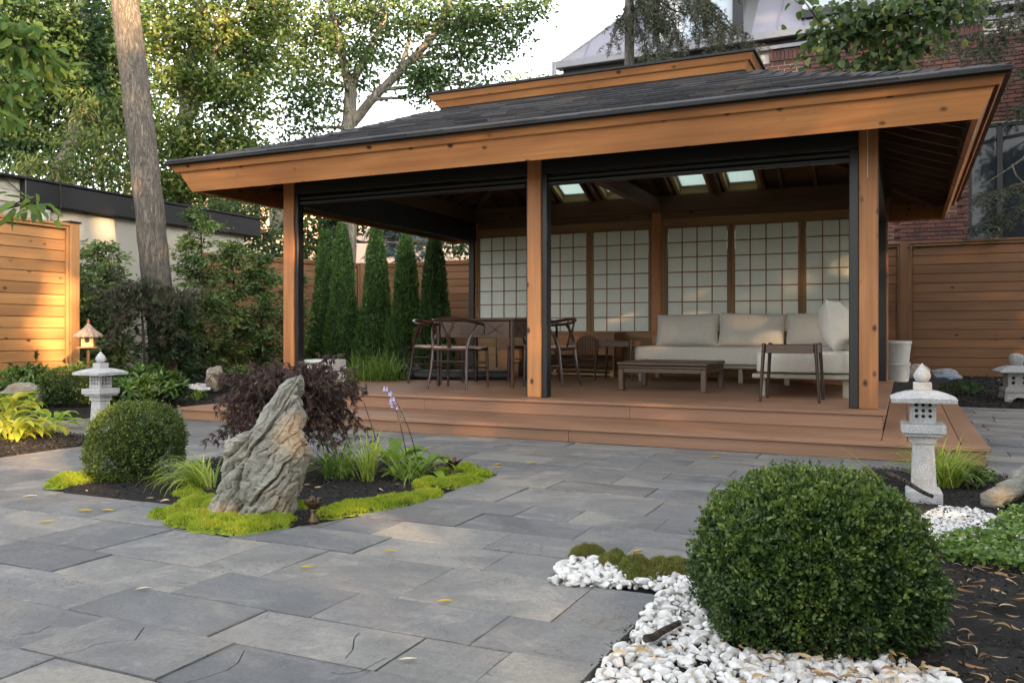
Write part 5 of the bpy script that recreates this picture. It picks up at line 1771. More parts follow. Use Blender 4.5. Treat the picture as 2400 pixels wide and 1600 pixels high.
# ------------------------------------------------------------------ moss mats
def moss(name, discs, hgt, n, mat, label, base=None, L=0.017):
    cs = [(*tuple(gp(px, py))[:2], r) for px, py, r in discs]
    def H(x, y):
        h = 0
        for cx, cy, r in cs:
            d = math.hypot(x - cx, y - cy) / (r * (1 + 0.25 * noise.noise(Vector((x, y, 0)) * 14)))
            if d < 1: h = max(h, (1 - d ** 2.4) ** 0.5)
        return h * hgt * (0.8 + 0.5 * noise.noise(Vector((x, y, 3)) * 16) + 0.25 * noise.noise(Vector((x, y, 3)) * 40))
    xs = [c[0] for c in cs]; ys = [c[1] for c in cs]; R0 = max(c[2] for c in cs) * 1.3
    x0, x1, y0, y1 = min(xs) - R0, max(xs) + R0, min(ys) - R0, max(ys) + R0
    st = 0.012
    nx, ny = int((x1 - x0) / st), int((y1 - y0) / st)
    b = MB(); ids = {}
    hh = {}
    for i in range(nx + 1):
        for j in range(ny + 1):
            hh[i, j] = H(x0 + i * st, y0 + j * st)
    for i in range(nx):
        for j in range(ny):
            if max(hh[i, j], hh[i + 1, j], hh[i, j + 1], hh[i + 1, j + 1]) <= 0: continue
            q = []
            for a, c in ((i, j), (i + 1, j), (i + 1, j + 1), (i, j + 1)):
                if (a, c) not in ids:
                    ids[a, c] = len(b.v); b.v.append((x0 + a * st, y0 + c * st, hh[a, c] - 0.004))
                q.append(ids[a, c])
            b.f.append(tuple(q))
    root = b.build(name, base or MOSSBASE)
    root.data.shade_smooth()
    tag(root, label, 'moss')
    P = []
    while len(P) < n:
        x, y = random.uniform(x0, x1), random.uniform(y0, y1)
        h = H(x, y)
        if h > 0.003: P.append((x, y, h - 0.006))
    P = np.array(P)
    D = unit(rng.normal(size=(n, 3)) * 0.45 + np.array([0, 0, 1.0]))
    vals = np.clip(rng.random(n) * 0.6 + np.array([0.25 + 0.5 * noise.noise(Vector(p) * 12) for p in P]), 0, 1)
    leaf_obj('sprigs', P, D, rdir(n), L * rng.uniform(0.6, 1.4, n), 0.0045 * L / 0.017, mat, root, vals)['kind'] = 'stuff'
    return root
MOSSBASE = plain('moss_mat', (0.16, 0.24, 0.02), 0.95, 0, 0.4, 50, 0.8)
MOSSBASE2 = plain('olive_moss_mat', (0.09, 0.11, 0.025), 0.95, 0, 0.4, 50, 0.8)
moss('moss_mat', [(405, 1208, .10), (455, 1220, .125), (515, 1232, .13), (575, 1237, .13), (632, 1226, .115), (470, 1180, .11), (440, 1160, .08), (520, 1190, .11), (445, 1135, .07), (640, 1212, .08), (560, 1205, .10)], 0.042, 26000, L_MOSS, 'bright yellow green moss around the foot of the standing stone')
moss('moss_mat', [(700, 1192, .05), (775, 1208, .07), (820, 1196, .10), (868, 1188, .10), (915, 1180, .095), (960, 1173, .09), (1003, 1162, .08), (990, 1143, .06)], 0.040, 16000, L_MOSS, 'moss strip along the front edge of the island right of the goblet light')
moss('moss_mat', [(1000, 1136, .08), (1045, 1136, .115), (1085, 1129, .115), (1120, 1115, .09), (1092, 1102, .08), (1045, 1112, .07)], 0.040, 13000, L_MOSS, 'bright moss patch at the right tip of the island by the flower shaped light')
moss('moss_mat', [(140, 1140, .075), (172, 1133, .085), (200, 1128, .07), (160, 1126, .07)], 0.055, 6000, L_MOSS, 'small yellow green moss patch left of the island boxwood ball')
moss('moss_mat', [(1368, 1312, .050), (1392, 1313, .045)], 0.055, 7000, L_MOSSB, 'small olive moss tuft at the corner of the white pebbles', MOSSBASE2)
moss('moss_mat', [(1440, 1330, .060), (1490, 1345, .070), (1540, 1352, .070), (1590, 1350, .06), (1500, 1362, .055)], 0.062, 16000, L_MOSSB, 'larger olive brown moss mound beside the big boxwood ball', MOSSBASE2)

# ------------------------------------------------------------------ grasses, hostas, ferns
def grass(name, c, n, L, wd, mat, label, lean=None, spread=PI * 2, base_r=0.03, el=(60, 85), droop=(1.6, 2.6), cat='ornamental grass'):
    a = rng.uniform(0, 2 * PI, n) if lean is None else lean + rng.uniform(-spread / 2, spread / 2, n)
    r_ = base_r * np.sqrt(rng.random(n)); ba = rng.uniform(0, 2 * PI, n)
    B = np.stack([c[0] + r_ * np.cos(ba), c[1] + r_ * np.sin(ba), np.full(n, c[2])], 1)
    V, Fq, k = strips(B, a, np.radians(rng.uniform(*el, n)), L * rng.uniform(0.55, 1.1, n), wd * rng.uniform(0.7, 1.2, n), rng.uniform(*droop, n))
    me = big_mesh(name, V, Fq, np.repeat(rng.random(n), k))
    return tag(link(name, me, mat), label, cat)
grass('golden_grass', gp(478, 1148, .0), 170, 0.36, 0.0095, L_GOLDG, 'golden striped grass arching to the left of the standing stone', PI * 0.95, PI * 0.9, 0.06, (40, 78), (2.0, 3.2))
grass('golden_grass', gp(790, 1120, .0), 130, 0.33, 0.010, L_GREENG, 'green striped grass arching over mulch just right of the standing stone', None, 6.3, 0.08, (40, 85), (1.4, 2.6))
grass('golden_grass', gp(862, 1128, .0), 75, 0.34, 0.010, L_GOLDG, 'upright pale yellow grass tuft between the stone and the flowering hosta', None, 6.3, 0.04, (62, 88), (0.6, 2.0))
grass('golden_grass', gp(960, 1125, .0), 90, 0.30, 0.010, L_GREENG, 'low green grass tuft in front of the flowering hosta', None, 6.3, 0.07, (35, 75), (1.2, 2.2))
grass('golden_grass', (2.38, 4.72, 0), 260, 0.38, 0.009, L_GOLDG, 'grass clump with golden blades behind the right lantern', None, 6.3, 0.10, (45, 85), (1.4, 2.8))
grass('golden_grass', (2.05, 4.66, 0), 16, 0.42, 0.008, L_GOLDG, 'few thin golden blades arching left behind the right lantern', PI, 0.8, 0.03, (45, 65), (1.0, 1.6))
grass('blue_fescue', gp(425, 1135, .0), 260, 0.16, 0.0025, L_FESCUE, 'blue grey fescue tuft between the boxwood ball and golden grass', None, 6.3, 0.04, (30, 85), (0.2, 0.7), 'ornamental grass')
grass('bamboo_grass', (pw(885, 890, 10.9).x, 10.9, 0.20), 900, 0.50, 0.014, L_GREENG, 'leafy light green bamboo clump left of the treadmill', None, 6.3, 0.36, (10, 85), (0.4, 1.8), 'plant')
grass('bamboo_grass', (pw(830, 870, 11.6).x, 11.6, 0.18), 320, 0.36, 0.012, L_RHODO, 'darker bamboo clump behind the left front post', None, 6.3, 0.28, (10, 85), (0.4, 1.8), 'plant')

def hosta(name, c, n, L, mat, label, el=(20, 75), wfac=0.42, cat='hosta', parent=None):
    """broad leaves on short stalks, each a curved grid"""
    parts = []; vals = []
    for k in range(n):
        az = 2 * PI * k / n * 2.4 + random.uniform(-.3, .3)
        e = math.radians(random.uniform(*el)); l = L * random.uniform(0.7, 1.15); w = l * wfac * random.uniform(0.85, 1.15)
        st = l * 0.55
        hor = np.array([math.cos(az), math.sin(az), 0]); side = np.array([-math.sin(az), math.cos(az), 0]); up = np.array([0, 0, 1.0])
        p = np.array(c, dtype=float) + hor * 0.015
        rows = []
        ns = 8
        ang = e
        p1 = p + (hor * math.cos(ang) + up * math.sin(ang)) * st
        rows.append((p, 0.004)); rows.append((p1, 0.006))
        q = p1
        for i in range(1, ns + 1):
            t = i / ns
            ang -= 0.16 + 0.10 * t
            q = q + (hor * math.cos(ang) + up * math.sin(ang)) * l / ns
            rows.append((q, w / 2 * math.sin(PI * min(1, t ** 0.8 * 0.98 + 0.01)) ** 0.8 + 0.001))
        V = []; 
        for q, hw in rows:
            V += [q - side * hw + up * hw * 0.35, q, q + side * hw + up * hw * 0.35]
        Fq = []
        for i in range(len(rows) - 1):
            a = i * 3
            for j in (0, 1):
                Fq += [(a + j, a + j + 1, a + j + 4), (a + j, a + j + 4, a + j + 3)]
        parts.append((np.array(V), np.array(Fq))); vals += [random.random()] * len(Fq)
    V, Fq = join(parts)
    me = big_mesh(name, V, Fq, np.array(vals)); me.shade_smooth()
    o = link(name, me, mat, parent)
    if parent is None: tag(o, label, cat)
    return o
L_LILACP = plain('lilac_petal', (0.50, 0.42, 0.66), 0.6)
LPINKP = plain('seed_pod', (0.22, 0.17, 0.10), 0.7)
hr = empty('flowering_hosta', (0, 0, 0), 0, 'green hosta with tall bending stems of drooping lilac flowers in the island', 'hosta')
hosta('leaves', gp(925, 1112), 16, 0.19, L_HOSTA, None, (35, 80), 0.45, parent=hr)
hosta('leaves', gp(985, 1118), 8, 0.17, L_HOSTA, None, (20, 60), 0.45, parent=hr)
for (px0, py0, px1, py1, px2, py2, fl) in ((983, 1110, 965, 985, 905, 905, 1), (960, 1110, 940, 975, 915, 930, 1), (888, 1050, 865, 980, 852, 940, 0)):
    y = 5.1
    A = pw(px0, py0, y); B = pw(px1, py1, y); C = pw(px2, py2, y)
    pts = [(A * (1 - t) ** 2 + B * 2 * t * (1 - t) + C * t * t) for t in [k / 14 for k in range(15)]]
    b = MB(); b.tube(pts, [0.0035 - 0.0018 * k / 14 for k in range(15)], 5); b.build('flower_stem', BARKD, hr)
    if fl:
        for k in range(8, 15):
            p = pts[k]
            for _ in range(2 if k < 13 else 3):
                q = p + Vector((random.uniform(-.02, .02), random.uniform(-.02, .02), 0))
                l = 0.026 if k > 11 else 0.012
                fb = MB(); fb.lathe([(0.0015, 0), (0.004, -l * 0.4), (0.0075, -l * 0.85), (0.010, -l)], 6, q)
                fb.build('flower', L_LILACP if k > 10 else LPINKP, hr)
# sunlit yellow hostas in the left bed
for i, (px, py, n, L, m) in enumerate(((20, 1035, 20, 0.20, L_HOSTAY), (60, 1030, 20, 0.20, L_HOSTAY), (95, 1022, 16, 0.17, L_HOSTAY), (8, 1000, 16, 0.20, L_HOSTAY), (125, 1005, 13, 0.20, L_HOSTA))):
    lab = ['yellow hosta nearest the paving at the left edge', 'yellow hosta in the middle of the left bed', 'small yellow hosta at the right end of the yellow group', 'tall yellow hosta behind at the left edge of the picture', 'green hosta at the right end of the left bed beside bare mulch'][i]
    hosta('hosta', gp(px, py), n, L, m, lab, (25, 75), 0.36)
for i, (px, py, y, n, L) in enumerate(((20, 985, 7.9, 22, 0.24), (462, 940, 9.0, 12, 0.13), (70, 965, 8.2, 18, 0.18))):
    p = gp(px, py, 0.02)
    hosta('leafy_plant', (p.x, p.y, 0.02), n, L, [L_HOSTAY, L_HOSTA, L_HOSTA][i], ['tall yellow leafed plant at the left edge below the boulder', 'small bright green plant in dark mulch left of the deck step', 'light green plant in front of the fern'][i], (40, 85), 0.3, 'plant')

def fern(c, n, L, label, az0=None, spread=6.28):
    parts = []; vals = []
    for k in range(n):
        az = (az0 if az0 is not None else 0) + random.uniform(-spread / 2, spread / 2)
        hor = Vector((math.cos(az), math.sin(az), 0)); side = Vector((-math.sin(az), math.cos(az), 0))
        e = R(random.uniform(45, 75)); p = Vector(c); l = L * random.uniform(0.7, 1.1)
        P = []; D = []; LL = []
        for i in range(18):
            d = hor * math.cos(e) + Vector((0, 0, 1)) * math.sin(e)
            p = p + d * l / 18; e -= 0.085
            w = 0.27 * l * math.sin(PI * (i + 2) / 20) ** 0.8
            for sg in (-1, 1):
                P.append(p[:]); D.append((side * sg + d * 0.25)[:]); LL.append(w)
        V, Fq = leaf_arrays(np.array(P), np.array(D), np.tile(np.array([[0, 0, 1.0]]), (len(P), 1)) + 0.01, np.array(LL), np.array(LL) * 0.22, curl=0.15)
        parts.append((V, Fq)); vals += [random.random()] * len(Fq)
    V, Fq = join(parts)
    return tag(link('fern', big_mesh('fern', V, Fq, np.array(vals)), L_HOSTA), label, 'fern')
p = gp(48, 950, 0.08); fern((p.x, p.y - 0.1, 0.08), 11, 0.42, 'light green fern in front of the grey boulder at the left')
p = gp(112, 930, 0.1); fern((p.x, p.y, 0.1), 6, 0.26, 'small arching fern between the boulder and the dark boxwood ball')

# ------------------------------------------------------------------ rhododendrons and other broad-leaved shrubs
def shrub(name, c, rx, h, n, L, mat, label, cat='shrub', wf=0.36, stems=8, up=0.6, whorl=7, base=0.1, ry=None):
    root = empty(name, c, 0, label, cat)
    k = n // whorl
    D = rdir(k, 0.35); D[:, 2] = np.abs(D[:, 2]) * 1.0 - 0.12
    rr = 1 - np.abs(rng.normal(size=k)) * 0.22
    C = D * rr[:, None] * np.array([rx, ry or rx, h * 0.62]); C[:, 2] += h * 0.38
    C[:, 2] = np.maximum(C[:, 2], 0.03)
    P = np.repeat(C, whorl, 0)
    ax = np.repeat(unit(D + np.array([0, 0, up])), whorl, 0)
    out = unit(ax * 0.35 + rng.normal(size=(len(P), 3)) * 0.8 + np.array([0, 0, 0.15]))
    vals = np.clip(np.repeat(np.clip(0.35 + 0.35 * D[:, 2] + rng.normal(size=k) * 0.15, 0, 1), whorl) + rng.normal(size=len(P)) * 0.1, 0, 1)
    leaf_obj('foliage', P, out, ax, L * rng.uniform(0.7, 1.2, len(P)), L * wf, mat, root, vals, six=True)
    b = MB()
    for i in range(min(stems * 3, k)):
        t = Vector(C[i]); b.tube([(random.uniform(-.04, .04), random.uniform(-.04, .04), -0.02), t * 0.5 + Vector((0, 0, -0.02)), t], [0.010, 0.007, 0.003], 5)
    b.build('stems', BARKD, root)
    return root
def at(px, y, z=0.0):
    v = pw(px, 800, y); return (v.x, y, z)
shrub('rhododendron', at(340, 9.9, 0.06), 0.34, 0.42, 900, 0.11, L_RHODO, 'leafy rhododendron shrub in the middle of the back left bed')
shrub('rhododendron', at(300, 9.4, 0.05), 0.24, 0.26, 420, 0.10, L_RHODO, 'low rhododendron right behind the left lantern')
shrub('rhododendron', at(393, 9.7, 0.05), 0.22, 0.34, 420, 0.11, L_RHODO, 'rhododendron with a few yellow leaves left of the white pebbles')
shrub('rhododendron', at(206, 9.8, 0.05), 0.14, 0.50, 260, 0.11, L_COVER, 'light green young rhododendron under the bird house')
shrub('green_shrub', at(70, 9.4, 0.12), 0.28, 0.40, 700, 0.07, L_RHODO, 'low green shrub behind the boulder below the left fence')
shrub('green_shrub', at(20, 9.6, 0.12), 0.30, 0.36, 700, 0.06, L_COVER, 'light green low shrub at the left edge below the fence')
shrub('round_leaf_shrub', at(75, 10.2, 0.2), 0.14, 0.60, 420, 0.035, L_TREED, 'thin dark shrub with two round tufts against the left fence', wf=0.8)
shrub('green_shrub', at(105, 9.5, 0.12), 0.20, 0.36, 360, 0.10, L_CEDAR, 'grey green leafy shrub beside the dark boxwood ball')
for px, y, r_, h_, lab in ((430, 12.2, 0.3, 0.4, 'light green shrub at the foot of the big tree trunk'), (560, 11.3, 0.2, 0.3, 'small green shrub between the two back left rocks')):
    shrub('green_shrub', at(px, y, 0.15), r_, h_, 500, 0.06, L_CEDAR, lab)
shrub('green_shrub', at(2260, 10.6, 0.05), 0.30, 0.20, 500, 0.05, L_TREED, 'low dark green plant in the bed in front of the right fence')
shrub('green_shrub', (2.55, 4.75, 0.0), 0.16, 0.12, 500, 0.035, L_RHODO, 'low green plant behind the leaning stone at the right')
shrub('green_shrub', (2.75, 4.25, 0.0), 0.20, 0.16, 700, 0.03, L_RHODO, 'dense dark green plant in front of the leaning stone at the right edge')

# ground cover with pink flowers at the right edge
poly = gxy((2190, 1290), (2300, 1268), (2345, 1232), (2420, 1200), (2560, 1195), (2560, 1370), (2400, 1350), (2300, 1340), (2225, 1325))
P = []
xs = [p[0] for p in poly]; ys = [p[1] for p in poly]
while len(P) < 5200:
    x, y = random.uniform(min(xs), max(xs)), random.uniform(min(ys), max(ys))
    if poly_in((x, y), poly):
        P.append((x, y, 0.012 + (0.055 + 0.03 * noise.noise(Vector((x, y, 0)) * 9)) * random.random() ** 0.6))
P = np.array(P); n = len(P)
o = leaf_obj('ground_cover', P, unit(rng.normal(size=(n, 3)) * np.array([1, 1, 0.35])), unit(rng.normal(size=(n, 3)) * 0.45 + np.array([0, 0, 1.0])), 0.023 * rng.uniform(0.6, 1.2, n), 0.017, L_COVER, None, None, six=True)
tag(o, 'green creeping ground cover at the right edge', 'ground cover', None, 'stuff')
Q = P[rng.choice(n, 60)] + np.array([0, 0, 0.02]); Q = np.repeat(Q, 5, 0)
o = leaf_obj('pink_blossoms', Q, unit(rng.normal(size=(len(Q), 3)) * np.array([1, 1, .4])), unit(rng.normal(size=(len(Q), 3)) * .3 + np.array([0, 0, 1.0])), 0.007, 0.006, L_PINK)
tag(o, 'tiny pale pink flowers scattered over the ground cover', 'flowers', None, 'stuff')

# ------------------------------------------------------------------ dry leaves
def litter(name, pts, L, wd, mat, label, n_seg=4):
    parts = []; vals = []
    for (x, y, z) in pts:
        l = L * random.uniform(0.5, 1.2); a = random.uniform(0, 2 * PI)
        hor = Vector((math.cos(a), math.sin(a), 0)); side = Vector((-math.sin(a), math.cos(a), 0))
        c1, c2 = random.uniform(-1.1, 1.1), random.uniform(-0.1, 0.8); roll = random.uniform(-1.2, 1.2)
        sv = side * math.cos(roll) + Vector((0, 0, 1)) * math.sin(roll)
        V = []
        for i in range(n_seg + 1):
            t = i / n_seg; u = t - 0.5
            p = Vector((x, y, z)) + hor * l * u + side * l * c1 * (u * u * 2) + Vector((0, 0, 1)) * (l * c2 * (0.25 - u * u) + 0.004)
            w = wd * l / L * math.sin(PI * (0.06 + 0.88 * t)) / 2
            V += [(p - sv * w)[:], (p + sv * w)[:]]
        Fq = []
        for i in range(n_seg): a_ = 2 * i; Fq += [(a_, a_ + 1, a_ + 3), (a_, a_ + 3, a_ + 2)]
        parts.append((np.array(V), np.array(Fq))); vals += [random.random()] * len(Fq)
    V, Fq = join(parts)
    o = link(name, big_mesh(name, V, Fq, np.array(vals)), mat)
    return tag(o, label, 'leaves', None, 'stuff')
pts = []
pl = gxy((2215, 1330), (2560, 1350), (2560, 1690), (2080, 1690), (2180, 1500))
xs = [p[0] for p in pl]; ys = [p[1] for p in pl]
while len(pts) < 170:
    x, y = random.uniform(min(xs), max(xs)), random.uniform(min(ys), max(ys))
    if poly_in((x, y), pl): pts.append((x, y, 0.012))
litter('dry_leaves', pts, 0.060, 0.0085, L_DEAD, 'curled dry willow leaves strewn over black mulch at the right')
pts = []
pl = gxy((1540, 1400), (1700, 1540), (1900, 1548), (2150, 1560), (2240, 1690), (1400, 1690), (1450, 1570))
xs = [p[0] for p in pl]; ys = [p[1] for p in pl]
while len(pts) < 120:
    x, y = random.uniform(min(xs), max(xs)), random.uniform(min(ys), max(ys))
    if poly_in((x, y), pl) and (poly_in((x, y), gxy((1850, 1500), (2300, 1500), (2240, 1690), (1650, 1690))) or random.random() < 0.25): pts.append((x, y, 0.036))
litter('dry_leaves', pts, 0.045, 0.009, L_DEAD, 'brown dry leaves caught among the white pebbles under the big boxwood')
pts = []
for C in ISLAND:
    while len(pts) < (60 if C is ISLAND[0] else 130):
        s = random.uniform(min(p[0] for p in C), max(p[0] for p in C)); t = random.uniform(min(p[1] for p in C), max(p[1] for p in C))
        if inside((s, t), C): v = W(s, t, 0.012); pts.append((v.x, v.y, v.z))
litter('dry_leaves', pts, 0.04, 0.009, L_DEAD, 'small dry leaves and bark bits on the island mulch')
pts = [tuple(W(random.uniform(-4, 0.3), random.uniform(-2.5 if k % 2 else -1.5, -1.5 if k % 2 else 2.5), 0.03 + 0.0)) for k in range(170)]
pts = [p for p in pts if in_any(loc(p[0], p[1]), HOSTA + BACKL)]
pts = [(x, y, 0.02 + bed_z(*loc(x, y))) for x, y, z in pts]
litter('dry_leaves', pts, 0.05, 0.012, L_DEAD, 'pale leaf bits scattered on the left beds')
pts = [(x, y, 0.03 + bed_z(*loc(x, y))) for x, y, z in [tuple(W(random.uniform(6.7, 8.5), random.uniform(3.9, 6.3))) for _ in range(60)]]
litter('dry_leaves', pts, 0.05, 0.012, L_DEAD, 'pale leaf bits on the dark bed before the right fence')

L_DEADP = plain('pale_dry_leaf', (0.6, 0.55, 0.4), 0.6)
spots = [(108, 1226), (198, 1199), (251, 1198), (336, 1383), (719, 1332), (1043, 1412), (1167, 1090), (1164, 1097), (1395, 1356), (1676, 1072), (1245, 1087), (640, 1205), (956, 1550), (70, 1165), (913, 1294), (1495, 1294)]
names_at = ['left of the front slab row', 'below the island mulch at left', 'beside its twin below the island mulch', 'in the left foreground', 'in front of the standing stone moss', 'in the middle foreground', 'right of the island tip, upper of the pair', 'right of the island tip, lower of the pair', 'beside the pebble corner, curved', 'near the deck step, round', 'small, between island tip and step', 'lying on the front moss', 'lying at the bottom edge of the picture', 'pale, at the left edge', 'thin hooked, on a dark slab right of the island', 'lying on the slab left of the big boxwood']
for i, (px, py) in enumerate(spots):
    g_ = gp(px, py); l = 0.05 if g_.y < 3.6 else 0.07
    b = MB(); n = 6; a = random.uniform(-0.5, 0.5) + (0.0 if i % 3 else 0.6); w = l * (0.26 if i != 8 else 0.12)
    V = []
    for k in range(n + 1):
        t = k / n - 0.5; hw = w / 2 * math.sin(PI * (0.03 + 0.94 * k / n)); c = 0.25 * l * t * t
        V += [(l * t, -hw + c, 0.003 + hw * 0.5), (l * t, c, 0.001), (l * t, hw + c, 0.003 + hw * 0.5)]
    for k in range(n):
        q = k * 3
    b.add(V, [(k * 3 + j, k * 3 + 3 + j, k * 3 + 4 + j, k * 3 + 1 + j) for k in range(n) for j in (0, 1)])
    o = b.build('fallen_leaf', L_FALLY if i not in (3, 8, 12, 13) else L_DEADP, None, True, (g_.x, g_.y, 0.004 if i != 11 else 0.045), (0, 0, a))
    tag(o, 'fallen narrow yellow leaf ' + names_at[i] if i not in (3, 8, 12, 13) else 'fallen narrow pale leaf ' + names_at[i], 'leaf', 'fallen leaves on the paving')

# bark chips lying on the mulch
def chips(polys, n, L, label, zf):
    P = []
    while len(P) < n:
        C = random.choice(polys)
        s = random.uniform(max(-5, min(p[0] for p in C)), min(8.6, max(p[0] for p in C))); t = random.uniform(max(-7, min(p[1] for p in C)), min(6.5, max(p[1] for p in C)))
        if inside((s, t), C):
            w = W(s, t)
            if abs(w.x) < w.y * 0.66 + 0.1 and w.y > 1.5: P.append((w.x, w.y, zf(s, t)))
    P = np.array(P)
    o = leaf_obj('mulch_chips', P, unit(rng.normal(size=(n, 3)) * np.array([1, 1, .25])), unit(rng.normal(size=(n, 3)) * 0.5 + np.array([0, 0, 1.0])), L * rng.uniform(0.4, 1.4, n), L * 0.35, L_MULCH, None, rng.random(n) ** 2.2, fold=0.15)
    tag(o, label, 'mulch', None, 'stuff')
chips(ISLAND, 9000, 0.022, 'dark bark chips on the island bed', lambda s, t: 0.004 + random.uniform(0, .014))
chips(RIGHT[1:3], 16000, 0.020, 'dark bark chips on the right bed', lambda s, t: 0.004 + random.uniform(0, .014))
chips(HOSTA, 6000, 0.03, 'dark bark chips on the left hosta bed', lambda s, t: 0.006 + random.uniform(0, .02))
chips(BACKL[:1] + BACKR[:1], 9000, 0.045, 'dark bark chips on the back beds', lambda s, t: 0.006 + bed_z(s, t) + random.uniform(0, .03))
# ------------------------------------------------------------------ purple laceleaf maples
L_BROWNM = m_leaf('brown_maple', [(0.035, 0.026, 0.02), (0.052, 0.045, 0.028), (0.05, 0.075, 0.028), (0.06, 0.11, 0.03)], 0.3)
def laceleaf(name, c, rx, top, hang, n_br, per, label, mat=L_PURPLE, leafL=0.045, th=0.013, right=1.0):
    root = empty(name, c, 0, label, 'maple')
    tr = MB(); zt = top * 0.55
    tr.tube([(0, 0, -0.02), (0.02, 0, zt * 0.5), (-0.02, 0.01, zt)], [0.022, 0.018, 0.015], 8)
    P = []; D = []
    for k in range(n_br):
        a = 2 * PI * k / n_br + random.uniform(-.2, .2); rr = rx * random.uniform(0.35, 1.05)
        if math.cos(a) > 0: rr *= right
        hor = Vector((math.cos(a), math.sin(a) * 0.8, 0))
        peak = Vector((0, 0, top * random.uniform(0.72, 1.0) * (1 - 0.25 * rr / rx))) + hor * rr * 0.45
        end = hor * rr + Vector((0, 0, top * random.uniform(hang, 0.75) * (1.0 if rr > rx * 0.6 else 1.2)))
        s = Vector((-0.02, 0.01, zt))
        pts = [s * (1 - t) ** 2 + peak * 2 * t * (1 - t) * 1.05 + end * t * t for t in [i / 8 for i in range(9)]]
        tr.tube(pts, [0.009 * (1 - i / 9) + 0.0015 for i in range(9)], 5)
        for i in range(per):
            t = random.uniform(0.3, 1.0) ** 0.8
            p = s * (1 - t) ** 2 + peak * 2 * t * (1 - t) * 1.05 + end * t * t
            p = p + Vector((random.gauss(0, .028), random.gauss(0, .028), random.gauss(0, .018))) * (rx / 0.42)
            od = (hor * 0.45 + Vector((random.gauss(0, .5), random.gauss(0, .5), -0.55 - 0.4 * t))).normalized()
            sd = od.cross(Vector((random.gauss(0, 1), random.gauss(0, 1), 0.3))).normalized()
            for m in range(5):
                f = (m - 2) * 0.42
                P.append(p[:]); D.append((od * math.cos(f) + sd * math.sin(f))[:])
    tr.build('branches', BARKD, root, True)
    P = np.array(P); D = np.array(D); n = len(P)
    vals = np.clip(np.repeat(rng.random(n // 5), 5) * 0.8 + 0.1 * rng.random(n), 0, 1)
    leaf_obj('foliage', P, D, rdir(n), leafL * rng.uniform(0.6, 1.2, n), leafL * 0.13, mat, root, vals, curl=0.2)
    return root
c = pw(684, 900, 5.15)
laceleaf('laceleaf_maple', (c.x, 5.15, 0), 0.46, 0.86, 0.10, 100, 31, 'dark purple laceleaf maple cascading behind the standing stone', leafL=0.05, right=1.0)
c = pw(335, 800, 11.2)
laceleaf('dark_maple', (c.x, 11.2, 0.15), 0.82, 1.80, 0.20, 46, 24, 'sparse dark brownish maple in front of the big leaning tree trunk', leafL=0.085, mat=L_BROWNM)

# ------------------------------------------------------------------ columnar thujas
def thuja(px, y, top_py, wpx, base, label, lean=0.0, tip=0.16, dark=0.0):
    top = EYE + (778 - top_py) * y / FPX - base
    r = wpx / 2 * y / FPX * 1.12
    root = empty('columnar_thuja', (pw(px, 0, y).x, y, base), 0, label, 'thuja', 'row of columnar thujas along the back fence')
    def prof(f):
        return r * (tip + (1 - tip) * min(1, (1 - f) / 0.72) ** 0.85) * (0.9 + 0.1 * math.sin(f * 9)) * min(1, (1 - f) / 0.02 + 0.35)
    n = 11000
    f = rng.random(n * 2); R_ = np.array([prof(v) for v in f]); keep = rng.random(n * 2) < (R_ / r * 0.9 + 0.15); f = f[keep][:n]; R_ = R_[keep][:n]; n = len(f)
    a = rng.random(n) * 2 * PI
    lump = np.array([1 + 0.16 * noise.noise(Vector((math.cos(x) * 2.2, math.sin(x) * 2.2, z * 8 + px))) + 0.10 * noise.noise(Vector((math.cos(x) * 6, math.sin(x) * 6, z * 24 + px))) for x, z in zip(a, f)])
    rr = R_ * lump * (1 - np.abs(rng.normal(size=n)) * 0.10)
    P = np.stack([rr * np.cos(a) + lean * f, rr * np.sin(a), f * top], 1)
    D = unit(np.stack([np.cos(a) * 0.55, np.sin(a) * 0.55, np.full(n, 0.95)], 1) + rng.normal(size=(n, 3)) * 0.45)
    Nn = unit(np.stack([np.cos(a), np.sin(a), np.zeros(n)], 1) + rng.normal(size=(n, 3)) * 0.7)
    vals = np.clip((lump - 0.85) * 1.8 + rng.random(n) * 0.45 - dark, 0, 1)
    leaf_obj('foliage', P, D, Nn, 0.055 * rng.uniform(0.6, 1.3, n), 0.022, L_THUJA, root, vals)
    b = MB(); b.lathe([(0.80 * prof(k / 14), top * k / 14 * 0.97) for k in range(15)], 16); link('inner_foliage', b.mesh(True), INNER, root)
    b = MB(); b.tube([(0, 0, -0.15), (0, 0, 0.1)], 0.04, 8); b.build('trunk', BARKD, root)
thuja(764, 15.0, 540, 82, 0.1, 'leftmost narrow thuja, half hidden behind its taller neighbour')
thuja(808, 14.6, 524, 84, 0.1, 'second thuja from the left, the tallest of the row', -0.05)
thuja(882, 14.5, 533, 88, 0.1, 'middle thuja of the row, standing clear on both sides')
thuja(952, 14.2, 550, 86, 0.1, 'fourth thuja from the left, just left of the darkest one')
thuja(1018, 13.9, 552, 90, 0.1, 'darkest thuja at the right end of the row behind the chairs', dark=0.2)

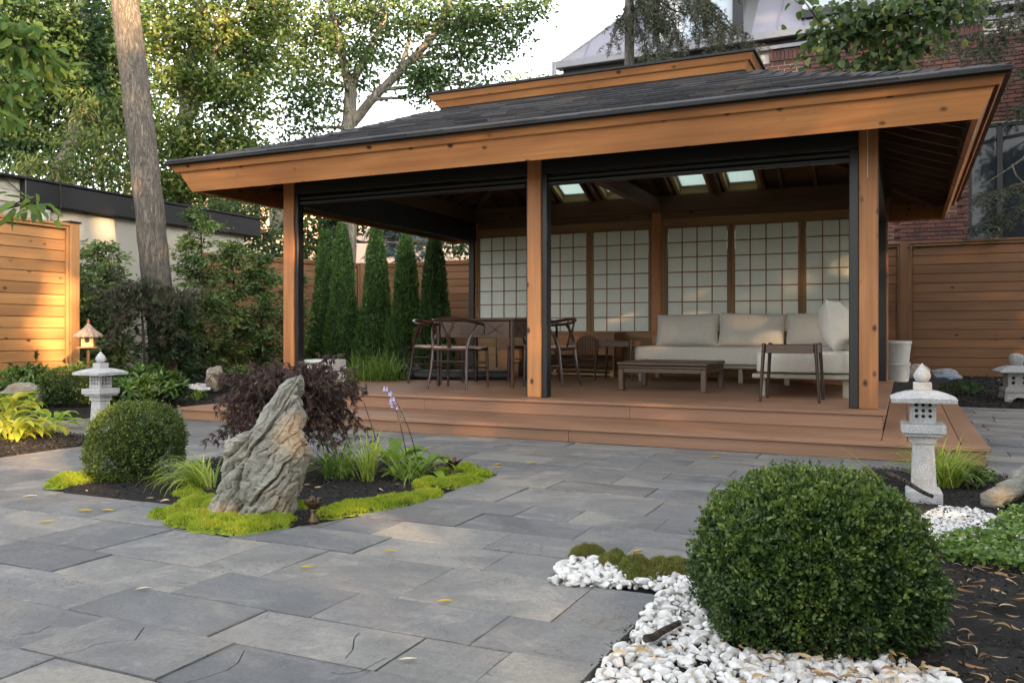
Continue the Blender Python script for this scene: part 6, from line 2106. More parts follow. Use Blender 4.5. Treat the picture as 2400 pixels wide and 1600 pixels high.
# ------------------------------------------------------------------ loose cedars, a curtain of hanging sprays
def cedar(px, y, top_py, wpx, n, label, mat=L_CEDAR, base=0.1, gap=0.5, seed=0):
    top = EYE + (778 - top_py) * y / FPX - base; r = wpx / 2 * y / FPX
    root = empty('young_cedar', (pw(px, 0, y).x, y, base), 0, label, 'cedar', 'loose cedars along the left boundary')
    b = MB(); b.tube([(0, 0, -0.1), (0.03, 0, top * 0.5), (0, 0, top * 0.96)], [0.03, 0.02, 0.006], 7)
    P = []; D = []; V_ = []
    nb = 110
    for k in range(nb):
        z = top * random.uniform(0.06, 0.97); a = random.uniform(0, 2 * PI)
        l = r * (1.05 - 0.62 * (z / top) ** 1.5) * random.uniform(0.35, 1.1)
        s = Vector((0, 0, z)); e = s + Vector((math.cos(a) * l, math.sin(a) * l, random.uniform(-0.1, 0.25) * l)); m = (s + e) / 2 + Vector((0, 0, 0.12 * l))
        b.tube([s, m, e], [0.007, 0.004, 0.0015], 4)
        bv = min(1, max(0, 0.4 + 0.35 * noise.noise(e * 2.5 + Vector((px, 0, 0))) * 2))
        for i in range(n // nb):
            t = random.uniform(0.25, 1.08)
            p = s.lerp(m, t * 2) if t < 0.5 else m.lerp(e, t * 2 - 1)
            p = p + Vector((random.gauss(0, .05), random.gauss(0, .05), random.gauss(0, .035)))
            P.append(p[:]); D.append((math.cos(a) * 0.6 + random.gauss(0, .5), math.sin(a) * 0.6 + random.gauss(0, .5), -0.25 + random.gauss(0, .4)))
            V_.append(min(1, max(0, bv * 0.8 + random.uniform(-.15, .3))))
    b.build('trunk', BARKD, root)
    P = np.array(P); n = len(P)
    leaf_obj('foliage', P, np.array(D), rdir(n, 0.4), 0.085 * rng.uniform(0.5, 1.3, n), 0.030, mat, root, np.array(V_))
cedar(240, 11.6, 560, 190, 5200, 'leafy cedar in front of the beige wall, left of the big trunk')
cedar(190, 11.2, 640, 110, 2400, 'small bright cedar right beside the left fence post')
cedar(470, 12.6, 480, 170, 6200, 'tallest loose cedar just right of the big trunk')
cedar(545, 13.0, 560, 120, 3800, 'loose cedar in front of the end of the beige building')
cedar(610, 13.2, 590, 130, 5000, 'loose cedar before the back fence, left of the left front post', mat=L_CEDAR)
cedar(690, 13.6, 640, 100, 2600, 'thin cedar just behind the left front post')
cedar(410, 11.8, 700, 150, 3600, 'low dark cedar at the foot of the big trunk', mat=L_TREED)

# ------------------------------------------------------------------ fences
def fence(name, A, B, ztop, zbot, label, posts, side=1, bh_=0.136, flip=False, FENCE=FENCE):
    """horizontal tongue-and-groove boards between posts from A to B (s,t pairs); boards are parts"""
    a = W(*A); b_ = W(*B); L = (b_ - a).length; ang = math.atan2(b_.y - a.y, b_.x - a.x)
    root = empty(name, (a.x, a.y, 0), ang, label, 'fence')
    xs = [L * f for f in posts]
    pw_ = 0.13
    for x in xs:
        bx('post', x - pw_ / 2, x + pw_ / 2, -pw_ / 2, pw_ / 2, zbot - 0.15, ztop + 0.005, FENCE, root, 0.006)
    for x0, x1 in zip(xs[:-1], xs[1:]):
        u0, u1 = x0 + pw_ / 2 + 0.001, x1 - pw_ / 2 - 0.001
        bx('top_rail', u0, u1, -0.062, 0.062, ztop - 0.038, ztop, FENCE, root, 0.005)
        for q, (v0, v1) in enumerate(((u0, u0 + 0.035), (u1 - 0.035, u1))):
            for sd in (-1,):
                bx('trim_strip', v0, v1, side * 0.012 if side > 0 else -0.045, side * 0.045 if side > 0 else -0.012, zbot, ztop - 0.040, FENCE, root, 0.003)
        bx('trim_strip', u0 + 0.037, u1 - 0.037, min(side * 0.012, side * 0.045), max(side * 0.012, side * 0.045), ztop - 0.075, ztop - 0.040, FENCE, root, 0.003)
        z = ztop - 0.078
        bx('backing', u0, u1, 0.0125 if side < 0 else -0.0185, 0.0185 if side < 0 else -0.0125, zbot, ztop - 0.042, FENCE, root, 0)
        while z > zbot + 0.03:
            z0 = max(zbot, z - bh_)
            yo = random.uniform(-0.0012, 0.0012)
            bx('board', u0 + 0.037, u1 - 0.037, -0.011 + yo, 0.011 + yo, z0 + 0.003, z - 0.003, FENCE, root, 0.005)
            z = z0
    return root
f1 = fence('left_wooden_fence', (-3.36, 0.03), (-3.36, -4.5), 2.215, 0.10, 'sunlit cedar fence at the left edge ending in a black-capped post', [0.0, 0.42, 1.0], side=1)
f1.name = 'wooden_fence'
bx('post_cap', -0.085, 0.085, -0.085, 0.085, 2.221, 2.245, BLACKM, f1, 0.006)
fence('wooden_fence', (-4.6, 3.55), (-3.5, 6.45), 2.2, 0.12, 'cedar fence section running back behind the loose cedars on the left', [0.0, 0.5, 1.0], side=-1, FENCE=FENCE_SHADE)
fence('wooden_fence', (-3.36, 6.62), (12.4, 6.62), 2.2, 0.15, 'long cedar fence across the back, behind the pavilion and at the right', [0.0, 0.165, 0.33, 0.465, 0.60, 0.80, 1.0], side=-1, FENCE=FENCE_SHADE)

# ------------------------------------------------------------------ low beige building at the left
gb = empty('flat_roofed_building', W(-5.12, -3.0, 0), TH, 'low beige rendered building with a deep black roof edge behind the left fence', 'building')
# local x = s offset (negative is inward), y = along t
ty = lambda t: t + 3.0
for t0, t1 in ((-3.0, 0.45), (0.452, 2.05), (2.052, 3.6), (3.602, 5.0)):
    bx('wall', -0.3, 0.0, ty(t0), ty(t1), -0.05, 2.75, RENDER, gb, 0.004)
bx('wall', -6, -0.302, ty(4.7), ty(5.0), -0.05, 2.75, RENDER, gb, 0)
bx('roof_edge', -0.4, 0.14, ty(0.56), ty(5.30), 2.66, 2.985, BLACK, gb, 0.01)
bx('roof_edge_cap', -0.42, 0.165, ty(-3.0), ty(5.32), 2.987, 3.02, BLACK, gb, 0.006)
bx('roof_slab', -6, -0.42, ty(-3.0), ty(5.28), 2.7, 3.0, BLACKM, gb, 0)
for z in (2.66, 2.822):
    bx('siding_board', -0.02, 0.03, ty(-3.0), ty(0.555), z + 0.002, z + 0.16, RENDER, gb, 0.003)
bx('window_frame', 0.001, 0.05, ty(-1.2), ty(0.30), 1.2, 2.60, GREYM, gb, 0.004)
bx('pane', 0.051, 0.055, ty(-1.15), ty(0.22), 1.25, 2.55, GLASS, gb, 0)
mt = bx('meter_box', 0.001, 0.07, ty(0.87), ty(0.99), 2.45, 2.62, plain('grey_plastic', (0.36, 0.38, 0.40), 0.4), gb, 0.01)
for p in ([(0.04, ty(0.93), 2.62), (0.05, ty(0.75), 2.68), (0.08, ty(0.3), 2.95), (0.1, ty(-1.0), 3.1)], [(0.04, ty(0.98), 2.5), (0.10, ty(1.08), 2.45), (0.16, ty(1.10), 2.75), (0.17, ty(1.07), 3.0)]):
    b = MB(); b.tube(p, 0.008, 6); b.build('cable', BLACKM, gb, True)

# pale brick building far behind the trees
fb = empty('far_brick_building', (0, 0, 0), R(8), 'pale pink brick building far behind the garden trees', 'building')
bx('wall', -9.0, 3.5, 30, 38, 0, 6.2, PINKB, fb, 0)
for i in range(6):
    for z in (1.6, 4.2):
        f = bx('window', -8.2 + i * 2, -7.2 + i * 2, 29.95, 29.999, z, z + 1.2, GLASS, fb, 0)
for k in range(60):
    z = 0.1 * k + 0.1
mort = MB()
for k in range(70): mort.box(-9.0, 3.5, 29.985, 29.999, 0.086 * k, 0.086 * k + 0.072)
tag(mort.build('brick_courses', PINKB, fb), kind='stuff')

# ------------------------------------------------------------------ brick house behind the right fence
SKYGLASS = m_glass('sky_reflecting_glass', (0.34, 0.40, 0.46), 0.06)  # sky reflection painted in as a pale blue base colour
TW_ = 8.58
bhs = empty('brick_house', W(0, TW_, 0), TH, 'red brick house with grey zinc mansard roof and dark framed windows behind the pavilion', 'house')
ZE = 5.93
wn0, wn1, wz0, wz1 = 7.05, 9.3, 0.9, 4.27          # window opening
def HB(name, a, b_, c, d, e, f, m, ch=0.0, par=None): return bx(name, a, b_, c, d, e, f, m, par or bhs, ch)
HB('wall', 0.0, wn0, 0.012, 0.30, -0.05, ZE, MORTAR)
HB('wall', wn0, wn1, 0.012, 0.30, wz1, ZE, MORTAR)
HB('wall', wn0, wn1, 0.012, 0.30, -0.05, wz0, MORTAR)
HB('wall', wn1, 12.0, 0.012, 0.30, -0.05, ZE, MORTAR)
HB('side_wall', 0.0, 0.3, 0.302, 8.0, -0.05, ZE, MORTAR)
wf = HB('window', wn0, wn1, 0.10, 0.12, wz0, wz1, BLACKM)
for x0, x1 in ((wn0, wn0 + 0.05), (7.46, 7.545), (8.36, 8.44), (wn1 - 0.05, wn1)):
    HB('frame', x0, x1, 0.03, 0.098, wz0, wz1, BLACK, 0.004)
HB('frame', wn0 + 0.051, wn1 - 0.051, 0.03, 0.098, wz1 - 0.05, wz1, BLACK, 0.004)
for x0, x1 in ((wn0 + 0.052, 7.458), (7.547, 8.358), (8.442, wn1 - 0.052)):
    HB('pane', x0, x1, 0.07, 0.076, wz0 + 0.01, wz1 - 0.052, GLASS)
bw, bhh, mo = 0.2, 0.0577, 0.010
pitch = bhh + mo
bl = []
nr = int(ZE / pitch)
for r in range(nr):
    z = ZE - 0.205 - (r + 1) * pitch
    if z < 2.15: break
    x = 3.3 + (0.105 if r % 2 else 0) 
    while x < 8.9:
        x1 = x + bw
        a, b_ = x, x1
        vis = True
        if z < wz1 + 0.01 and z + bhh > wz0 and b_ > wn0:
            if a >= wn0 - 0.03: vis = False
            else: b_ = min(b_, wn0 - 0.003)
        if vis: bl.append((a, b_, z))
        x = x1 + mo
def bvis(q):
    a, b_, z = q
    p = W(a, TW_, z)
    px = 1200 + FPX * p.x / p.y; py = 778 - FPX * (z - EYE) / p.y
    ok = (px < 2400 and ((py < 185 + (px - 1800) * -0.03) or (px > 2230) or (py > 505 and px > 2080)))
    return (0 if ok else 1, p.y)
bl.sort(key=bvis)
bme = {}
def brick_obj(q, name='brick'):
    a, b_, z = q
    w = round(b_ - a, 3)
    if w not in bme:
        m = MB(); m.box(-w / 2, w / 2, -0.05, 0.0, -bhh / 2, bhh / 2, 0.003); bme[w] = m.mesh()
    return link(name, bme[w], BRICK, bhs, ((a + b_) / 2, 0.005 + random.uniform(-0.002, 0.002) + 0.0, z + bhh / 2))
for q in bl[:250]: brick_obj(q)
rest = MB()
for a, b_, z in bl[250:]: 
    y = random.uniform(-0.002, 0.002); rest.box(a, b_, 0.005 + y, 0.03, z, z + bhh, 0.0)
tag(rest.build('bricks', BRICKV if False else BRICK, bhs), kind='stuff')
x = 3.3; k = 0
while x < 9.2:                                    # soldier course under the eave
    k += 1
    if x > 3.9 and k < 60:
        m_ = 'sold'
        if m_ not in bme:
            m = MB(); m.box(-bhh / 2, bhh / 2, -0.05, 0.0, -0.096, 0.096, 0.003); bme[m_] = m.mesh()
        link('brick', bme[m_], BRICK, bhs, (x, 0.008 + random.uniform(-.002, .002), ZE - 0.103))
    x += pitch
# eave trim and gutter
HB('eave_board', -0.1, 12, -0.10, 0.011, ZE + 0.001, ZE + 0.07, GREYM, 0.004)
HB('eave_soffit', -0.1, 12, -0.06, 0.011, ZE + 0.072, ZE + 0.16, BLACKM, 0.0)
HB('gutter', -0.2, 12, -0.22, 0.011, ZE + 0.162, ZE + 0.31, GREYM, 0.01)
HB('gutter_end', -0.28, -0.201, -0.22, -0.15, ZE - 0.25, ZE + 0.31, GREYM, 0.006)
# mansard slope in standing-seam panels
sl = 1.08; z0r = ZE + 0.31
def roofp(x, h): return (x, -0.15 + h / sl, z0r + h)
HR = 3.6
PN = 0.46
x = -0.1; 
while x < 11.5:
    x1 = x + PN
    if True:
        dorm = (1.72 < x + PN / 2 < 3.46)
        h0 = 0
        b = MB()
        def lim(xx): return HR
        # the left hip cuts the panels off
        hA = min(HR, (x + 0.1) * sl); hB = min(HR, (x1 + 0.1) * sl)
        if not dorm:
            if hA > 0.01: b.add([roofp(x + 0.004, 0), roofp(x1 - 0.004, 0), roofp(x1 - 0.004, hB), roofp(x + 0.004, hA)], [(0, 1, 2, 3)])
            else: b.add([roofp(x + 0.004, 0), roofp(x1 - 0.004, 0), roofp(x1 - 0.004, hB)], [(0, 1, 2)])
            b.build('roof_panel', ZINC, bhs)
            m = MB()
            q0, q1 = Vector(roofp(x1, 0)), Vector(roofp(x1, hB))
            up = Vector((0, -1, 1 / sl)).normalized() * 0.03
            m.add([q0 + Vector((-.008, 0, 0)), q0 + Vector((.008, 0, 0)), q1 + Vector((.008, 0, 0)), q1 + Vector((-.008, 0, 0)), q0 + Vector((-.008, 0, 0)) + up, q0 + Vector((.008, 0, 0)) + up, q1 + Vector((.008, 0, 0)) + up, q1 + Vector((-.008, 0, 0)) + up], F8)
            m.build('standing_seam', ZINC, bhs)
    x = x1
b = MB(); q0 = Vector(roofp(-0.1, 0)); q1 = q0 + Vector((HR / sl, HR / sl, HR))
b.tube([q0 + Vector((0, 0, .01)), q1 + Vector((0, 0, .01))], 0.035, 6); b.build('hip_flashing', GREYM, bhs)
b = MB(); b.add([q0, q1, q1 + Vector((0, 8, 0)), q0 + Vector((0, 8, 0))], [(0, 1, 2, 3)]); b.build('side_roof', ZINC, bhs)
b = MB(); b.add([q1, (12, q1.y, q1.z), (12, q1.y + 5, q1.z), q1 + Vector((0, 5, 0))], [(0, 1, 2, 3)]); b.build('roof_top', ZINC, bhs)
# dormer with a large window
dx0, dx1, dzt = 1.74, 3.44, 8.3
HB('dormer_jamb', dx0, dx0 + 0.12, -0.12, 2.2, z0r + 0.002, dzt, BLACK, 0.004)
HB('dormer_jamb', dx1 - 0.20, dx1, -0.12, 2.2, z0r + 0.002, dzt, BLACK, 0.004)
HB('dormer_head', dx0 + 0.121, dx1 - 0.201, -0.12, 2.2, 7.26, dzt, BLACK, 0.004)
HB('dormer_sill', dx0 + 0.121, dx1 - 0.201, -0.14, 0.3, z0r + 0.003, z0r + 0.08, GREYM, 0.004)
HB('dormer_mullion', 2.70, 2.77, -0.10, -0.03, z0r + 0.082, 7.258, BLACK, 0.004)
HB('pane', dx0 + 0.122, 2.698, -0.06, -0.052, z0r + 0.082, 7.258, SKYGLASS)
HB('pane', 2.772, dx1 - 0.202, -0.06, -0.052, z0r + 0.082, 7.258, SKYGLASS)
for k in range(14):
    z = z0r + 0.12 + k * 0.068
    HB('blind_slat', dx0 + 0.13, 2.30, -0.066, -0.061, z, z + 0.042, WHITEP, 0.0)
# second roof window
HB('roof_window_sill', 4.42, 5.25, -0.06, 1.2, 6.42, 6.56, BLACK, 0.006)
HB('roof_window', 4.44, 5.23, 0.02, 1.6, 6.562, 7.9, WHITEP, 0.004)
HB('pane', 4.50, 5.17, 0.008, 0.016, 6.60, 7.85, SKYGLASS)
# ------------------------------------------------------------------ trees
def branch_pts(a, b_, sag=0.0, n=6, wob=0.05):
    a, b_ = Vector(a), Vector(b_); L = (b_ - a).length
    sd = random.random() * 50
    return [a.lerp(b_, k / n) + Vector((noise.noise(Vector((k * .7, sd, 0))), noise.noise(Vector((k * .7, sd, 7))), noise.noise(Vector((k * .7, sd, 13))) + sag * math.sin(PI * k / n))) * L * wob * (0 if k == 0 else 1) for k in range(n + 1)]

def tree(name, label, trunks, blobs, mat, bark, L=0.10, cat='tree', per=34, droop=0.35, clump=0.34, wf=0.62, ntwig=True, six=False, flat=0.55):
    """trunks: list of (points, r0, r1); blobs: (centre, (rx, ry, rz), clumps)"""
    base = trunks[0][0][0]
    root = empty(name, (0, 0, 0), 0, label, cat)
    tm_ = MB(); nodes = []
    for pts, r0, r1 in trunks:
        pp = []
        for a, b_ in zip(pts[:-1], pts[1:]):
            seg = branch_pts(a, b_, 0, 5, 0.02)
            pp += seg if not pp else seg[1:]
        rad = [r0 + (r1 - r0) * k / (len(pp) - 1) for k in range(len(pp))]
        tm_.tube(pp, rad, 14)
        nodes += [(p, r) for p, r in zip(pp, rad)][2:]
    tm_.build('trunk', bark, root, True)
    br = MB(); P = []; D = []; VV = []
    for c, (rx, ry, rz), k in blobs:
        c = Vector(c)
        near = sorted(nodes, key=lambda q: (q[0] - c).length + max(0, q[0].z - c.z) * 1.5)[0]
        hub = near[0].lerp(c, 0.55)
        br.tube(branch_pts(near[0], hub, 0.4), [max(0.012, min(near[1] * 0.5, 0.05)) * (1 - 0.08 * i) for i in range(7)], 6)
        for _ in range(k):
            d = Vector(rdir(1)[0]); q = random.random() ** 0.45
            p = c + Vector((d.x * rx, d.y * ry, d.z * rz)) * q
            if ntwig: br.tube(branch_pts(hub, p, 0.3, 4), [0.012, 0.009, 0.006, 0.004, 0.002], 4)
            m = int(per * random.uniform(0.5, 1.4))
            u = rng.normal(size=(m, 3)) * np.array([clump, clump, clump * flat]) * 0.6
            u[:, 2] -= 0.12 * (u[:, 0] ** 2 + u[:, 1] ** 2) / clump
            P.append(np.array(p[:]) + u)
            D.append(unit(u * np.array([1, 1, .3]) / clump + rng.normal(size=(m, 3)) * 0.55 + np.array([0, 0, -droop])))
            VV.append(np.clip(random.gauss(0.45, 0.2) + rng.normal(size=m) * 0.18, 0, 1))
    br.build('branches', bark, root)
    P = np.concatenate(P); D = np.concatenate(D); VV = np.concatenate(VV); n = len(P)
    leaf_obj('crown', P, D, unit(rng.normal(size=(n, 3)) * 0.75 + np.array([0, 0, 0.9])), L * rng.uniform(0.55, 1.25, n), L * wf, mat, root, VV, six=six)
    return root
def bl_(px, py, y, rpx, rpy, k, ry=None):
    s = y / FPX
    return (pw(px, py, y), (rpx * s, ry or min(2.2, (rpx + rpy) / 2 * s * 1.2), rpy * s), k)

# the big leaning trunk in the left bed, its crown above the picture
def q_(px, py, y): return pw(px, py, y)
tr_pts = [Vector((-4.93, 12.0, 0.1)), q_(384, 800, 12), q_(366, 650, 12), q_(352, 500, 12), q_(332, 330, 12), q_(310, 150, 12), q_(292, 0, 12), q_(272, -250, 12), q_(262, -520, 12.2), q_(250, -800, 12.6)]
tree('big_ash_tree', 'big leaning tree with furrowed bark in the left bed, crown above the picture',
     [(tr_pts, 0.21, 0.175)], [bl_(100, -640, 12.5, 420, 160, 55), bl_(560, -760, 12.5, 420, 170, 45)], L_TREE, BARK, 0.11, clump=0.5, per=26)

T1 = [q_(820, 700, 18), q_(818, 300, 18), q_(822, 205, 18)]
T2 = [q_(818, 205, 18), q_(802, 130, 18), q_(770, -10, 18), q_(750, -160, 18)]
T3 = [q_(826, 290, 18), q_(870, 235, 17.8), q_(925, 180, 17.6), q_(975, 130, 17.4), q_(1030, 70, 17.2), q_(1060, -20, 17), q_(1080, -120, 17)]
T4 = [q_(822, 200, 18), q_(860, 130, 18), q_(895, 60, 18), q_(925, -60, 18)]
T5 = [q_(935, 170, 17.6), q_(955, 110, 17.5), q_(962, 60, 17.5)]
tree('forked_maple', 'thin forked maple behind the pavilion roof with a branch reaching right, sky through its leaves',
     [(T1, 0.17, 0.13), (T2, 0.10, 0.05), (T3, 0.11, 0.05), (T4, 0.09, 0.04), (T5, 0.05, 0.03)],
     [bl_(740, 60, 18, 110, 90, 40), bl_(860, 20, 18, 120, 80, 46), bl_(860, 145, 18, 90, 60, 26), bl_(990, 60, 17.5, 120, 80, 44), bl_(1110, 50, 17, 90, 55, 26), bl_(1190, 45, 17, 60, 30, 12), bl_(1255, 15, 17, 40, 22, 7),
      bl_(1090, 130, 17, 70, 40, 14), bl_(1010, 170, 17.4, 90, 40, 18), bl_(1000, 225, 17.5, 60, 30, 8), bl_(720, 190, 18, 70, 60, 24), bl_(700, 300, 18.5, 60, 55, 16), bl_(660, 110, 18.5, 60, 90, 26),
      bl_(780, 260, 18, 30, 60, 9), bl_(1120, 190, 17, 60, 28, 6), bl_(900, -60, 18, 220, 60, 30), bl_(1190, 100, 17, 40, 30, 5)],
     L_TREE, BARKG, 0.112, per=50, clump=0.33)
T1 = [q_(432, 700, 16), q_(430, 330, 16), q_(440, 230, 16), q_(452, 120, 16), q_(470, 20, 16), q_(480, -120, 16)]
T2 = [q_(432, 260, 16), q_(415, 150, 16), q_(385, 60, 16), q_(360, -60, 16)]
T3 = [q_(436, 300, 16), q_(480, 200, 16), q_(510, 100, 16), q_(540, 0, 16)]
tree('yellowing_tree', 'multi-stemmed tree with yellowing leaves right of the big trunk',
     [(T1, 0.14, 0.07), (T2, 0.08, 0.04), (T3, 0.07, 0.035)],
     [bl_(410, 60, 16, 100, 90, 46), bl_(520, 60, 16, 110, 90, 52), bl_(600, 130, 16.5, 70, 90, 34), bl_(460, 200, 16, 90, 80, 40), bl_(560, 230, 16, 80, 70, 34), bl_(400, 320, 15.5, 60, 70, 26), bl_(500, 340, 16, 90, 60, 32),
      bl_(620, 10, 16, 80, 60, 28), bl_(390, 430, 15.5, 50, 50, 20), bl_(300, 60, 17, 70, 80, 22), bl_(470, 430, 16, 70, 50, 22), bl_(570, 330, 16, 30, 40, 10)],
     L_TREEY, BARKG, 0.112, per=54, clump=0.35)
T1 = [q_(120, 700, 14.5), q_(130, 430, 14.5), q_(170, 330, 14.5), q_(200, 200, 14.5), q_(195, 60, 14.5), q_(190, -120, 14.5)]
T2 = [q_(60, 420, 14.8), q_(40, 250, 14.8), q_(30, 60, 14.8), q_(10, -100, 14.8)]
T3 = [q_(140, 420, 14.5), q_(215, 400, 14.3), q_(285, 350, 14.0)]
tree('dark_leafy_tree', 'dense dark green tree filling the top left corner above the beige building',
     [(T1, 0.16, 0.08), (T2, 0.10, 0.05), (T3, 0.06, 0.02)],
     [bl_(60, 60, 14.5, 130, 110, 80), bl_(190, 60, 14.5, 110, 110, 70), bl_(90, 200, 14.5, 120, 80, 58), bl_(210, 210, 14.5, 90, 80, 44), bl_(40, 320, 14.5, 90, 60, 36), bl_(160, 330, 15, 80, 60, 22), bl_(260, 140, 15, 60, 110, 32), bl_(300, 280, 15, 40, 60, 14)],
     L_TREED, BARKG, 0.112, per=50, clump=0.36)
tree('pale_drooping_tree', 'lighter green tree with drooping sprays just left of the big trunk',
     [([q_(250, 700, 14), q_(245, 480, 14), q_(230, 330, 14)], 0.06, 0.03)],
     [bl_(225, 255, 13.6, 70, 40, 20), bl_(240, 320, 13.6, 60, 45, 18), bl_(200, 390, 13.6, 90, 40, 22), bl_(270, 400, 13.6, 50, 50, 16), bl_(90, 385, 13.6, 90, 30, 16), bl_(170, 300, 13.8, 40, 50, 8)],
     L_TREEY, BARKG, 0.12, per=30, clump=0.30, wf=0.3, droop=1.1)
tree('hedge_tree', 'leafy tree behind the end of the low building, left of the left front post',
     [([q_(640, 760, 20), q_(640, 560, 20)], 0.09, 0.05)],
     [bl_(600, 480, 20, 60, 40, 16), bl_(610, 560, 20, 60, 50, 20), bl_(700, 560, 20, 50, 50, 16), bl_(540, 520, 20, 50, 50, 16), bl_(660, 610, 20, 60, 30, 14), bl_(420, 470, 19, 60, 40, 16), bl_(520, 480, 19, 60, 30, 12)],
     L_TREE, BARKG, 0.13, per=30, clump=0.42)
tree('dark_hedge_tree', 'dark green tree behind the thujas, seen through the pavilion',
     [([q_(770, 760, 21), q_(775, 520, 21)], 0.12, 0.08)],
     [bl_(740, 560, 21, 50, 60, 30), bl_(770, 500, 21, 70, 40, 26), bl_(850, 500, 21, 60, 30, 16), bl_(1080, 570, 21, 40, 30, 14)],
     L_TREED, BARKG, 0.13, per=34, clump=0.42)
tree('distant_tree', 'far tree tops just above the upper roof, against the white sky',
     [([q_(1240, 760, 30), q_(1240, 260, 30)], 0.2, 0.08)],
     [bl_(1180, 212, 30, 50, 14, 10), bl_(1240, 200, 30, 40, 12, 10), bl_(1300, 195, 30, 40, 12, 9), bl_(1215, 178, 30, 14, 8, 3)],
     L_TREE, BARKG, 0.16, per=30, clump=0.45)

# backdrop mass of foliage low behind the fences
def mass(name, label, x0, x1, y0, y1, z0, z1, n, L, mat):
    P = np.stack([rng.uniform(x0, x1, n), rng.uniform(y0, y1, n), np.zeros(n)], 1)
    P[:, 2] = [z0 + (z1 - z0) * (0.75 + 0.4 * noise.noise(Vector((p[0] * 0.6, p[1] * 0.4, 0)))) * r for p, r in zip(P, rng.random(n) ** 0.8)]
    o = leaf_obj(name, P, rdir(n), rdir(n, 0.6), L * rng.uniform(0.6, 1.2, n), L * 0.6, mat, None)
    return tag(o, label, 'foliage', None, 'stuff')
mass('far_foliage', 'mass of green foliage far behind the left building', -26, -6, 24, 30, 0, 4.6, 16000, 0.22, L_TREED)
mass('far_foliage', 'tall far mass of dark foliage behind the trees at the top left', -24, -9.5, 22, 26, 4, 11.5, 18000, 0.20, L_TREED)

# needles
def spruce(name, label, trunk, r0, r1, limbs, mat, nl=0.028, dens=1.0, cat='spruce', hang=0.30, bark=None):
    root = empty(name, (0, 0, 0), 0, label, cat)
    b = MB(); b.tube(trunk, [r0 + (r1 - r0) * k / (len(trunk) - 1) for k in range(len(trunk))], 14); b.build('trunk', bark or BARKG, root, True)
    br = MB(); P = []; D = []; VV = []
    for a, e in limbs:
        pts = branch_pts(a, e, 0.8, 8, 0.06)
        br.tube(pts, [0.020 - 0.0018 * k for k in range(9)], 5)
        L = (Vector(e) - Vector(a)).length
        for i in range(int(L * 14 * dens)):
            f = random.uniform(0.12, 1.0); k = min(7, int(f * 8)); p = pts[k].lerp(pts[k + 1], f * 8 - k)
            l = hang * random.uniform(0.3, 1.0)
            off = Vector((random.gauss(0, .10), random.gauss(0, .10), 0))
            q = p + off + Vector((0, 0, -l)); mid = p + off * 0.6
            br.tube([p, mid, q], [0.004, 0.003, 0.0015], 4)
            v = random.random()
            for j in range(int(34 * l / 0.25)):
                t = random.random(); s = mid.lerp(q, t)
                P.append(s[:]); D.append((random.gauss(0, .7), random.gauss(0, .7), -0.45 + random.gauss(0, .35))); VV.append(min(1, max(0, v * 0.7 + random.uniform(0, .3))))
    br.build('branches', BARKD, root)
    P = np.array(P); n = len(P)
    leaf_obj('needles', P, np.array(D), rdir(n), nl * rng.uniform(0.7, 1.3, n), nl * 0.20, mat, root, np.array(VV))
    return root
tk = [q_(1478, 760, 13.8)] + [q_(1478 - (0 if py > 300 else 3), py, 13.8) for py in (400, 200, 120, 50, 0, -150, -350)]
L_ = []
for a, e in (((1478, -20), (1560, 60)), ((1478, 20), (1530, 150)), ((1478, -60), (1640, 20)), ((1480, -90), (1700, 30)), ((1560, -40), (1760, 95)), ((1480, -40), (1690, 115)), ((1480, -80), (1600, 90)), ((1480, -10), (1610, 128)),
             ((1480, -120), (1740, -10)), ((1640, 20), (1775, 120)), ((1480, -60), (1540, 30)), ((1470, 10), (1432, 110)), ((1590, -30), (1690, 90)), ((1500, -30), (1560, 128))):
    L_.append((q_(*a, 13.8), q_(*e, 13.8 - random.uniform(0.0, 1.0))))
spruce('spruce_tree', 'tall spruce with a bare pale trunk and hanging branches in front of the dormer', tk, 0.085, 0.07, L_, L_SPRUCE, 0.065, 2.6)
tk = [Vector((10.2, 12.6, 0)), Vector((10.2, 12.6, 4)), Vector((10.1, 12.6, 9))]
L_ = [((10.1, 12.6, 5.4), q_(2250, 130, 11.8)), ((10.1, 12.6, 5.8), q_(2330, 60, 11.8)), ((10.1, 12.6, 5.2), q_(2300, 190, 11.6)), ((10.1, 12.6, 6.2), q_(2210, 60, 12.2)), ((10.1, 12.6, 5.3), q_(2090, 130, 11.9)), ((10.1, 12.6, 3.4), q_(2270, 470, 11.8)), ((10.1, 12.6, 3.2), q_(2290, 520, 11.8)), ((10.1, 12.6, 5.0), q_(2370, 260, 11.7))]
spruce('spruce_tree', 'shaded spruce whose branches come in at the right edge before the brick house', tk, 0.16, 0.12, L_, L_SPRUCE, 0.07, 1.8)
b = MB(); b.tube([q_(2460, 300, 10.6), q_(2398, 372, 10.7), q_(2350, 405, 10.8), q_(2310, 430, 10.9)], [0.02, 0.014, 0.009, 0.005], 7); b.tube([q_(2372, 385, 10.7), q_(2380, 410, 10.7), q_(2410, 440, 10.7)], [0.012, 0.009, 0.006], 7)
tag(b.build('bare_branch', BARKG, None, True), 'bare forked grey branch in front of the dark house window at the right edge', 'branch')
tk = [Vector((q_(930, 0, 22).x, 22, z)) for z in (0, 2, 4.6)]
L_ = []
for k in range(46):
    z = random.uniform(1.5, 4.3); a = random.uniform(0, 2 * PI); l = (4.6 - z) * 0.5 + 0.35
    c0 = tk[0]; L_.append(((c0.x, 22, z), (c0.x + math.cos(a) * l, 22 + math.sin(a) * l, z - 0.12)))
spruce('blue_spruce', 'pale blue spruce behind the thujas', tk, 0.10, 0.03, L_, L_BLUES, 0.12, 1.2, hang=0.2)
L_ = []
tk2 = [Vector((q_(1010, 0, 23).x, 23, z)) for z in (0, 2, 4.3)]
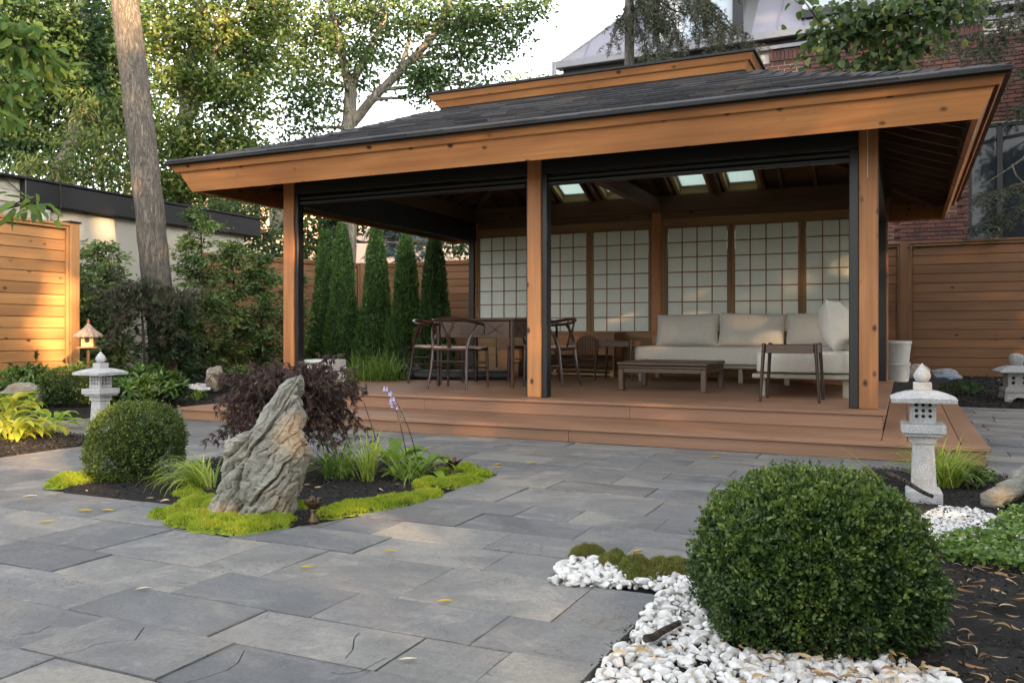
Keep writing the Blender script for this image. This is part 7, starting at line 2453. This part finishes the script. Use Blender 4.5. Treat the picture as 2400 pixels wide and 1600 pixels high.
for k in range(36):
    z = random.uniform(1.5, 4.1); a = random.uniform(0, 2 * PI); l = (4.3 - z) * 0.5 + 0.3
    L_.append(((tk2[0].x, 23, z), (tk2[0].x + math.cos(a) * l, 23 + math.sin(a) * l, z - 0.12)))
spruce('blue_spruce', 'second pale blue spruce, behind the darkest thuja', tk2, 0.10, 0.03, L_, L_BLUES, 0.12, 1.2, hang=0.2)

L_LINDEN = m_leaf('linden_leaf', [(0.02, 0.045, 0.012), (0.045, 0.085, 0.02), (0.08, 0.13, 0.03), (0.22, 0.24, 0.04)], 0.4)
# linden branch over the right of the roof
tree('linden_tree', 'linden tree whose leafy branch hangs over the right end of the pavilion roof',
     [([(8.2, 9.2, -0.05), (8.1, 9.3, 3.0), (7.9, 9.5, 6.5)], 0.16, 0.10), ([(8.05, 9.35, 5.1), q_(2260, -10, 9.8), q_(2120, 10, 10), q_(2010, 60, 10), q_(1950, 110, 10)], 0.045, 0.012), ([q_(2160, 0, 10), q_(2100, 90, 10), q_(2080, 150, 10)], 0.018, 0.006)],
     [bl_(1990, 60, 10, 55, 35, 13), bl_(1935, 115, 10, 40, 35, 10), bl_(2050, 40, 10, 60, 35, 14), bl_(2070, 110, 10, 70, 40, 18), bl_(2120, 30, 10, 60, 35, 14), bl_(2180, 20, 10, 60, 35, 12), bl_(1970, 160, 10, 25, 14, 3), bl_(2090, 150, 10, 45, 20, 7), bl_(2160, 100, 10, 50, 30, 9), bl_(2240, 20, 10, 60, 25, 9), bl_(1880, 5, 10, 10, 10, 2), bl_(2010, 15, 10, 60, 20, 8)],
     L_LINDEN, BARKD, 0.10, per=13, clump=0.22, wf=0.9, six=True, droop=0.9)
# near leafy branch at the top left
tree('cherry_tree', 'cherry tree at the left edge with big bright pointed leaves close to the camera',
     [([(-5.4, 5.4, -0.05), (-5.3, 5.5, 1.6), (-5.1, 5.6, 4.2)], 0.10, 0.06), ([(-5.2, 5.5, 2.6), q_(-40, 150, 6), q_(60, 110, 6), q_(100, 90, 6)], 0.02, 0.004), ([(-5.2, 5.5, 2.2), q_(-30, 230, 6), q_(30, 215, 6)], 0.016, 0.004), ([(-5.2, 5.5, 1.7), q_(-20, 500, 6), q_(50, 480, 6), q_(90, 470, 6)], 0.012, 0.003)],
     [bl_(40, 90, 6, 55, 40, 11), bl_(20, 190, 6, 45, 40, 9), bl_(80, 130, 6, 45, 30, 5), bl_(5, 250, 6, 25, 25, 3), bl_(30, 480, 6, 45, 14, 3), bl_(5, 40, 6, 30, 30, 4)],
     L_CHERRY, BARKD, 0.135, per=13, clump=0.13, wf=0.36, six=True, droop=0.7)
# ------------------------------------------------------------------ unseen leaf screens added to block the sun, gaps cut where it should fall
SH = Vector((sdir.x, sdir.y, 0)).normalized()
PH = Vector((-SH.y, SH.x, 0))
if PH.y < 0: PH = -PH
def gap(p, rc, rz):
    p = Vector(p)
    return (p.dot(PH), p.z + (10 - p.dot(SH)) * math.tan(SUN_EL), rc + 0.07, rz + 0.06)
GAPS = [gap((-5.5, 10.35, 0.9), 0.17, 1.0), gap((-5.6, 10.0, 0.9), 0.12, 0.25), gap(gp(50, 1005, 0.15), 0.40, 0.26), gap(gp(110, 1030, 0.1), 0.25, 0.16), gap(gp(70, 1085), 0.34, 0.15), gap(gp(130, 1100), 0.18, 0.13),
        gap(pw(1950, 255, 5.8), 0.40, 0.09), gap(pw(2200, 240, 5.7), 0.2, 0.07), gap(pw(1268, 690, 7.95), -0.02, 0.15), gap(pw(1985, 770, 7.9), 0.01, 0.04), gap(pw(1780, 1045, 5.8), 0.04, 0.0),
        gap(pw(285, 20, 11.8), 0.42, 0.75), gap(gp(705, 1330), 0.14, 0.05), gap(pw(2220, 80, 13.9), 0.10, 0.05)]
GAPS += [(random.uniform(1, 14), random.uniform(8.5, 13.5), random.uniform(0.10, 0.30), random.uniform(0.10, 0.35)) for _ in range(18)]
def sun_blocker(c0, c1, top, label, seed):
    base = SH * 10 + PH * ((c0 + c1) / 2)
    root = empty('tall_screen_tree', (base.x, base.y, 0), 0, label, 'tree', 'tall trees beyond the right edge')
    q = PH * {0: 0, 1: -1.8, 2: 0.7}.get(int(seed / 9), 0)
    b = MB(); b.tube([(q.x, q.y, -0.1), (q.x + 0.1, q.y, top * 0.5), (q.x, q.y + 0.1, top * 0.9)], [0.22, 0.16, 0.05], 10); b.build('trunk', BARK, root, True)
    n = int((c1 - c0) * top * 330)
    c = rng.uniform(c0, c1, n); z = rng.uniform(0, top, n); d = rng.normal(size=n) * 0.45
    keep = np.ones(n, bool)
    for gc, gz, rc, rz in GAPS:
        keep &= ((c - gc) / rc) ** 2 + ((z + d * 0.249 - gz) / rz) ** 2 > 1 + 0.25 * rng.normal(size=n)
    edge = np.array([top * (0.93 + 0.10 * noise.noise(Vector((v * 0.8, seed, 0)))) for v in c]); keep &= z < edge
    c, z, d = c[keep], z[keep], d[keep]; n = len(c)
    P = np.stack([SH.x * (10 + d) + PH.x * c - base.x, SH.y * (10 + d) + PH.y * c - base.y, z], 1)
    leaf_obj('crown', P, rdir(n), unit(rng.normal(size=(n, 3)) * 0.5 + np.array([SH.x, SH.y, 0.1])), 0.24 * rng.uniform(0.7, 1.2, n), 0.17, L_TREED, root)
for i, (a, b_, top) in enumerate(((-9, -2, 9.5), (-2, 3.3, 11.5), (3.3, 8.2, 14), (8.2, 14, 14.5), (14, 21, 14))):
    sun_blocker(a, b_, top, ['tall leafy screening tree behind the camera, furthest left', 'tall leafy screening tree right behind the camera', 'tall leafy screening tree at the right with gaps that let the low sun through', 'tall leafy screening tree beyond the right edge of the beds', 'tallest screening tree beside the brick house, out of view at the right'][i], i * 9.1)
